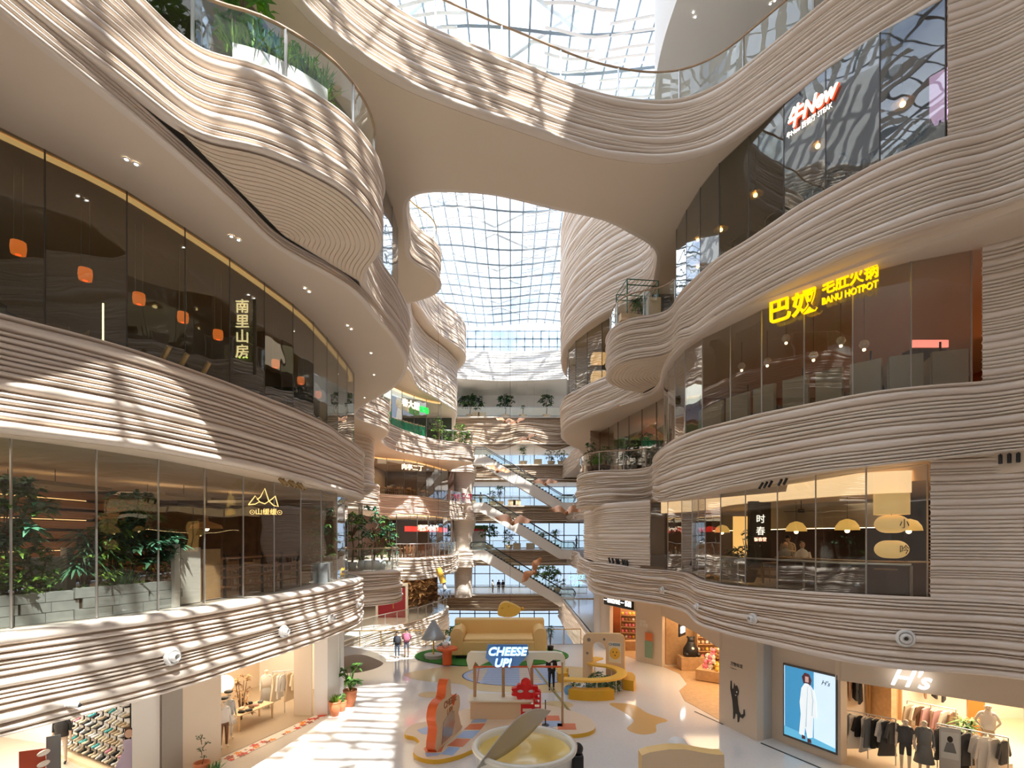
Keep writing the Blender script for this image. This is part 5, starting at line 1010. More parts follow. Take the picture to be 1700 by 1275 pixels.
# stage with counter, canopy, orange board
SPX = [(672, 1214), (684, 1203), (705, 1198), (728, 1191), (765, 1179), (800, 1171), (850, 1168), (905, 1170), (945, 1179), (975, 1190), (988, 1204), (980, 1214), (950, 1219), (905, 1218), (870, 1222), (830, 1231), (790, 1242), (760, 1254), (725, 1261), (697, 1257), (686, 1247), (691, 1236), (697, 1231), (688, 1223), (675, 1220)]
so_ = blob([gp(a, c, .15) for a, c in SPX], 5); stg = MB(); stg.prism(so_, 0, .15, mat('stage_top', (.82, .66, .48), .35), side=YELB)
stg = tag(stg.build('play_stage'), 'low wavy platform with mustard edge under the orange board', 'stage')
def tile(pts, m, nm='floor_tile'): b = MB(); b.prism([gp(a, c, .155) for a, c in pts], .152, .157, m); b.build(nm, stg)
OT = mat('tile_orange', (.75, .20, .08), .35)
for k, pts in enumerate([[(731, 1252), (745, 1240), (764, 1241), (752, 1254)], [(742, 1238), (758, 1226), (781, 1227), (768, 1240)], [(758, 1224), (770, 1213), (797, 1213), (784, 1226)], [(770, 1211), (780, 1202), (806, 1201), (798, 1211)], [(781, 1200), (790, 1190), (812, 1189), (806, 1199)], [(789, 1188), (797, 1181), (815, 1181), (812, 1187)]]): tile(pts, LBLUE if k % 2 == 0 else OT)
tile([(703, 1243), (707, 1249), (733, 1248), (738, 1236), (712, 1236)], OT); tile([(705, 1250), (708, 1256), (728, 1254), (732, 1250)], LBLUE); tile([(692, 1212), (706, 1207), (722, 1207), (722, 1221), (700, 1218)], LBLUE)
for a, c, e, f_, m in ((898, 1188, 928, 1196, OT), (900, 1197, 932, 1206, LBLUE), (925, 1201, 955, 1211, OT), (898, 1207, 918, 1212, LBLUE)): tile([(a, c), (e, c), (e+2, f_), (a+1, f_)], m)
ob = empty('orange_board', (-2.68, 17.25, .15), 'tall wavy standing board with orange edge and pale wooden face', 'display board', rz=math.atan2(2.1, .62))
opl = blob([(0, 0), (.0, .75), (-.12, 1.15), (.02, 1.5), (.35, 1.62), (.66, 1.66), (.78, 2.0), (.95, 2.18), (1.12, 2.08), (1.2, 1.6), (1.3, 1.2), (1.45, 1.12), (1.6, 1.3), (1.8, 1.38), (1.98, 1.25), (2.02, .95), (1.88, .7), (2.0, .45), (2.1, .2), (2.1, 0)], 4)
M_ = upright(1, 0); b = MB(); b.prism(opl, -.17, .17, PLYW, M=M_, side=ORANGE); obb = b.build('board', ob); textmesh('lettering', 'CHEESE\n   UP!', .33, mat('brown_print', (.35, .13, .05), .5), obb, Matrix.Translation((.55, -.175, 1.25)) @ M_, .003, bold=.01)
b = MB(); b.prism([(.35, .1), (1.25, .1), (1.5, .5), (1.45, .9), (1.0, 1.0), (.5, .8)], 0, .006, mat('dull_mirror', (.55, .5, .45), .15, .6), M=Matrix.Translation((0, -.178, 0)) @ M_); b.build('mirror', obb)
st_ = empty('snack_counter', (-.35, 20.3, .15), 'cream-topped play counter with posts under a dripping cheese beam', 'counter'); MB().box((0, .3, .74), (2.75, .9, .09), CREAMP, bev=.03).build('countertop', st_)
b = MB(); b.box((-.1, .3, .35), (2.4, .7, .7), PLYW); b.build('cabinet', st_); b = MB(); b.box((.95, -.06, .35), (.5, .03, .5), REDP); b.box((.95, -.08, .38), (.36, .02, .12), CREAMP); b.build('red_hatch', st_)
for x_ in (-1.15, .0, 1.15): MB().box((x_, .35, 1.55), (.12, .12, 1.75), TAN).build('post', st_)
MB().tube([(2.3, -.5, -.0), (2.3, -.45, 2.35)], .045, TAN, 8).build('post', st_)
b = MB(); b.box((.55, .2, 2.02), (3.7, .06, .06), ORANGE); b.build('crossbar', st_)
drip = [(-1.45, 2.35), (-1.42, 2.55), (-1.3, 2.65), (2.1, 2.65), (2.35, 2.6), (2.45, 2.45), (2.45, 2.15), (2.38, 2.05), (2.3, 2.15), (2.28, 2.35), (2.0, 2.38), (1.8, 2.25), (1.6, 2.36), (1.2, 2.38), (1.12, 2.1), (1.04, 1.98), (.96, 2.1), (.92, 2.34), (.7, 2.28), (.5, 2.36), (.2, 2.2), (.0, 2.36), (-.4, 2.36), (-.7, 2.24), (-.95, 2.12), (-1.1, 2.3), (-1.22, 2.0), (-1.36, 1.98)]
MB().prism(drip, -.22, .1, CREAMP, M=Matrix.Translation((0, 0, 0)) @ M_).build('dripping_cheese_beam', st_)
ns = empty('neon_sign', (-.95, 19.9, 2.55), 'glowing blue CHEESE UP! letters mounted on the dripping beam', 'sign'); textmesh('backing', 'CHEESE\n  UP!', .44, mat('neon_backing', (.16, .36, .75), .4), ns, Matrix.Translation((0, .04, .22)) @ upright(1, 0), .03, shear=.25, bold=.035); MB().prism([(-.08, .1), (0, .62), (1.55, .62), (1.6, .25), (1.2, -.22), (.25, -.25)], 0, .03, mat('neon_backing', (.16, .36, .75), .4), M=Matrix.Translation((0, .12, 0)) @ upright(1, 0)).build('backboard', ns); textmesh('lettering', 'CHEESE\n  UP!', .44, emat('neon_white', (.6, .9, 1), .45), ns, Matrix.Translation((0, -.02, .22)) @ upright(1, 0), .04, shear=.25, bold=.012)
rf_ = empty('red_flower_toy', (.55, 20.4, .94), 'bright red scalloped toy with two pale eye shapes on the counter', 'toy'); sc_p = [(.55*(1+.10*math.cos(9*t))*math.cos(t), .28+.30*(1+.12*math.cos(9*t))*math.sin(t)) for t in np.linspace(0, 2*PI, 72, endpoint=False)]
b = MB(); b.prism(sc_p, -.14, .14, REDP, M=M_); b.ball((0, 0, .62), (.2, .16, .2), REDP, 16, 10); b.build('body', rf_); b = MB()
for s in (-1, 1): b.ball((s*.22, -.15, .32), (.12, .03, .06), GREYP, 10, 6)
b.build('eyes', rf_)
ld = empty('red_ladder', (.98, 20.0, .15), 'narrow red ladder-like stand at the right end of the counter', 'display stand')
for s in (-.12, .12): MB().box((s, 0, .6), (.05, .2, 1.2), REDP).build('side_rail', ld)
for k in range(6): MB().box((0, 0, .15+k*.19), (.24, .16, .05), REDP).build('rung', ld)
tp = empty('crowd_post', (1.28, 19.6, .15), 'thin black post beside the red ladder stand', 'post'); MB()._cyl((0, 0, 0), .14, .03, BLACK, 20).build('base', tp); MB()._cyl((0, 0, .03), .022, .95, BLACK, 12).build('pole', tp)
# big noodle-cup tub with peeled lid
tu = empty('giant_cup', (.35, 14.5, 0), 'giant cream cup full of yellow filling in the foreground', 'giant cup'); Rr = 1.42
b = MB(); b.lathe([(0, 0), (Rr*.82, 0), (Rr*.97, 1.38), (Rr*1.04, 1.42), (Rr*1.05, 1.52), (Rr*.96, 1.54), (Rr*.92, 1.46), (Rr*.9, 1.2)], (0, 0, 0), mat('cup_white', (.84, .82, .72), .25, coat=.5), 64); b.build('cup_wall', tu)
b = MB(); b.lathe([(Rr*.915, 1.35), (Rr*.7, 1.22), (Rr*.55, 1.05), (Rr*.5, .95), (Rr*.2, .9), (0, .9)], (0, 0, 0), mat('custard', (.85, .62, .18), .3, coat=.4), 56); b.build('filling', tu)
V = []; Fc = []; n_ = 24
A_ = Vector((-1.3, -1.2, 1.35)); B_ = Vector((.85, 1.5, 1.95))                     # crease of the lid
for i in range(n_+1):
    t = i/n_; c0 = A_.lerp(B_, t)+Vector((-.75, .35, 0))*math.sin(PI*t)*.35
    for j in range(9):
        s = j/8; w_ = math.sin(PI*t)*1.75; V.append(tuple(c0+Vector((.55, -.45, 0))*(s*w_*.55)*1.0+Vector((-.25, .2, .55))*(w_*(s-.5)*(1.2-.5*s))+Vector((0, 0, .35*math.sin(PI*t)))))
for i in range(n_):
    for j in range(8): a = i*9+j; Fc.append((a, a+1, a+10, a+9))
lid = me_np('peeled_lid', V, Fc, mat('lid_grey', (.50, .47, .42), .35), tu, smooth=True); md = lid.modifiers.new('t', 'SOLIDIFY'); md.thickness = .03
# cheese arch with ring bar, benches and planting
ar = empty('cheese_arch', (3.75, 26.9, 0), 'freestanding cheese-coloured arch panel with holes and an arched opening', 'arch', rz=math.atan2(-.75, 2.0)); Wd = 2.15
n_o = 10; arch_o = [(0, 0), (0, 2.0), (.06, 2.2), (.22, 2.33), (1.9, 2.42), (2.08, 2.3), (Wd, 2.1), (Wd, 0), (1.2, 0), (1.2, 1.55)]+[(.84+.36*math.cos(t), 1.55+.38*math.sin(t)) for t in np.linspace(0.2, PI-.2, n_o)]+[(.48, 1.55), (.48, 0)]
ap = MB(); ap.prism(arch_o, -.14, .14, PLYW, M=M_, side=CHEE); po = ap.build('panel', ar)
b = MB()
for x_, z_, rr in ((.32, 2.0, .1), (1.12, 2.08, .07), (.24, 1.3, .07)):
    b.lathe([(0, 0), (rr*.8, 0), (rr, .006), (rr, 0)], (0, 0, 0), mat('hole_dark', (.25, .22, .18), .6), 18); nV = 18*4; 
    for q in range(len(b.V)-nV, len(b.V)): v = b.V[q]; b.V[q] = (x_+v[0], -.142-v[2], z_+v[1])
b.build('round_holes', po)
pz = MB(); pz.prism([(1.36, .95), (1.98, .9), (1.98, 1.95), (1.36, 2.0)], 0, .006, CREAMP, M=Matrix.Translation((0, -.142, 0)) @ M_); pst_ = pz.build('poster', ar)
b = MB(); b.prism(ell(1.67, 1.4, .27, .30, 28), 0, .006, CHEED, M=Matrix.Translation((0, -.15, 0)) @ M_)
for ex, ez in ((1.58, 1.47), (1.76, 1.47), (1.68, 1.3)): b.prism(ell(ex, ez, .03, .04, 10), 0, .005, BROWN, M=Matrix.Translation((0, -.157, 0)) @ M_)
b.build('smiling_cheese_print', pst_); textmesh('lettering', 'CHEESE', .17, mat('print_blue', (.25, .33, .42), .5), pst_, Matrix.Translation((1.36, -.155, 1.8)) @ M_, .003, bold=.012)
rb = empty('ring_bar', (3.7, 25.2, 0), 'curved orange-yellow bar shelf looping through the cheese arch', 'bar table'); V = []
arc = [(2.4, 23.7), (3.1, 23.55), (3.9, 23.5), (4.7, 23.8), (5.25, 24.5), (5.3, 25.3), (4.9, 26.0), (4.35, 26.3), (4.15, 26.7), (4.3, 27.3), (4.75, 27.8)]
AC = cr([(x-3.7, y-25.2) for x, y in arc], 8); nn = normals(np.c_[AC, AC], 1); b = MB(); wv_ = .24
b.prism([(p[0]+n[0]*wv_, p[1]+n[1]*wv_) for p, n in zip(AC, nn)]+[(p[0]-n[0]*wv_, p[1]-n[1]*wv_) for p, n in zip(AC[::-1], nn[::-1])], .74, .83, CHEED); b.build('shelf', rb)
for k in (4, 16, 26, 36, 46, 58, 70):
    p = AC[min(k, len(AC)-1)]; MB().tube([(p[0], p[1], 0), (p[0], p[1], .75)], .02, WHITE, 8).build('leg', rb)
def arcbench(cx, cy, r, a0, a1, w, h, label):
    o = empty('bench', (cx, cy, 0), label, 'bench'); t = np.linspace(a0, a1, 14); po_ = [(r*math.cos(q), r*math.sin(q)) for q in t]+[((r-w)*math.cos(q), (r-w)*math.sin(q)) for q in t[::-1]]
    MB().prism(po_, 0, h, mat('mustard_side', (.72, .40, .02), .45), side=mat('mustard_side', (.72, .40, .02), .45)).build('seat_block', o); return o
arcbench(3.7, 25.3, 2.35, -PI*.66, -PI*.37, .5, .45, 'curved mustard bench in front of the ring bar'); arcbench(3.6, 25.6, 2.5, -PI*.16, PI*.05, .5, .5, 'short mustard bench at the right foot of the arch'); arcbench(4.2, 26.3, 1.9, PI*.84, PI*1.08, .5, .45, 'small mustard bench half hidden behind the arch leg')
for k, (x_, y_, hh, ww) in enumerate(((3.0, 24.2, .45, .7), (3.6, 24.1, .4, .7), (4.3, 24.0, .5, .9), (4.75, 24.3, .55, .9), (4.6, 25.0, .6, .9), (3.9, 25.0, .5, .8), (4.3, 25.6, .6, .8))): plant('shrub', (x_, y_, 0), 'bush', hh, ww, 60+k, LEAFD, 'low dark green shrub filling the inside of the ring bar', 'shrubs inside the ring bar', m2=LEAF)
bl = empty('ball_ornament', (2.62, 23.6, .3), 'pale blue faceted ball hanging under the end of the ring bar', 'ball'); MB().ball((0, 0, 0), .24, BLUEM, 12, 8).build('ball', bl); MB().tube([(0, 0, .23), (0, 0, .45)], .008, BLACK, 4).build('cord', bl)
# foreground board and dome at lower right
fb = empty('curved_board', (3.3, 13.2, 0), 'mustard board with a curved top at the bottom of the picture', 'display board'); bp_ = [(0, 0), (0, 1.82), (.2, 1.9), (.7, 1.98), (1.1, 1.98), (1.5, 1.9), (1.9, 1.84), (2.1, 1.84), (2.12, 0)]
MB().prism(bp_, -.18, .18, PLYW, M=M_, side=CHEE).build('board', fb)
dm = empty('white_dome', (4.55, 14.1, 0), 'white dome-topped figure peeking over the mustard board', 'display figure'); MB().lathe([(.2, 0), (.22, 1.5), (.1, 1.55)], (0, 0, 0), GREYP, 18).build('stand', dm); MB().ball((0, 0, 1.66), (.26, .26, .2), WHITE, 20, 12).build('dome', dm)
bs = empty('black_speaker', (1.95, 15.3, 0), 'small black speaker on the floor beside the giant cup', 'speaker'); MB().box((0, 0, .45), (.35, .35, .9), BLACK, bev=.05).build('cabinet', bs); MB().ball((0, 0, 1.05), .18, BLACK, 14, 8).build('head', bs)
# people on the floor
person('person', (-6.95, 31.0, 0), 0, mat('dark_jacket', (.04, .045, .06), .7), mat('blue_jeans', (.06, .09, .14), .7), 'person walking away in a dark grey jacket and jeans', h=1.62, female=True, hairlen=.08, sleeve=.9)
person('person', (-6.45, 31.3, 0), 0, mat('pink_shirt', (.50, .16, .25), .7), mat('grey_shorts', (.16, .17, .24), .7), 'person in a pink shirt and grey shorts walking away', shortlegs=True, pose='back', h=1.74, hair=mat('short_dark_hair', (.05, .04, .035), .6))
gd = person('person', (1.9, 24.6, 0), 0, mat('black_suit', (.012, .012, .018), .6), mat('black_suit', (.012, .012, .018), .6), 'guard in a black suit standing with hands clasped in front', pose='hold', sleeve=.95, h=1.72)
MB().prism([(-.03, 1.12), (.03, 1.12), (.05, 1.38), (-.05, 1.38)], 0, .01, WHITE, M=Matrix.Translation((0, -.16, 0)) @ M_).build('shirt_front', gd); MB().box((0, .03, 1.78), (.19, .24, .04), REDP, bev=.015).build('cap', gd)
# ============================================================ INTERIORS, PLANTS, PEOPLE UPSTAIRS
rs = random.Random(11)
# ---- left second floor: planters behind glass
def blockplanter(pts, z, h, label, m=CONC, w=.7):
    r = empty('planter', (pts[0][0], pts[0][1], z), label, 'planter'); b = MB(); s_ = MB(); nrow = 3
    for (x0, y0), (x1, y1) in zip(pts[:-1], pts[1:]):
        L = math.hypot(x1-x0, y1-y0); a = math.atan2(y1-y0, x1-x0); nb = max(1, int(L/.45)); tx, ty = (x1-x0)/L, (y1-y0)/L; nx, ny = -ty, tx
        for rr in range(nrow):
            for q in range(nb):
                u = (q+.5+(.25 if rr % 2 else -.0))*L/nb; u = min(u, L-L/nb*.3); b.box((x0-pts[0][0]+tx*u, y0-pts[0][1]+ty*u, h*(rr+.5)/nrow), (L/nb-.012, .12, h/nrow-.012), m, a)
        s_.box(((x0+x1)/2-pts[0][0]+nx*w/2, (y0+y1)/2-pts[0][1]+ny*w/2, h*.45), (L, w, h*.8), SOIL, a)
    b.build('block_wall', r); s_.build('soil', r); return r
def L2p(px, off): x, y, a, k = onA(L2, 1, px, -off, (5, 23)); return (x, y)
PLN = [L2p(p, .85) for p in (-60, -20, 30, 80, 120)]; blockplanter(PLN, 5.66, .62, 'grey concrete-block planter at far left behind the glass')
blockplanter([L2p(p, .8) for p in (122, 180, 235, 290)], 5.66, .66, 'grey concrete-block planter before the tall white panel')
def lbox(nm, cat, px0, px1, off, z0, z1, m, label, th=.12):
    a, c = L2p(px0, off), L2p(px1, off); o = MB().box((0, 0, (z1-z0)/2), (math.hypot(c[0]-a[0], c[1]-a[1]), th, z1-z0), m, math.atan2(c[1]-a[1], c[0]-a[0])).build(nm, loc=((a[0]+c[0])/2, (a[1]+c[1])/2, z0)); return tag(o, label, cat)
lbox('white_screen', 'screen wall', 40, 120, 1.75, 5.66, 6.95, WHITE, 'low white wall panel behind the far left planter'); lbox('white_post', 'post', 108, 120, 1.65, 5.66, 7.15, WHITE, 'slim white post at the end of the low white wall', .3)
lbox('white_divider', 'divider', 296, 331, .85, 5.68, 7.1, WHITE, 'large white panel catching a diagonal patch of sun', .15); lbox('white_fin', 'post', 290, 295, .7, 5.66, 7.2, WHITE, 'thin tall white fin beside the diagonal-lit panel', .12)
tw = lbox('timber_screen', 'screen wall', 332, 366, .9, 5.7, 7.05, TAN, 'vertical board timber panel next to the white panel', .1)
fn = empty('timber_fence', (*L2p(368, .85), 5.66), 'dark post fence with four brown horizontal rails along the glass', 'fence'); o0 = fn.location; b = MB()
for z_ in (.32, .58, .84, 1.12): b.tube([(L2p(p, .85)[0]-o0.x, L2p(p, .85)[1]-o0.y, z_) for p in (368, 400, 430, 460, 495)], .035, mat('rail_brown', (.36, .18, .10), .5), 6)
b.build('horizontal_rails', fn)
for p in (370, 402, 437, 468, 494): q = L2p(p, .85); MB().box((q[0]-o0.x, q[1]-o0.y, .62), (.06, .06, 1.25), BLACK).build('post', fn)
ZP = 6.12
for px, off, kind, h, w, sd, m, m2, lb in ((12, 1.25, 'tree', 2.4, 1.5, 1, LEAF, LEAFB, 'tall leafy tree at the far left edge of the block planter'), (30, 1.1, 'bush', 1.3, .95, 2, LEAFL, LEAF, 'bright green feathery shrub in the far left planter'), (62, 1.15, 'bush', 1.0, .8, 3, LEAF, LEAFL, 'mid green feathery shrub before the low white wall'),
    (-15, 1.2, 'bush', 1.1, 1.0, 12, LEAF, LEAFL, 'green shrub cut by the left picture edge'), (132, 1.1, 'palm', 1.25, .95, 4, LEAFD, LEAFB, 'dark strap-leaved palm at the start of the second planter'), (150, 1.2, 'palm', 1.6, 1.1, 5, LEAFB, LEAFD, 'blue-green strap-leaved palm in the second planter'), (160, 1.0, 'bush', 1.5, .8, 6, LEAFL, LEAF, 'yellow-green upright shrub between two palms'),
    (183, 1.2, 'palm', 1.75, 1.2, 7, LEAFB, LEAF, 'tall palm reaching toward the mountain outline'), (214, 1.3, 'tree', 2.3, 1.3, 8, LEAFB, LEAF, 'tall slender tree with open crown above the second planter'), (245, 1.2, 'tree', 1.55, 1.5, 9, LEAFB, LEAFB, 'broad blue-green crowned tree at the end of the second planter'), (228, .95, 'cloud', .75, .7, 10, LEAFL, None, 'cloud-pruned bonsai on the planter edge'), (200, 1.0, 'grass', .8, .5, 13, LEAF, LEAFB, 'grassy clump behind the bonsai'), (268, 1.1, 'bush', .75, .6, 14, LEAFD, BARK, 'low brownish shrub at the planter end')):
    q = L2p(px, off); plant('planter_tree' if kind == 'tree' else 'planter_shrub', (q[0], q[1], ZP), kind, h, w, sd, m, lb, m2=m2, dens=1.9)
q = L2p(535, .85); pb = tag(MB().box((0, 0, .38), (.55, 1.9, .75), CONC, .22).build('concrete_planter', loc=(q[0], q[1], 5.66)), 'pale concrete box planter near the right end of the left glass', 'planter')
for px, kind, h, w, sd, m, lb in ((523, 'bush', 1.1, .6, 21, LEAFL, 'light green shrub in the pale concrete planter'), (533, 'tree', 2.3, .9, 22, LEAFB, 'tall slim tree in the pale concrete planter'), (545, 'bush', 1.4, .8, 23, LEAF, 'dense mid green shrub at the right of the concrete planter')): q = L2p(px, .85); plant('planter_shrub', (q[0], q[1], 6.4), kind, h, w, sd, m, lb, m2=LEAF)
# slatted timber wall, light slots and furniture of the left restaurant
sw = empty('slatted_wall', (-15.9, 14, 5.7), 'wall of stacked brown timber boards deep inside the left restaurant', 'wall panelling'); b = MB()
for k in range(9): b.box((0, 0, .3+k*.36), (.12, 17, .26), mat('board_brown', (.30, .14, .06), .5))
b.build('boards', sw); b = MB()
for k in (2, 5, 7): b.box((.09, -1, .48+k*.36), (.03, 12, .03), WARMD)
b.build('light_slots', sw)
for k, (x_, y_, w_) in enumerate(((-12.2, 13, 3.2), (-11.5, 17, 2.4), (-10.8, 20.5, 2.0))):
    o = empty('ceiling_panel', (x_, y_, 8.72), 'pale hanging ceiling raft in the left restaurant', 'ceiling raft', 'ceiling rafts of the left restaurant'); MB().box((0, 0, 0), (1.6, w_, .1), mat('raft_beige', (.55, .47, .36), .6)).build('panel', o)
    for sx in (-.6, .6): MB().tube([(sx, 0, .05), (sx, 0, .45)], .01, BLACK, 4).build('rod', o)
UT = []; UC = []; TP = table('', TAN, 1.3, .75); CP = chair('', TAN)
TP['group'] = 'dining tables behind the glass'; CP['group'] = 'dining chairs behind the glass'
def dine(x, y, z, rz, lt, lc, n=2):
    put(TP, UT, (x, y, z), rz, lt)
    for k in range(n):
        s = 1 if k % 2 else -1; o = (k//2)*.5-.25*(n > 2); px_ = Vector((o, s*.62, 0)); px_.rotate(Matrix.Rotation(rz, 3, 'Z')); put(CP, UC, (x+px_.x, y+px_.y, z), rz+(0 if s > 0 else PI), lc)
for px, off in ((385, 1.9), (420, 1.9), (458, 1.9), (400, 3.6), (340, 3.4), (300, 3.6)): q = L2p(px, off); dine(q[0], q[1], 5.66, 1.2, 'timber dining table behind the brown rail fence', 'timber dining chair behind the brown rail fence')
def pendant(nm, loc, top, prof, m, label, grp, lm=None, n=20, cordm=BLACK, twin=0):
    o = empty(nm, loc, label, 'pendant lamp', grp); b = MB(); b.lathe(prof, (0, 0, 0), m, n); shd = b.build('lamp_shade', o)
    if lm: MB().ball((0, 0, prof[-1][1]-.02), min(.07, prof[-1][0]*.8+.03), lm, 10, 6).build('bulb', shd)
    b = MB()
    for s in ((-twin, twin) if twin else (0,)): b.tube([(s, 0, prof[0][1]), (s, 0, top-loc[2])], .007, cordm, 4)
    b.build('cord', o); return o
q = L2p(345, 1.6); pendant('pendant_lamp', (q[0], q[1], zat(872, q[1])), 9.15, [(.03, .25), (.06, .12), (.38, 0), (.42, -.1), (.38, -.08)], mat('copper_shade', (.6, .28, .10), .4), 'wide copper pendant lamp above the timber panel', None, WARM)
OG = emat('orange_glow', (1.0, .22, .04), .5, (.8, .2, .05))
for k, (px, py) in enumerate(((31, 412), (144, 456), (230, 496), (302, 527), (360, 556), (458, 604), (500, 632), (528, 655))):
    x, y, a, kk = onA(L3, 1, px, -1.2, (4, 22)); pendant('pendant_lamp', (x, y, zat(py, y)), 14.7, [(.05, .13), (.12, .12), (.13, 0), (.115, -.12), (.05, -.13)], OG, 'small orange lantern on twin cords, one of the row behind dark glass', 'orange lanterns behind the dark left glass', None, 12, CHROME, .09)
for k, (px, off) in enumerate(((60, 2.6), (160, 2.8), (260, 2.6), (350, 2.4), (430, 2.2), (470, 1.6), (505, 1.7))): x, y, a, kk = onA(L3, 1, px, -off, (4, 22)); dine(x, y, 11.22, a, 'timber dining table in the dark upper left restaurant', 'timber dining chair in the dark upper left restaurant', 4)
x, y, a, kk = onA(L3, 1, 170, -3.5, (4, 22)); gb = tag(MB().box((0, 0, 0), (.05, 12, 3.2), mat('green_panel', (.03, .09, .05), .4)).build('green_wall_cladding', loc=(-15.8, 10, 13)), 'dark green wall panel at the back of the upper left restaurant', 'wall panel'); gl = empty('line_lamp', (x, y, 12.9), 'slim vertical golden line lamp behind the dark left glass', 'lamp'); MB().tube([(0, 0, -.5), (0, 0, .6)], .02, WARM, 8).build('tube_light', gl)
# ---- right fourth floor restaurant: pyramid pendants, chairs, screen
GB = mat('hammered_gold', (.75, .45, .15), .3, .8)
for k, (px, py) in enumerate(((1495, 168), (1358, 238), (1256, 320), (1196, 378), (1150, 440), (1146, 395))):
    x, y, a, kk = onA(R4M, -1, px, -1.0, (6, 21)); pendant('pendant_lamp', (x, y, zat(py, y)), 20.3, [(.02, .16), (.05, .1), (.26, -.04), (.27, -.06)], GB, 'golden cone pendant in the dark restaurant under the ribbed bridge end', 'golden cone pendants upper right', WARM, 8)
for px, off in ((1540, 1.2), (1480, 1.1), (1430, 1.2), (1370, 1.2), (1310, 1.2), (1250, 1.2), (1200, 1.2), (1350, 3.2), (1450, 3.2)): x, y, a, kk = onA(R4M, -1, px, -off, (6, 21)); dine(x, y, 16.75, a, 'timber dining table in the dark upper right restaurant', 'timber dining chair in the dark upper right restaurant', 4)
def seated(x, y, z, rz, top, label, g=None):
    r = empty('person', (x, y, z), label, 'person', g, rz=rz); b = MB(); b.lathe([(.0, .42), (.17, .45), (.16, .6), (.2, .92), (.13, 1.02), (.055, 1.06), (.055, 1.1)], (0, 0, 0), top, 14, 1, .7); b.ball((0, -.01, 1.2), (.085, .095, .115), SKIN, 12, 8); b.ball((0, -.105, 1.19), (.012, .02, .02), SKIN, 6, 4)
    for s in (-1, 1):
        b.tube([(s*.09, 0, .48), (s*.1, -.42, .5), (s*.1, -.44, .06)], [.085, .065, .045], BLACK, 8); b.tube([(s*.19, 0, .95), (s*.24, -.06, .72), (s*.12, -.3, .78)], [.055, .045, .03], top, 8); b.tube([(s*.12, -.3, .78), (s*.09, -.37, .785)], [.035, .03], SKIN, 6)
        for q in range(4): b.tube([(s*.12-.03+q*.018, -.36, .785), (s*.11-.028+q*.018, -.44, .775)], .008, SKIN, 4)
        b.ball((s*.03, -.09, 1.22), .01, BLACK, 5, 4); b.box((s*.1, -.5, .05), (.08, .2, .07), BLACK)
    b.build('body', r); h = MB(); h.ball((0, .02, 1.245), (.093, .1, .09), HAIRB, 12, 7); h.build('hair', r); return r
for px, off, tp, lb in ((1372, .75, mat('grey_top', (.3, .3, .32), .7), 'seated person in grey leaning at a table behind the upper right glass'), (1398, .8, mat('black_top', (.03, .03, .035), .7), 'seated person in black at the upper right window'), (1525, .9, mat('denim_top', (.2, .26, .35), .7), 'seated person in blue-grey near the ribbed wall end')): x, y, a, kk = onA(R4M, -1, px, -off, (6, 21)); seated(x, y, 16.77, a+.8, tp, lb)
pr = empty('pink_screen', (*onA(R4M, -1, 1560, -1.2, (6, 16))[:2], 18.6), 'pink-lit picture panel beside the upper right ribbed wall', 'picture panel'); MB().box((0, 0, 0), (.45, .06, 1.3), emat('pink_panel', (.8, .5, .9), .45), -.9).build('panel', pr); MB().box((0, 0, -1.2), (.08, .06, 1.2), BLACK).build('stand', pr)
# ---- right third floor restaurant: booths, globes
BOO = mat('pale_booth', (.42, .36, .26), .5)
for k, (p0_, p1_) in enumerate(((1160, 1200), (1205, 1245), (1250, 1290), (1300, 1345), (1355, 1400), (1412, 1465), (1475, 1530), (1540, 1600))):
    a_, c_ = onA(R3, -1, p0_, -1.0, (8, 22)), onA(R3, -1, p1_, -1.0, (8, 22)); o = empty('booth_seat', ((a_[0]+c_[0])/2, (a_[1]+c_[1])/2, 11.25), 'pale stone-clad booth back behind the hotpot restaurant glass', 'booth', 'booths of the hotpot restaurant', rz=math.atan2(c_[1]-a_[1], c_[0]-a_[0])); L = math.hypot(c_[0]-a_[0], c_[1]-a_[1])*.92
    MB().box((0, 0, .6), (L, .14, 1.15), BOO).build('booth_back', o); MB().box((0, .4, .25), (L, .6, .45), DKBRN, bev=.04).build('seat', o); MB().box((-L*.48, .45, .55), (.1, .9, 1.0), BOO).build('side_wing', o)
    if k % 2: MB()._cyl((0, .5, 1.1), .03, .5, BLACK, 8).build('lamp_stem', o)
for px, py in ((1215, 566), (1275, 600), (1393, 566), (1438, 572), (1232, 608), (1306, 562), (1352, 590)): x, y, a, kk = onA(R3, -1, px, -2.0, (7, 22)); pendant('pendant_lamp', (x, y, zat(py, y)), 14.75, [(.02, .14), (.1, .1), (.14, 0), (.1, -.1), (.02, -.14)], mat('milk_globe', (.75, .65, .6), .3), 'milky globe pendant in the hotpot restaurant', 'milky globe pendants', WARM, 14)
rd = empty('menu_lightbox', (*onA(R3, -1, 1540, -3.2, (6, 20))[:2], 12.9), 'black shelf with red-white menu lightbox in the hotpot restaurant', 'lightbox'); MB().box((0, 0, 0), (1.1, .4, .5), BLACK).build('shelf', rd); MB().box((0, -.21, .4), (1.1, .05, .22), emat('menu_red', (1, .25, .2), .5)).build('light_panel', rd)
arw = tag(MB().box((0, 0, 0), (.08, 9, 3.3), emat('amber_wall', (.75, .20, .05), .10, (.25, .07, .02))).build('amber_wall_panel', loc=(17.5, 14.5, 13)), 'glowing amber rust wall at the back of the hotpot restaurant', 'wall panel')
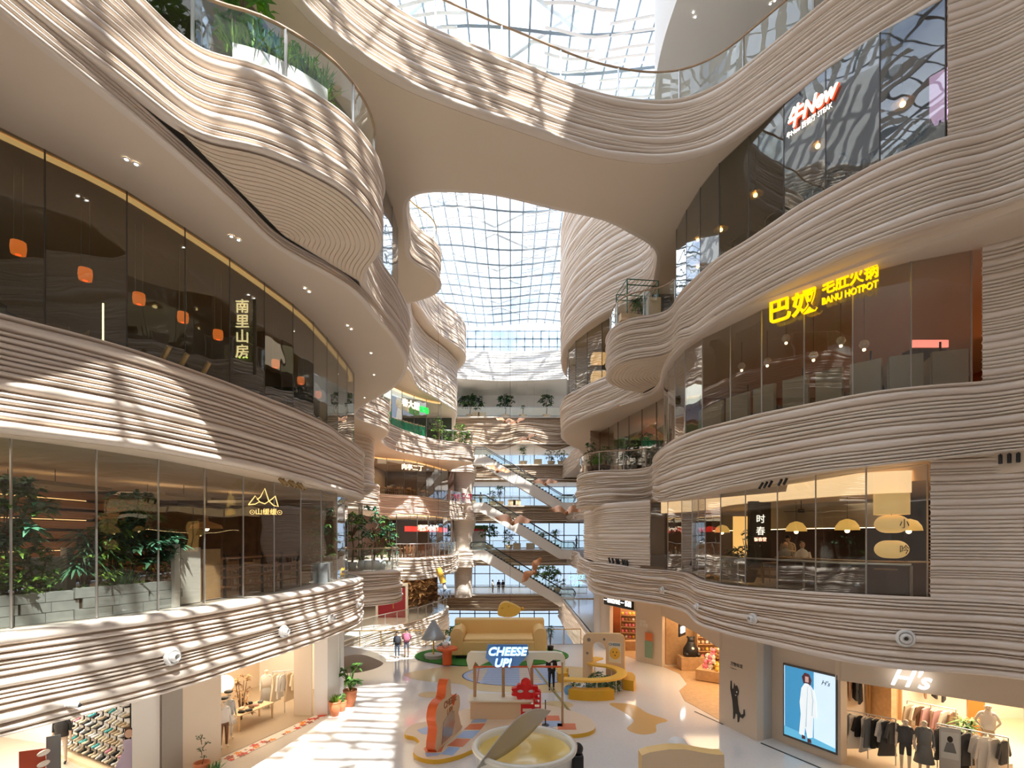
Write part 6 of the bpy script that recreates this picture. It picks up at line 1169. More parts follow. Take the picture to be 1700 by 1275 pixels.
# ---- right second floor: rattan lamps, lanterns, ceiling fans, diners
RAT = emat('rattan_glow', (.85, .50, .12), .25, (.62, .40, .13))
for px, py, off, lb in ((1200, 880, 1.6, 'rattan dome pendant near the left end of the lit restaurant'), (1322, 878, 1.8, 'rattan dome pendant right of the black character board'), (1405, 876, 1.4, 'large rattan dome pendant in the middle of the lit restaurant'), (1509, 877, 1.5, 'rattan dome pendant beside the hanging oval lanterns')):
    x, y, a, kk = onA(R2, -1, px, -off, (6, 25)); pendant('pendant_lamp', (x, y, zat(py+4, y)), 8.6, [(.04, .34), (.2, .28), (.3, .14), (.335, 0), (.32, 0)], RAT, lb, 'rattan dome pendants', WARM, 24)
x, y, a, kk = onA(R2, -1, 1477, -.9, (6, 20)); LN = emat('paper_lantern', (.80, .50, .18), .22, (.7, .5, .22))
for z_, lb in ((870, 'upper oval paper lantern with a dark character'), (912, 'lower oval paper lantern with a dark character')):
    o = empty('paper_lantern', (x, y, zat(z_, y)), lb, 'lantern'); b = MB(); pf = []
    for q in range(25): t = q/24*PI; pf.append((.10+.30*math.sin(t)+.006*(q % 2), .25*math.cos(t)))
    b.lathe(pf, (0, 0, 0), LN, 28); b.build('paper_shade', o); textmesh('character', '吟' if z_ > 900 else '小', .28, BLACK, o, Matrix.Translation((-.1, -.42, -.1)) @ upright(1, 0), .004); MB().tube([(0, 0, .25), (0, 0, (8.6-zat(870, y)) if z_ < 900 else .45)], .01, BLACK, 5).build('cord', o)
lb_ = empty('paper_lantern', (x, y-.0, zat(838, y)), 'tall cylindrical paper shade above the oval lanterns', 'lantern'); MB().lathe([(.40, .3), (.42, .3), (.42, -.28), (.40, -.28)], (0, 0, 0), LN, 28).build('paper_shade', lb_)
x, y, a, kk = onA(R2, -1, 1332, -1.7, (6, 20)); fnn = empty('ceiling_fan', (x, y, 8.25), 'dark ceiling fan under the lit ceiling', 'ceiling fan'); MB()._cyl((0, 0, -.05), .1, .12, BLACK, 14).build('motor', fnn); MB().tube([(0, 0, .05), (0, 0, .4)], .015, BLACK, 6).build('rod', fnn)
for q in range(3): MB().box((0, 0, 0), (.5, .12, .015), BLACK).build('blade', fnn, loc=(.33*math.cos(q*2.09), .33*math.sin(q*2.09), 0), rz=q*2.09)
for px in (1300, 1345, 1385, 1425, 1470, 1520): x, y, a, kk = onA(R2, -1, px, -1.8, (6, 24)); dine(x, y, 5.72, a, 'timber dining table in the lit right restaurant', 'timber dining chair in the lit right restaurant', 2)
cb = empty('counter_front', (*onA(R2, -1, 1400, -.9, (6, 20))[:2], 5.7), 'long dark brown low parapet inside the lit right restaurant glass', 'parapet'); pts = [onA(R2, -1, p, -1.15, (6, 24)) for p in (1290, 1330, 1380, 1440, 1500, 1540)]; b = MB()
for a_, c_ in zip(pts[:-1], pts[1:]): b.box(((a_[0]+c_[0])/2-cb.location.x, (a_[1]+c_[1])/2-cb.location.y, .48), (math.hypot(c_[0]-a_[0], c_[1]-a_[1])+.05, .1, .95), mat('aubergine_brown', (.10, .045, .04), .35), math.atan2(c_[1]-a_[1], c_[0]-a_[0]))
b.build('parapet_wall', cb); b = MB()
for a_, c_ in zip(pts[:-1], pts[1:]): b.box(((a_[0]+c_[0])/2-cb.location.x, (a_[1]+c_[1])/2-cb.location.y, .97), (math.hypot(c_[0]-a_[0], c_[1]-a_[1])+.08, .25, .04), TAN, math.atan2(c_[1]-a_[1], c_[0]-a_[0]))
b.build('counter_cap', cb)
x, y, a, kk = onA(R2, -1, 1308, -2.6, (6, 22)); person('person', (x, y, 5.72), -.5, mat('beige_top', (.5, .42, .32), .7), BLACK, 'waiter in beige standing with a tray in the lit right restaurant', pose='hold')
for px, lb in ((1306, 'seated diner with dark hair in front of the waiter'), (1334, 'seated diner in white beside the waiter')): x, y, a, kk = onA(R2, -1, px, -1.75, (6, 22)); seated(x, y, 5.9, a+2.5, WHITE if 'white' in lb else mat('grey_top', (.3, .3, .32), .7), lb)
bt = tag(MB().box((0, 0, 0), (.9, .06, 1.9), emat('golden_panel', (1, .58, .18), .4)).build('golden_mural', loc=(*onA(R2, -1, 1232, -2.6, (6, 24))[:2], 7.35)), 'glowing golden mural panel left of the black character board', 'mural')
for px, off, kind, h, w, m, lb in ((1205, .8, 'bush', .5, .8, LEAFL, 'yellow-green plant in the box by the right restaurant glass'), (1222, .85, 'palm', .9, 1.1, LEAFD, 'dark feathery plant by the right restaurant glass'), (1243, .9, 'bush', 1.5, .9, LEAFD, 'tall dark shrub beside the black character board')): x, y, a, kk = onA(R2, -1, px, -off, (6, 26)); plant('potted_plant', (x, y, 5.72), kind, h, w, px, m, lb, pot=(.3, .45, BROWN))
# ---- terrace upper left: curved white planter and plants
T = offset(L4T, 1, -.55); i0, i1 = idx(L4T, -5.5, 10.0), idx(L4T, -3.9, 11.2); seg = resample(T[i0:i1+1], .2); pr = empty('curved_planter', (seg[0][0], seg[0][1], 16.75), 'long curved white planter on the upper left terrace', 'planter'); b = MB()
for p, q in zip(seg[:-1], seg[1:]): b.box(((p[0]+q[0])/2-seg[0][0], (p[1]+q[1])/2-seg[0][1], .3), (math.hypot(q[0]-p[0], q[1]-p[1])+.05, .45, .6), WHITE, math.atan2(q[1]-p[1], q[0]-p[0]))
b.build('planter_wall', pr)
kinds = [('grass', .75, .5, LEAF), ('bush', .7, .5, LEAFL), ('grass', .85, .5, LEAFB), ('bush', .6, .5, LEAF)]
for k in range(0, len(seg), 1): kd, h, w, m = kinds[k % 4]; plant('terrace_plant', (seg[k][0], seg[k][1], 17.3), kd, h, w, 100+k, m, 'leafy tuft in the curved white planter of the upper left terrace', 'plants in the curved white planter', m2=LEAFL)
plant('terrace_plant', (-5.6, 10.9, 16.75), 'tree', 2.2, 1.3, 140, LEAFL, 'yellow-green young tree behind the curved white planter', m2=LEAF); plant('terrace_plant', (-4.5, 12.2, 16.75), 'palm', 1.6, .9, 141, LEAFL, 'yellow-tipped palm showing above the terrace handrail', m2=LEAF)
# ---- right terrace with green frame
GF = mat('green_metal', (.02, .16, .07), .4); cg = empty('cube_frame', (5.15, 22.9, 16.8), 'green metal cube frame on the right terrace', 'frame structure', rz=.12)
for x_ in (0, 1.45):
    for y_ in (0, 1.5): MB().tube([(x_, y_, 0), (x_, y_, 2.1)], .03, GF, 6).build('upright', cg)
b = MB()
for z_ in (2.1, 1.85):
    b.tube([(0, 0, z_), (1.45, 0, z_), (1.45, 1.5, z_), (0, 1.5, z_), (0, 0, z_)], .022, GF, 6)
for k in range(8): b.tube([(1.45*k/8, 0, 2.1), (1.45*k/8, 1.5, 2.1)], .012, GF, 4)
b.build('top_bars', cg); b = MB()
for k in range(9): b.tube([(.7, 1.5, .2+k*.2), (1.45, 1.5, .2+k*.2)], .015, GF, 4)
b.build('ladder_bars', cg)
tag(MB().box((0, 0, .45), (.55, .4, .9), PLYW, bev=.02).build('timber_box', loc=(6.15, 22.25, 16.8)), 'pale timber box beside the green frame on the right terrace', 'box')
tag(MB().box((0, 0, .15), (1.3, .3, .3), PLYW, .2).build('timber_trough', loc=(5.35, 22.5, 16.8)), 'low timber trough in front of the green frame', 'trough')
plant('terrace_plant', (5.6, 22.7, 16.9), 'palm', 1.2, .9, 150, LEAFD, 'dark hanging plant inside the green frame', m2=LEAF); plant('terrace_plant', (6.0, 23.4, 16.8), 'bush', .9, .8, 151, LEAF, 'leafy shrub at the back of the green frame')
# ---- right third-floor leafy balcony
for k, (x_, y_, kd, h, w, m, lb) in enumerate(((4.9, 31.6, 'bush', 1.5, 1.1, LEAFD, 'dark shrub at the left tip of the right balcony'), (5.2, 31.1, 'grass', .9, .7, LEAFL, 'yellow-green tuft on the left of the right balcony'), (5.7, 31.0, 'bush', 1.2, 1.0, LEAF, 'mid green shrub near the left end of the right balcony'), (6.9, 31.0, 'palm', 1.3, 1.1, LEAFD, 'dark palm in the middle of the right balcony'), (7.4, 30.8, 'bush', 1.1, 1.0, LEAFD, 'dark dense shrub beside the middle palm of the right balcony'), (7.9, 30.6, 'tree', 1.9, 1.2, LEAF, 'tallest shrub at the right end of the right balcony'))): plant('balcony_plant', (x_, y_, 11.3), kd, h, w, 160+k, m, lb, pot=(.28, .4, BROWN))
hut = empty('slate_kiosk', (8.6, 33, 11.3), 'small dark slate-clad kiosk with copper roof behind the leafy balcony', 'kiosk'); MB().box((0, 0, 1.1), (1.9, 1.6, 2.2), mat('slate', (.08, .09, .10), .6)).build('wall', hut); b = MB(); b.prism([(-1.3, 2.1), (1.3, 2.1), (0, 3.1)], -1.0, 1.0, mat('copper_roof', (.45, .20, .12), .5), M=M_); b.build('roof', hut); MB().box((-.3, -.82, .8), (.6, .05, 1.5), BLACK).build('doorway', hut)
for px, lb in ((985, 'upper pale timber lantern box glimpsed through the far right glass'), (986, 'lower pale timber lantern box glimpsed through the far right glass')):
    o = empty('hanging_lamp_box', (5.6, 33.2, 18.9 if 'upper' in lb else 17.7), lb, 'lamp'); MB().box((0, 0, 0), (.9, .9, .6), emat('timber_glow', (.9, .5, .22), .7, (.6, .4, .2)), bev=.1).build('lamp_shade', o); MB().tube([(0, 0, .3), (0, 0, 20.3-o.location.z)], .01, BLACK, 4).build('cord', o)
# ---- left second-floor balcony with white pots and climbing plants
for k, (x_, y_, kd, h, w, m, lb) in enumerate(((-8.3, 26.6, 'tree', 2.6, 1.3, LEAFL, 'tall light tree at the left of the white-pot balcony'), (-7.9, 27.2, 'bush', 1.4, 1.0, LEAF, 'leafy shrub second from the left on the white-pot balcony'), (-7.4, 27.4, 'tree', 3.0, 1.6, LEAFB, 'tallest spreading tree in the middle of the white-pot balcony'), (-7.0, 27.5, 'bush', 1.6, .9, LEAFL, 'bright yellow-green shrub on the white-pot balcony'), (-6.75, 28.2, 'bush', 2.2, 1.1, LEAFB, 'tall blue-green shrub at the right of the white-pot balcony'))): plant('balcony_plant', (x_, y_, 5.65), kd, h, w, 170+k, m, lb, m2=LEAF, pot=(.24, .4, WHITE))
st0 = empty('ceramic_stool', (-7.75, 26.5, 5.65), '', 'stool', 'white ceramic stools on the planted balcony'); MB().lathe([(0, 0), (.18, 0), (.26, .25), (.18, .5), (0, .5)], (0, 0, 0), mat('ceramic_white', (.85, .87, .88), .25), 18).build('body', st0); st0['label'] = 'white ceramic stool on the planted balcony by the rail'
for x_, y_ in ((-7.4, 26.4), (-7.05, 26.5), (-6.9, 27.1)): copy_tree(st0, (x_, y_, 5.65))
# ---- far left shops
gc = empty('green_curtain', (-9.6, 42.6, 16.6), 'pleated emerald curtain hung low along the far left shop glass', 'curtain'); i0, i1 = idx(L4T, -10.1, 41.0), idx(L4T, -7.4, 48.0); B = resample(offset(L4T, 1, -.8)[i0:i1+1], .1); V = []; Fc = []
nn = normals(B, 1)
for k, p in enumerate(B):
    o_ = .08*math.sin(k*1.3); V += [(p[0]+nn[k,0]*o_+9.6, p[1]+nn[k,1]*o_-42.6, .1), (p[0]+nn[k,0]*o_+9.6, p[1]+nn[k,1]*o_-42.6, 1.15)]
for k in range(len(B)-1): Fc.append((2*k, 2*k+2, 2*k+3, 2*k+1))
me_np('cloth', V, Fc, mat('emerald_cloth', (.01, .38, .20), .5), gc, smooth=True); V2 = [(v[0], v[1], v[2]+(.12 if i % 2 else 1.05)) for i, v in enumerate(V)]; me_np('rail_cap', V2, Fc, PLYW, gc)
for k, (x_, y_, h, w, m, lb) in enumerate(((-6.9, 48.6, 2.2, 1.4, LEAFL, 'yellow-green tree at the right end of the green-curtained shop'), (-5.2, 50.6, 1.9, 2.0, LEAFL, 'broad light green shrub on the sunlit balcony tip'), (-6.0, 50.2, 1.3, 1.4, LEAF, 'mid green shrub behind the balcony rail'), (-4.6, 51.2, 1.3, 1.3, LEAFL, 'small light shrub at the very tip of the balcony'))): plant('balcony_plant', (x_, y_, 16.5), 'bush', h, w, 180+k, m, lb, m2=LEAFL)
for k in range(12):
    t = .04+k*.08; i0, i1 = idx(L3, -12.0, 46.8), idx(L3, -6.9, 56.0); p = offset(L3, 1, -1.6)[int(i0+(i1-i0)*t)]; dine(p[0], p[1], 11.25, k*.7, 'timber dining table in the brown third-floor restaurant', 'timber dining chair in the brown third-floor restaurant', 2)
RC = chair('', mat('crimson_wood', (.45, .02, .08), .4), 'crimson chairs beside the escalator', 'crimson_chair'); UR = []
for k, (x_, y_) in enumerate(((-6.3, 58.5), (-5.8, 59.3), (-5.4, 58.4), (-5.1, 59.6), (-4.95, 58.9), (-6.6, 59.4))): put(RC, UR, (x_, y_, 11.35), k*1.3, 'crimson chair behind the rail next to the upper escalator')
RL = emat('red_lantern', (1, .04, .03), .35)
for k in range(9):
    t = .06+k*.105; i0, i1 = idx(L2, -9.6, 42.8), idx(L2, -6.2, 52.0); p = offset(L2, 1, -1.0)[int(i0+(i1-i0)*t)]
    o = empty('red_lantern', (p[0], p[1], 8.0), 'square red lantern hung behind the second-floor restaurant glass', 'lantern', 'square red lanterns'); MB().box((0, 0, 0), (.62, .62, .42), RL, .3).build('lamp_shade', o); MB().tube([(0, 0, .2), (0, 0, 1.1)], .01, BLACK, 4).build('cord', o)
    p = offset(L2, 1, -2.2)[int(i0+(i1-i0)*t)]; dine(p[0], p[1], 5.6, k*.9, 'timber dining table in the red lantern restaurant', 'timber dining chair in the red lantern restaurant', 2)
wf = empty('timber_partition', (-9.0, 43.2, 5.6), 'reddish timber slat partition low behind the red lantern restaurant glass', 'partition'); B = resample(offset(L2, 1, -.55)[idx(L2, -9.6, 42.8):idx(L2, -6.2, 52)], .28); b = MB()
for p in B: b.box((p[0]+9.0, p[1]-43.2, .6), (.10, .10, 1.1), mat('red_timber', (.32, .11, .05), .5))
b.build('slats', wf)
# ground floor beyond the void: red door, dried arrangement
rdo = empty('red_door', (-10.9, 46.5, 0), 'dark red double door in a white frame across the void', 'door set'); MB().box((0, 0, 1.35), (2.5, .1, 2.7), mat('maroon', (.30, .015, .03), .4)).build('door_leaf', rdo); MB().box((.15, -.09, 1.1), (.04, .08, .5), BRASS).build('door_handle', rdo.children[0]); b = MB()
for s in (-1.35, 1.35): b.box((s, 0, 1.45), (.2, .25, 2.9), WHITE)
b.box((0, 0, 3.0), (2.9, .25, .25), WHITE); b.build('door_frame', rdo)
plant('dried_arrangement', (-9.1, 50.5, 0), 'bush', 3.4, 3.8, 190, mat('dried_tan', (.55, .36, .18), .7), 'huge tan dried-leaf arrangement inside the far glass', m2=mat('dried_brown', (.30, .17, .08), .7), dens=2.5)
# end galleries: trees in pots and little people
EG = [(780, 22.5, 'tree', 2.6, 3.4, LEAFD, 'wide dark tree at the left of the topmost end gallery'), (839, 22.5, 'tree', 2.6, 2.6, LEAFD, 'dark tree in the middle of the topmost end gallery'), (868, 22.5, 'palm', 1.7, 1.0, LEAF, 'small palm between the two trees of the topmost end gallery'), (907, 22.5, 'tree', 2.7, 2.0, LEAFD, 'upright dark tree at the right of the topmost end gallery'),
      (869, 16.5, 'palm', 2.2, 1.6, LEAF, 'palm in a tan pot on the fourth end gallery'), (915, 16.5, 'bush', 1.8, 1.8, LEAFD, 'dark shrub right of centre on the fourth end gallery'), (932, 16.5, 'bush', 1.5, 1.5, LEAF, 'green shrub at the right of the fourth end gallery'), (830, 11.3, 'palm', 2.6, 1.8, LEAFD, 'tall dark palm behind the upper escalator on the third end gallery'), (818, 11.3, 'bush', 1.4, 1.6, LEAF, 'shrub left of the tall palm on the third end gallery'),
      (812, 5.7, 'tree', 2.7, 2.6, LEAF, 'bushy green tree at the left of the second end gallery'), (845, 5.7, 'bush', 2.3, 2.0, LEAFD, 'dark round shrub in the middle of the second end gallery'), (900, 5.7, 'bush', 1.8, 2.0, LEAF, 'green shrub behind the middle escalator'), (922, 5.7, 'palm', 2.2, 1.8, LEAFB, 'palm at the right of the second end gallery'), (905, .1, 'tree', 3.0, 3.4, LEAFL, 'bright green tree behind the lowest escalator'), (925, .1, 'bush', 2.2, 2.2, LEAF, 'bright shrub at the right of the ground-floor end gallery')]
for k, (px, z_, kd, h, w, m, lb) in enumerate(EG): y_ = 66.3; plant('gallery_tree', ((px-850)/F*y_, y_, z_), kd, h, w, 200+k, m, lb, m2=LEAF, pot=(.5, .6, PLYW))
for k, (px, z_, top, lb) in enumerate(((828, .1, mat('navy_top', (.03, .04, .09), .7), 'person in dark clothes at the ground-floor end gallery rail'), (835, .1, BLACK, 'person in black beside another at the ground-floor end rail'), (818, .1, WHITE, 'person in a white top left of the pair at the end rail'), (957, 5.7, mat('grey_top', (.3, .3, .32), .7), 'person in grey at the right of the second end gallery'), (798, 11.3, mat('beige_top', (.5, .42, .32), .7), 'person in beige near the top of the middle escalator'))): y_ = 65.6; person('person', ((px-850)/F*y_, y_, z_), k*.6, top, BLACK, lb)
for k, (px, z_) in enumerate(((806, 16.5), (816, 16.5), (893, 16.5), (790, 22.5), (800, 22.5), (783, 11.3), (850, 11.3), (858, 11.3), (880, 5.7), (858, 5.7))): o = empty('gallery_bench', ((px-850)/F*66, 66.0, z_), 'plain timber box bench on an end gallery', 'bench', 'timber box benches on the end galleries'); MB().box((0, 0, .4), (1.0, .6, .8), PLYW, bev=.03).build('seat_block', o)
# grass canopy with red edge on second end gallery
gk = empty('green_kiosk', ((785-850)/F*66.4, 70.2, 5.7), 'kiosk with grassy canopy and red fascia on the second end gallery', 'kiosk'); MB().box((0, 0, 2.9), (3.6, 1.6, .5), mat('grass_roof', (.08, .16, .05), .9)).build('canopy', gk); MB().box((0, -.82, 2.55), (3.6, .06, .3), REDP).build('fascia', gk); MB().box((0, .2, 1.2), (3.0, 1.2, 2.4), WHITE).build('stall_wall', gk)
# ---- copper birds hanging in the void
COP = mat('copper_leaf', (.50, .24, .12), .35, .5)
def bird(px, py, d, s, roll, label):
    s *= .78
    o = empty('copper_bird', D(px, py, d), label, 'hanging sculpture', 'hanging copper sculptures'); o.rotation_euler = (0, roll, 0); b = MB()
    for sg in (-1, 1):
        V = []; n = 8
        for k in range(n+1):
            t = k/n; c = Vector((sg*t*1.2, .25*math.sin(t*3), .38*math.sin(t*2.6)+.15*math.sin(t*7)*t)); w = .6*math.sin(PI*min(1, .18+t*.8))**.7; V += [tuple((c+Vector((0, -.5*w, -.42*w)))*s), tuple((c+Vector((0, -.1, .05*w)))*s), tuple((c+Vector((0, .5*w, .45*w)))*s)]
        b.add(V, [(3*k+j, 3*k+j+1, 3*k+j+4, 3*k+j+3) for k in range(n) for j in (0, 1)], COP, True)
    b.build('wings', o); MB().ball((0, 0, .05*s), (.13*s, .42*s, .13*s), COP, 12, 8).build('body', o)
    c = MB(); c.tube([(0, 0, .1), Vector((0, 0, 34.0-o.location.z)) @ Matrix.Rotation(roll, 3, 'Y')], .006, CHROME, 4); c.build('cable', o)
for i, (px, py, d, s, ro, lb) in enumerate(((838, 700, 55, 1.1, .15, 'copper bird hanging before the topmost end gallery, left one'), (858, 702, 56, 1.1, -.3, 'copper bird hanging before the topmost end gallery, right one'), (876, 729, 50, 1.0, -.35, 'copper bird tilted against the fourth gallery band'), (826, 783, 52, 1.4, .25, 'copper bird over the top of the upper escalator'), (905, 804, 50, 1.3, .0, 'copper bird against the third gallery band'), (851, 869, 42, 1.6, .1, 'wide copper bird across the middle escalator'), (940, 852, 44, 1.5, .0, 'copper bird near the foot of the upper escalator'), (888, 950, 38, 1.25, -.9, 'large copper bird standing steeply over the lowest escalator'))): bird(px, py, d, s, ro, lb)
# ============================================================ GROUND-FLOOR SHOPS
MANN = mat('mannequin_cream', (.82, .74, .62), .35)
CL = {n: mat('cloth_'+n.replace(' ', '_'), c, .8) for n, c in {'charcoal': (.07, .075, .085), 'black': (.015, .015, .017), 'white': (.80, .79, .77), 'light grey': (.50, .52, .54), 'slate grey': (.18, .20, .22), 'beige': (.62, .50, .36), 'brown': (.22, .12, .07), 'dusty pink': (.62, .36, .34), 'cream': (.78, .70, .56)}.items()}
GSHAPE = {'top': [(-.07, 0), (-.2, -.05), (-.34, -.45), (-.27, -.5), (-.17, -.22), (-.19, -.68), (.19, -.68), (.17, -.22), (.27, -.5), (.34, -.45), (.2, -.05), (.07, 0)],
          'dress': [(-.07, 0), (-.17, -.04), (-.15, -.38), (-.3, -1.12), (.3, -1.12), (.15, -.38), (.17, -.04), (.07, 0)], 'trousers': [(-.17, -.02), (-.2, -.95), (-.05, -.95), (0, -.3), (.05, -.95), (.2, -.95), (.17, -.02)],
          'coat': [(-.07, 0), (-.22, -.05), (-.32, -.62), (-.24, -.64), (-.19, -.3), (-.24, -.98), (.24, -.98), (.19, -.3), (.24, -.64), (.32, -.62), (.22, -.05), (.07, 0)]}
GP = {}
def garment(kind, colr, loc, rz, where, grp):
    key = (kind, colr); lab = f'{colr} {kind} hanging on the {where}'
    if key in GP: return copy_tree(GP[key], loc, rz, lab) if True else None
    o = empty('garment', loc, lab, 'garment', grp, rz=rz); b = MB(); b.prism(GSHAPE[kind], -.035, .035, CL[colr], M=Matrix.Translation((0, 0, -.1)) @ upright(1, 0)); b.build('cloth', o)
    h = MB(); h.tube([(-.16, 0, -.12), (0, 0, -.05), (.16, 0, -.12)], .012, CL['cream'], 6); h.tube([(0, 0, -.05), (0, 0, .0), (.02, 0, .02)], .006, CHROME, 5); h.build('hanger', o); GP[key] = o; return o
def rack(A, B, items, label, where, grp, posts=True, step=None):
    (x0, y0, z), (x1, y1, _) = A, B; o = empty('clothes_rail', (x0, y0, 0), label, 'clothes rail'); L = math.hypot(x1-x0, y1-y0)
    MB().tube([(0, 0, z), (x1-x0, y1-y0, z)], .02, CHROME, 8).build('rail_bar', o)
    if posts:
        for t in (0, .5, 1): MB().tube([((x1-x0)*t, (y1-y0)*t, 0), ((x1-x0)*t, (y1-y0)*t, z)], .018, CHROME, 8).build('post', o)
    a = math.atan2(y1-y0, x1-x0); n = len(items)
    for k, (kd, c) in enumerate(items): t = (k+.5)/n; g = garment(kd, c, (x0+(x1-x0)*t, y0+(y1-y0)*t, z-.02), a+.95+.25*math.sin(k*2.1), where, grp); g['group'] = grp
rack(P(1397, 1177, 1.5), P(1487, 1194, 1.5), [('trousers', 'charcoal'), ('top', 'slate grey'), ('dress', 'white'), ('top', 'black'), ('dress', 'light grey'), ('coat', 'slate grey'), ('trousers', 'black'), ('top', 'light grey'), ('dress', 'charcoal'), ('top', 'charcoal')], 'low steel clothes rail just inside the fashion shop by the screen', 'low front rail by the screen', 'garments on the low front rail')
rack(P(1556, 1201, 1.5), P(1674, 1225, 1.5), [('coat', 'charcoal'), ('coat', 'slate grey'), ('dress', 'black'), ('coat', 'charcoal'), ('top', 'light grey'), ('coat', 'white'), ('dress', 'white'), ('top', 'charcoal')], 'low steel clothes rail at the lower right corner of the fashion shop', 'front rail at the lower right', 'garments on the lower right rail')
rack(P(1506, 1163, 1.5), P(1587, 1178, 1.5), [('coat', 'beige'), ('top', 'cream'), ('top', 'brown'), ('coat', 'dusty pink'), ('dress', 'beige'), ('coat', 'dusty pink'), ('top', 'cream'), ('coat', 'brown')], 'middle steel clothes rail of beige and pink clothes behind the mannequins', 'middle rail behind the mannequins', 'garments on the middle rail')
rack((12.6, 20.3, 2.0), (14.0, 20.4, 2.0), [('coat', 'black'), ('dress', 'cream'), ('coat', 'black'), ('coat', 'brown'), ('coat', 'black'), ('dress', 'black')], 'high wall rail of black coats next to the tan curtain', 'high rail beside the curtain', 'garments on the high rail', False)
rack((16.2, 20.3, 2.1), (18.4, 20.3, 2.1), [('coat', 'brown'), ('coat', 'black'), ('dress', 'black'), ('top', 'light grey'), ('coat', 'cream'), ('top', 'beige')], 'back wall rail of mixed dark clothes in the fashion shop', 'back wall rail', 'garments on the back wall rail', False)
rack((18.2, 18.2, 2.0), (19.6, 17.2, 2.0), [('dress', 'dusty pink'), ('top', 'white'), ('coat', 'white'), ('dress', 'cream')], 'rail of pink and white clothes at the far right of the fashion shop', 'far right rail', 'garments on the far right rail', True)
def mannequin(loc, rz, top, legs, label, **k): return person('mannequin', loc, rz, top, legs, label, hair=None, skin=MANN, cat='mannequin', shoes=MANN, **k)
x, y, _ = P(1503, 1187, 1.78); mannequin((x, y, 0), -.5, CL['charcoal'], CL['charcoal'], 'headed cream mannequin in charcoal top and knee-length shorts', pose='stand', sleeve=.3, shortlegs=True, female=True)
x, y, _ = P(1534, 1190, 1.76); mannequin((x, y, 0), -.6, CL['slate grey'], MANN, 'cream mannequin in a long grey wrap dress', sleeve=.8, female=True, skirt=(CL['slate grey'], .35))
x, y, _ = P(1640, 1163, 2.3); MBp = tag(MB().box((0, 0, .25), (.8, .8, .5), CREAML, bev=.02).build('plinth', loc=(x, y, 0.015)), 'pale square plinth under the hand-on-hip mannequin', 'plinth'); mannequin((x, y, .52), -.7, CL['white'], CL['beige'], 'cream mannequin in white top standing raised with a hand on the hip', pose='hip', sleeve=.2, female=True)
x, y, _ = P(1577, 1208, 1.55); ps = empty('poster_stand', (x, y, 0), 'grey-white poster stand with a portrait between the front rails', 'poster stand', rz=-.6); MB().box((0, 0, .8), (.5, .04, 1.5), CL['light grey']).build('board', ps); MB().box((0, -.025, 1.0), (.42, .01, .8), mat('poster_pale', (.6, .65, .68), .5)).build('picture', ps); b = MB(); b.ball((0, -.03, 1.2), (.07, .01, .1), HAIRB, 10, 6); b.prism([(-.15, .8), (.15, .8), (.08, 1.1), (-.08, 1.1)], 0, .008, CL['slate grey'], M=Matrix.Translation((0, -.035, 0)) @ M_); b.build('portrait', ps)
plant('potted_palm', (14.75, 16.6, .012), 'palm', 1.6, 1.1, 300, LEAFL, 'light green feathery palm among the clothes rails', m2=LEAF, pot=(.25, .5, WHITE))
ct = empty('curtain', (14.2, 20.55, .02), 'tan pleated curtain at the back of the fashion shop', 'curtain'); V = []; Fc = []
for k in range(50): V += [(k*.03, .06*math.sin(k*.9), 0), (k*.03, .06*math.sin(k*.9), 2.85)]
for k in range(49): Fc.append((2*k, 2*k+2, 2*k+3, 2*k+1))
me_np('cloth', V, Fc, mat('tan_curtain', (.40, .24, .10), .7), ct, smooth=True); MB().tube([(-.1, 0, 2.87), (1.6, 0, 2.87)], .02, BRASS, 6).build('curtain_rod', ct)
tag(MB().box((0, 0, 1.3), (.45, .2, 2.6), mat('rust_panel', (.55, .17, .03), .4), -.5).build('rust_pillar', loc=(16.3, 18.0, .02)), 'rust-orange upright panel behind the raised mannequin', 'pillar')
area((16.2, 17.6, 2.95), 4, 2.4, 75, (1, .85, .66))
# left fashion shop
rack((-9.95, 21.3, 1.75), (-9.1, 21.6, 1.75), [('dress', 'cream'), ('coat', 'white'), ('top', 'white'), ('dress', 'beige'), ('top', 'cream')], 'steel rail of cream and white clothes in the left fashion shop', 'rail in the left fashion shop', 'garments in the left fashion shop')
mannequin((-10.55, 22.0, .012), .5, CL['white'], CL['light grey'], 'mannequin in a white blouse and long grey pleated skirt', female=True, sleeve=.9, skirt=(CL['light grey'], .2))
mannequin((-10.05, 17.85, .012), .9, CL['white'], CL['brown'], 'front mannequin in striped top, brown trousers and black beret', female=True, sleeve=.9); mannequin((-10.3, 18.6, .012), .9, CL['light grey'], CL['white'], 'rear mannequin in grey top and white skirt with black beret', female=True, sleeve=.9, skirt=(CL['white'], .6))
for x_, y_, lb in ((-10.05, 17.85, 'black beret on the front mannequin'), (-10.3, 18.6, 'black beret on the rear mannequin')): tag(MB().ball((0, 0, 0), (.15, .15, .06), BLACK, 16, 8).build('beret', loc=(x_, y_, 1.75)), lb, 'hat')
TP2 = table('long pale timber display table in the left fashion shop', PLYW, .8, 1.7, .62, name='display_table'); TP2.location = (-10.35, 20.2, .012); TP2.rotation_euler.z = -.35
for k, c in enumerate(('black', 'charcoal', 'cream', 'brown', 'dusty pink', 'black', 'slate grey')): tag(MB().box((0, 0, .04), (.24, .16, .08), CL[c], k*.8, bev=.03).build('folded_item', loc=(-10.35+.22*math.sin(k*2.2), 20.2+(k-3)*.2, .64)), f'{c} folded accessory on the pale display table, number {"one two three four five six seven".split()[k]} from the front', 'accessory')
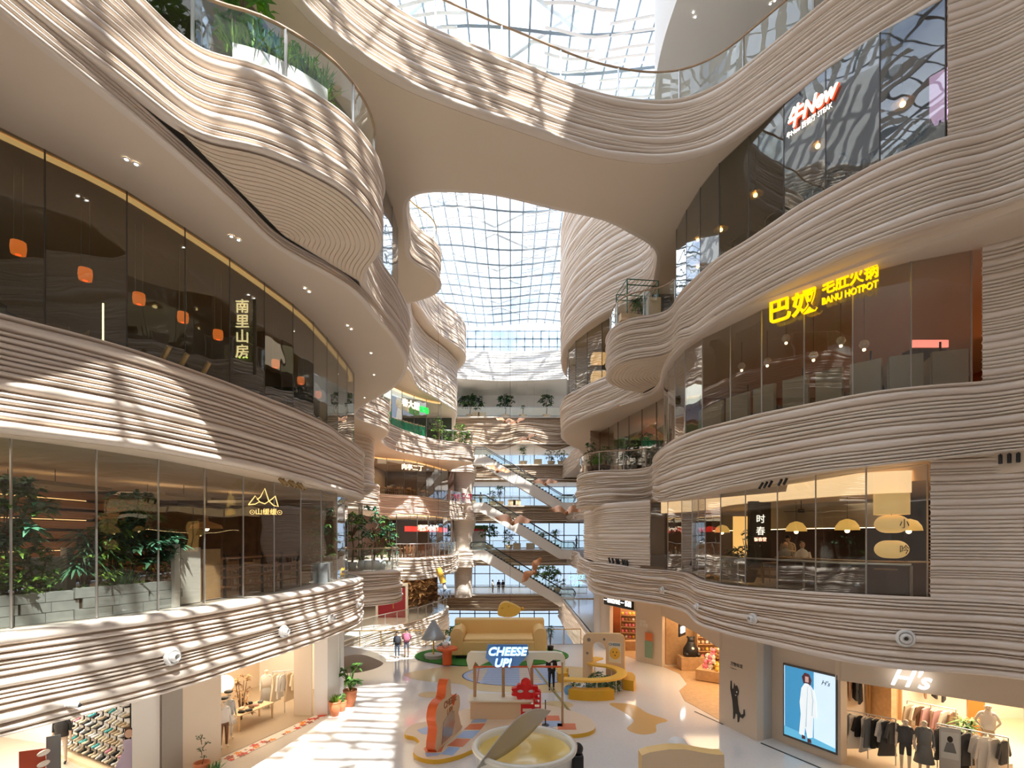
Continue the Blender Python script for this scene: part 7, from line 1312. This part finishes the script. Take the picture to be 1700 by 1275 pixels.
gl = empty('globe_lamp', (-11.0, 19.6, 1.75), 'large cream paper globe behind the beret mannequins', 'lamp'); MB().ball((0, 0, 0), .33, emat('paper_cream', (1, .85, .6), .5, (.8, .7, .5)), 20, 12).build('lamp_shade', gl); MB().tube([(0, 0, .3), (0, 0, 2.05)], .01, BLACK, 4).build('cord', gl)
plant('dried_plant', (-10.9, 20.6, .012), 'bush', 1.9, .9, 301, mat('dried_tan', (.55, .36, .18), .7), 'tan dried foliage behind the display table', m2=mat('dried_brown', (.30, .17, .08), .7))
sp = [(-8.05, 21.35), (-9.62, 17.0), (-9.2, 16.85), (-7.65, 21.1)]; mt = tag(MB().prism(sp, 0.002, .01, mat('mat_white', (.78, .74, .70), .5)).build('threshold_mat'), 'white doorway strip with red and orange leaf splashes', 'floor mat'); rs = random.Random(5); b = MB()
for k in range(46):
    t = rs.random()**1.4 if k % 2 else 1-rs.random()**2*.3; t = 1-t; x_ = -7.85-1.57*t+rs.uniform(-.16, .16); y_ = 21.2-4.3*t+rs.uniform(-.06, .06); r_0 = rs.uniform(.03, .14)
    b.prism([(x_+r_0*(1+.35*math.cos(5*q))*math.cos(q), y_+r_0*(1+.35*math.cos(5*q))*math.sin(q)) for q in np.linspace(0, 2*PI, 20, endpoint=False)], .0102+k*2e-5, .0106+k*2e-5, (mat('splash_red', (.6, .04, .02), .5), mat('splash_orange', (.75, .25, .03), .5), mat('splash_maroon', (.3, .08, .05), .5))[k % 3])
sp_ = b.build('leaf_splashes', mt); sp_['kind'] = 'stuff'
plant('potted_plant', (-7.05, 22.3, 0), 'broad', 1.25, 1.1, 310, LEAF, 'large split-leaf plant in a tall terracotta pot by the white wall', pot=(.29, .72, TERRA)); plant('potted_plant', (-7.3, 21.1, 0), 'grass', .5, .4, 311, LEAFL, 'small yellow-green plant in the nearest round terracotta jar', pot=(.24, .6, TERRA)); plant('potted_plant', (-7.2, 21.65, 0), 'bush', .4, .4, 312, LEAF, 'small leafy plant in the low terracotta pot behind the jar', pot=(.2, .42, TERRA))
plant('potted_plant', (-9.3, 15.35, 0), 'cloud', .95, .55, 313, LEAFD, 'thin topiary with two leaf clusters in a terracotta pot at bottom left', pot=(.22, .62, TERRA)); plant('potted_plant', (-8.85, 15.3, 0), 'grass', .45, .6, 314, LEAFL, 'spiky agave-like plant beside the bottom left topiary', m2=LEAFB, pot=(.22, .35, TERRA))
# shoe shop
wa, wb = Vector((-15.2, 17.75, 0)), Vector((-11.6, 15.87, 0)); dl = (wb-wa); Ls_ = dl.length; dl.normalize(); nv = Vector((dl.y, -dl.x, 0)); ang = math.atan2(dl.y, dl.x)
gr = empty('shoe_rack', tuple(wa+nv*.2), 'black wire wall rack full of pale shoes in the left shop', 'rack', rz=ang); b = MB()
for k in range(11): b.box((k*Ls_/10, 0, 1.3), (.03, .03, 2.5), BLACK)
b.build('uprights', gr); b = MB()
for k in range(8): b.box((Ls_/2, -.06, .25+k*.32), (Ls_, .16, .015), BLACK)
b.build('shelf_bars', gr); tag(MB().box((Ls_/2, -.1, .06), (Ls_, .35, .12), PLYW).build('timber_kerb', loc=tuple(wa+nv*.25), rz=ang), 'pale timber kerb under the black shoe rack', 'kerb')
SHC = [('cream', (.75, .66, .48)), ('white', (.8, .8, .78)), ('black', (.02, .02, .02)), ('beige', (.6, .48, .32)), ('turquoise', (.1, .5, .5)), ('pink', (.7, .3, .4))]; SP_ = []
for n_, c in SHC: b = MB(); b.ball((0, 0, .04), (.05, .13, .045), mat('shoe_'+n_, c, .5), 10, 6); b.ball((0, .06, .07), (.042, .06, .05), mat('shoe_'+n_, c, .5), 8, 5); SP_.append([b, n_, None])
rs = random.Random(9)
for r_i in range(8):
    for k in range(20):
        w_ = rs.choices(range(6), [5, 4, 3, 3, 1, 1])[0]; s_ = SP_[w_]; p = wa+nv*.27+dl*((k+.5)*Ls_/20); loc = (p.x, p.y, .26+r_i*.32)
        if s_[2] is None: s_[2] = s_[0].build('shoe', loc=loc, rz=ang+.2); tag(s_[2], f'{s_[1]} shoe among the rows on the black wire rack', 'shoe', 'shoes on the black wire rack')
        else: c = s_[2].copy(); COL.objects.link(c); c.location = loc; c.rotation_euler.z = ang+rs.uniform(-.4, .4)
tag(MB().prism([(0, 0), (.5, 0), (.5, .75), (0, .75)], 0, .01, mat('tomato_poster', (.7, .12, .04), .5), M=upright(dl.x, dl.y)).build('hanging_poster', loc=tuple(wa+nv*.42+dl*1.9+Vector((0, 0, 2.0)))), 'tomato-red hanging poster with shoe print over the rack', 'poster')
sg = empty('cardboard_standee', (-11.45, 15.3, 0), 'flat cardboard standee of a girl in a lilac dress', 'standee', rz=.55); LIL = mat('lilac', (.55, .48, .66), .6)
b = MB(); b.prism([(-.38, .45), (-.12, 1.02), (-.15, 1.32), (.15, 1.32), (.12, 1.02), (.38, .45), (.2, .38), (-.2, .38)], -.01, .01, LIL, M=M_); b.build('dress', sg); b = MB(); b.prism(ell(0, 1.5, .1, .13, 20), -.008, .012, SKIN, M=M_); b.prism([(-.15, 1.3), (-.26, 1.05), (-.1, 1.42), (-.16, 1.2)], -.008, .012, SKIN, M=M_); b.prism([(.15, 1.3), (.34, 1.05), (.2, .9), (.24, 1.05)], -.008, .012, SKIN, M=M_)
for s in (-.1, .1): b.prism([(s-.04, 0), (s+.04, 0), (s+.04, .4), (s-.04, .4)], -.008, .012, SKIN, M=M_)
b.build('figure', sg); b = MB(); b.prism([(-.12, 1.45), (-.1, 1.65), (0, 1.7), (.12, 1.62), (.14, 1.4), (.09, 1.55), (-.06, 1.58)], -.02, .0, mat('brown_hair', (.10, .04, .02), .6), M=M_); b.build('hair', sg); MB().box((0, .1, .4), (.1, .2, .8), PLYW).build('easel_back', sg)
person('person', (-14.6, 16.6, .012), .4, BLACK, mat('sand_trousers', (.62, .52, .42), .8), 'customer in black top and wide sand-coloured trousers in the shoe shop', h=1.7)
dsp = empty('display_shelf', (-13.4, 13.3, 0), 'low display stand at the bottom left corner of the picture', 'display stand', rz=.6); MB().box((0, 0, .5), (1.3, .5, 1.0), WHITE, bev=.02).build('cabinet', dsp); MB().box((0, -.26, .7), (1.0, .02, .4), mat('violet', (.30, .20, .62), .5)).build('violet_front', dsp)
pst = tag(MB().prism([(0, 0), (.55, 0), (.55, .72), (0, .72)], 0, .012, mat('brick_red_poster', (.45, .07, .03), .5), M=upright(.8, .35)).build('framed_poster', loc=(-12.95, 13.45, 1.02)), 'brick-red sports poster on the low display stand', 'poster')
bg = empty('handbag', (-13.5, 13.2, 1.0), 'cream and violet handbag on the low display stand', 'handbag', rz=.5); MB().box((0, 0, .17), (.4, .16, .34), CL['cream'], bev=.05).build('bag_body', bg); MB().tube([(-.13, 0, .33), (-.1, 0, .5), (.1, 0, .5), (.13, 0, .33)], .018, CL['cream'], 6).build('handle', bg)
for k in range(4): tag(MB().ball((0, 0, .06), (.08, .18, .07), WHITE, 12, 8).build('display_shoe', loc=(-12.45+.03*k, 13.6-.03*k, .72+k*.3)), ('lowest', 'second lowest', 'second highest', 'topmost')[k]+' white trainer on the narrow rack beside the red poster', 'shoe')
nr = tag(MB().box((0, 0, 1.0), (.3, .04, 2.0), CL['slate grey'], .6).build('narrow_rack', loc=(-12.4, 13.85, 0)), 'narrow grey rack holding four white trainers', 'rack')
# toy shop
tt = empty('toy_table', (10.6, 26.3, .012), 'low timber bin heaped with plush toys in the toy shop', 'display bin', rz=-.6); MB().box((0, 0, .3), (1.9, 1.5, .55), TAN, bev=.02).build('bin', tt); TOY = []
TC = [('pink', (.85, .25, .35)), ('white', (.85, .82, .78)), ('cream', (.8, .6, .4)), ('yellow', (.85, .6, .1)), ('brown', (.35, .18, .08))]
def toy(n_, c):
    o = empty('plush_toy', (0, 0, 0), f'{n_} plush toy in the heap on the timber bin', 'plush toy', 'plush toys heaped on the bin'); m = mat('plush_'+n_, c, .9); b = MB(); b.ball((0, 0, .14), (.13, .11, .14), m, 10, 7); b.ball((0, 0, .34), .11, m, 10, 7)
    for s in (-1, 1): b.ball((s*.08, 0, .44), .04, m, 6, 5); b.ball((s*.13, -.03, .18), (.04, .04, .08), m, 6, 5); b.ball((s*.07, -.1, .04), (.05, .08, .04), m, 6, 5)
    bd_ = b.build('body', o); e_ = MB()
    for s in (-1, 1): e_.ball((s*.04, -.1, .36), .014, BLACK, 5, 4)
    e_.build('eyes', bd_); return o
TO = [toy(n_, c) for n_, c in TC]; used = set(); rs = random.Random(21)
for k in range(44):
    i_ = rs.randrange(5); lay = k//16; a = rs.uniform(0, 6.28); r0_ = (.85-.28*lay)*math.sqrt(rs.random()); loc = (10.6+r0_*math.cos(a), 26.3+.75*r0_*math.sin(a), .55+lay*.3)
    if i_ not in used: used.add(i_); TO[i_].location = loc; TO[i_].rotation_euler.z = rs.uniform(-1, 1)
    else: copy_tree(TO[i_], loc, rs.uniform(-1, 1))
pg = empty('plush_gorilla', (9.95, 28.5, .75), 'big black plush animal with white chest on a timber block', 'plush toy'); b = MB(); b.lathe([(.0, 0), (.42, .05), (.4, .4), (.22, .7), (.2, .8), (0, .82)], (0, 0, 0), BLACK, 18); b.ball((0, -.05, .88), (.2, .18, .18), BLACK, 14, 8)
for s in (-1, 1): b.ball((s*.33, -.25, .12), (.13, .2, .12), BLACK, 10, 6); b.ball((s*.17, 0, 1.03), .07, BLACK, 8, 5)
b.build('body', pg); MB().ball((0, -.33, .4), (.1, .06, .14), WHITE, 10, 6).build('chest_patch', pg); tag(MB().box((0, 0, .37), (1.3, .8, .73), TAN, bev=.02).build('timber_block', loc=(9.95, 28.5, .012)), 'timber block under the big black plush animal', 'plinth')
def stocked(loc, rz, w, h, rows, cols, label, grp, seed):
    o = empty('display_shelving', loc, label, 'shelving', rz=rz); b = MB(); b.box((0, .15, h/2), (w, .03, h), TAN)
    for s in (-w/2, w/2): b.box((s, 0, h/2), (.04, .35, h), TAN)
    b.build('carcass', o); rs = random.Random(seed); pr_ = {}
    for r in range(rows): MB().box((0, 0, .12+r*(h-.15)/rows), (w-.05, .34, .025), TAN).build('shelf', o)
    for r in range(rows):
        for c in range(cols):
            i_ = rs.randrange(5); n_, cc = TC[i_]; p = Vector((-w/2+.12+c*(w-.24)/max(1, cols-1), -.02, .135+r*(h-.15)/rows)); p.rotate(Matrix.Rotation(rz, 3, 'Z')); q = (loc[0]+p.x, loc[1]+p.y, loc[2]+p.z)
            if i_ not in pr_: pr_[i_] = tag(MB().ball((0, 0, .1), (.09, .08, .1), mat('plush_'+n_, cc, .9), 8, 6).build('boxed_toy', loc=q, rz=rz), f'small {n_} toy on the {grp}', 'toy', grp)
            else: c_ = pr_[i_].copy(); COL.objects.link(c_); c_.location = q
    return o
stocked((8.6, 34.2, .012), -.25, 2.6, 2.5, 6, 11, 'tall timber shelving of small toys in the farthest right shop', 'toy shelves in the farthest right shop', 41); stocked((11.6, 28.9, .012), 0, 2.4, 2.5, 6, 10, 'tall timber shelving behind the plush toy bin', 'toy shelves behind the plush bin', 42)
bk = tag(MB().box((0, 0, .3), (2.3, .5, .6), TAN, bev=.02).build('low_bin', loc=(8.2, 33.3, .012)), 'low timber bin below the farthest toy shelves', 'display bin')
for k, (px, py, w_, h_, c, lb) in enumerate(((1088, 1064, .5, .45, (.75, .2, .05), 'small orange notice on the cream wall between the toy shops'), (1090, 1078, .55, .95, (.25, .38, .25), 'green and white poster under the orange notice'))):
    x_, y_ = 8.25-.1, 29.5-.14; tag(MB().box((0, 0, 0), (w_, .02, h_), mat('notice_%d' % k, c, .5), math.atan2(-1.4, 1.05)).build('wall_poster', loc=(8.02-.14+.0*k, 29.65-.12, 1.6-.75*k)), lb, 'poster')
tag(textmesh('wall_lettering', '·微笑·\n生活馆', .2, WHITE, None, upright(1.05, -1.4), .004, loc=(7.62-.13, 30.15-.1, 2.35)), 'two faint white lines of lettering on the cream wall by the toy shop', 'lettering')
o = empty('menu_lightbox', (9.3, 28.0, 2.3), 'black lit board hanging inside the toy shop door', 'lightbox', rz=.9); MB().box((0, 0, 0), (.9, .08, .7), BLACK).build('board', o); MB().box((0, -.05, .0), (.6, .01, .35), LWHITE).build('light_panel', o)
for s in (-.3, .3): MB().tube([(s, 0, .35), (s, 0, 1.5)], .01, BLACK, 5).build('hanger', o)
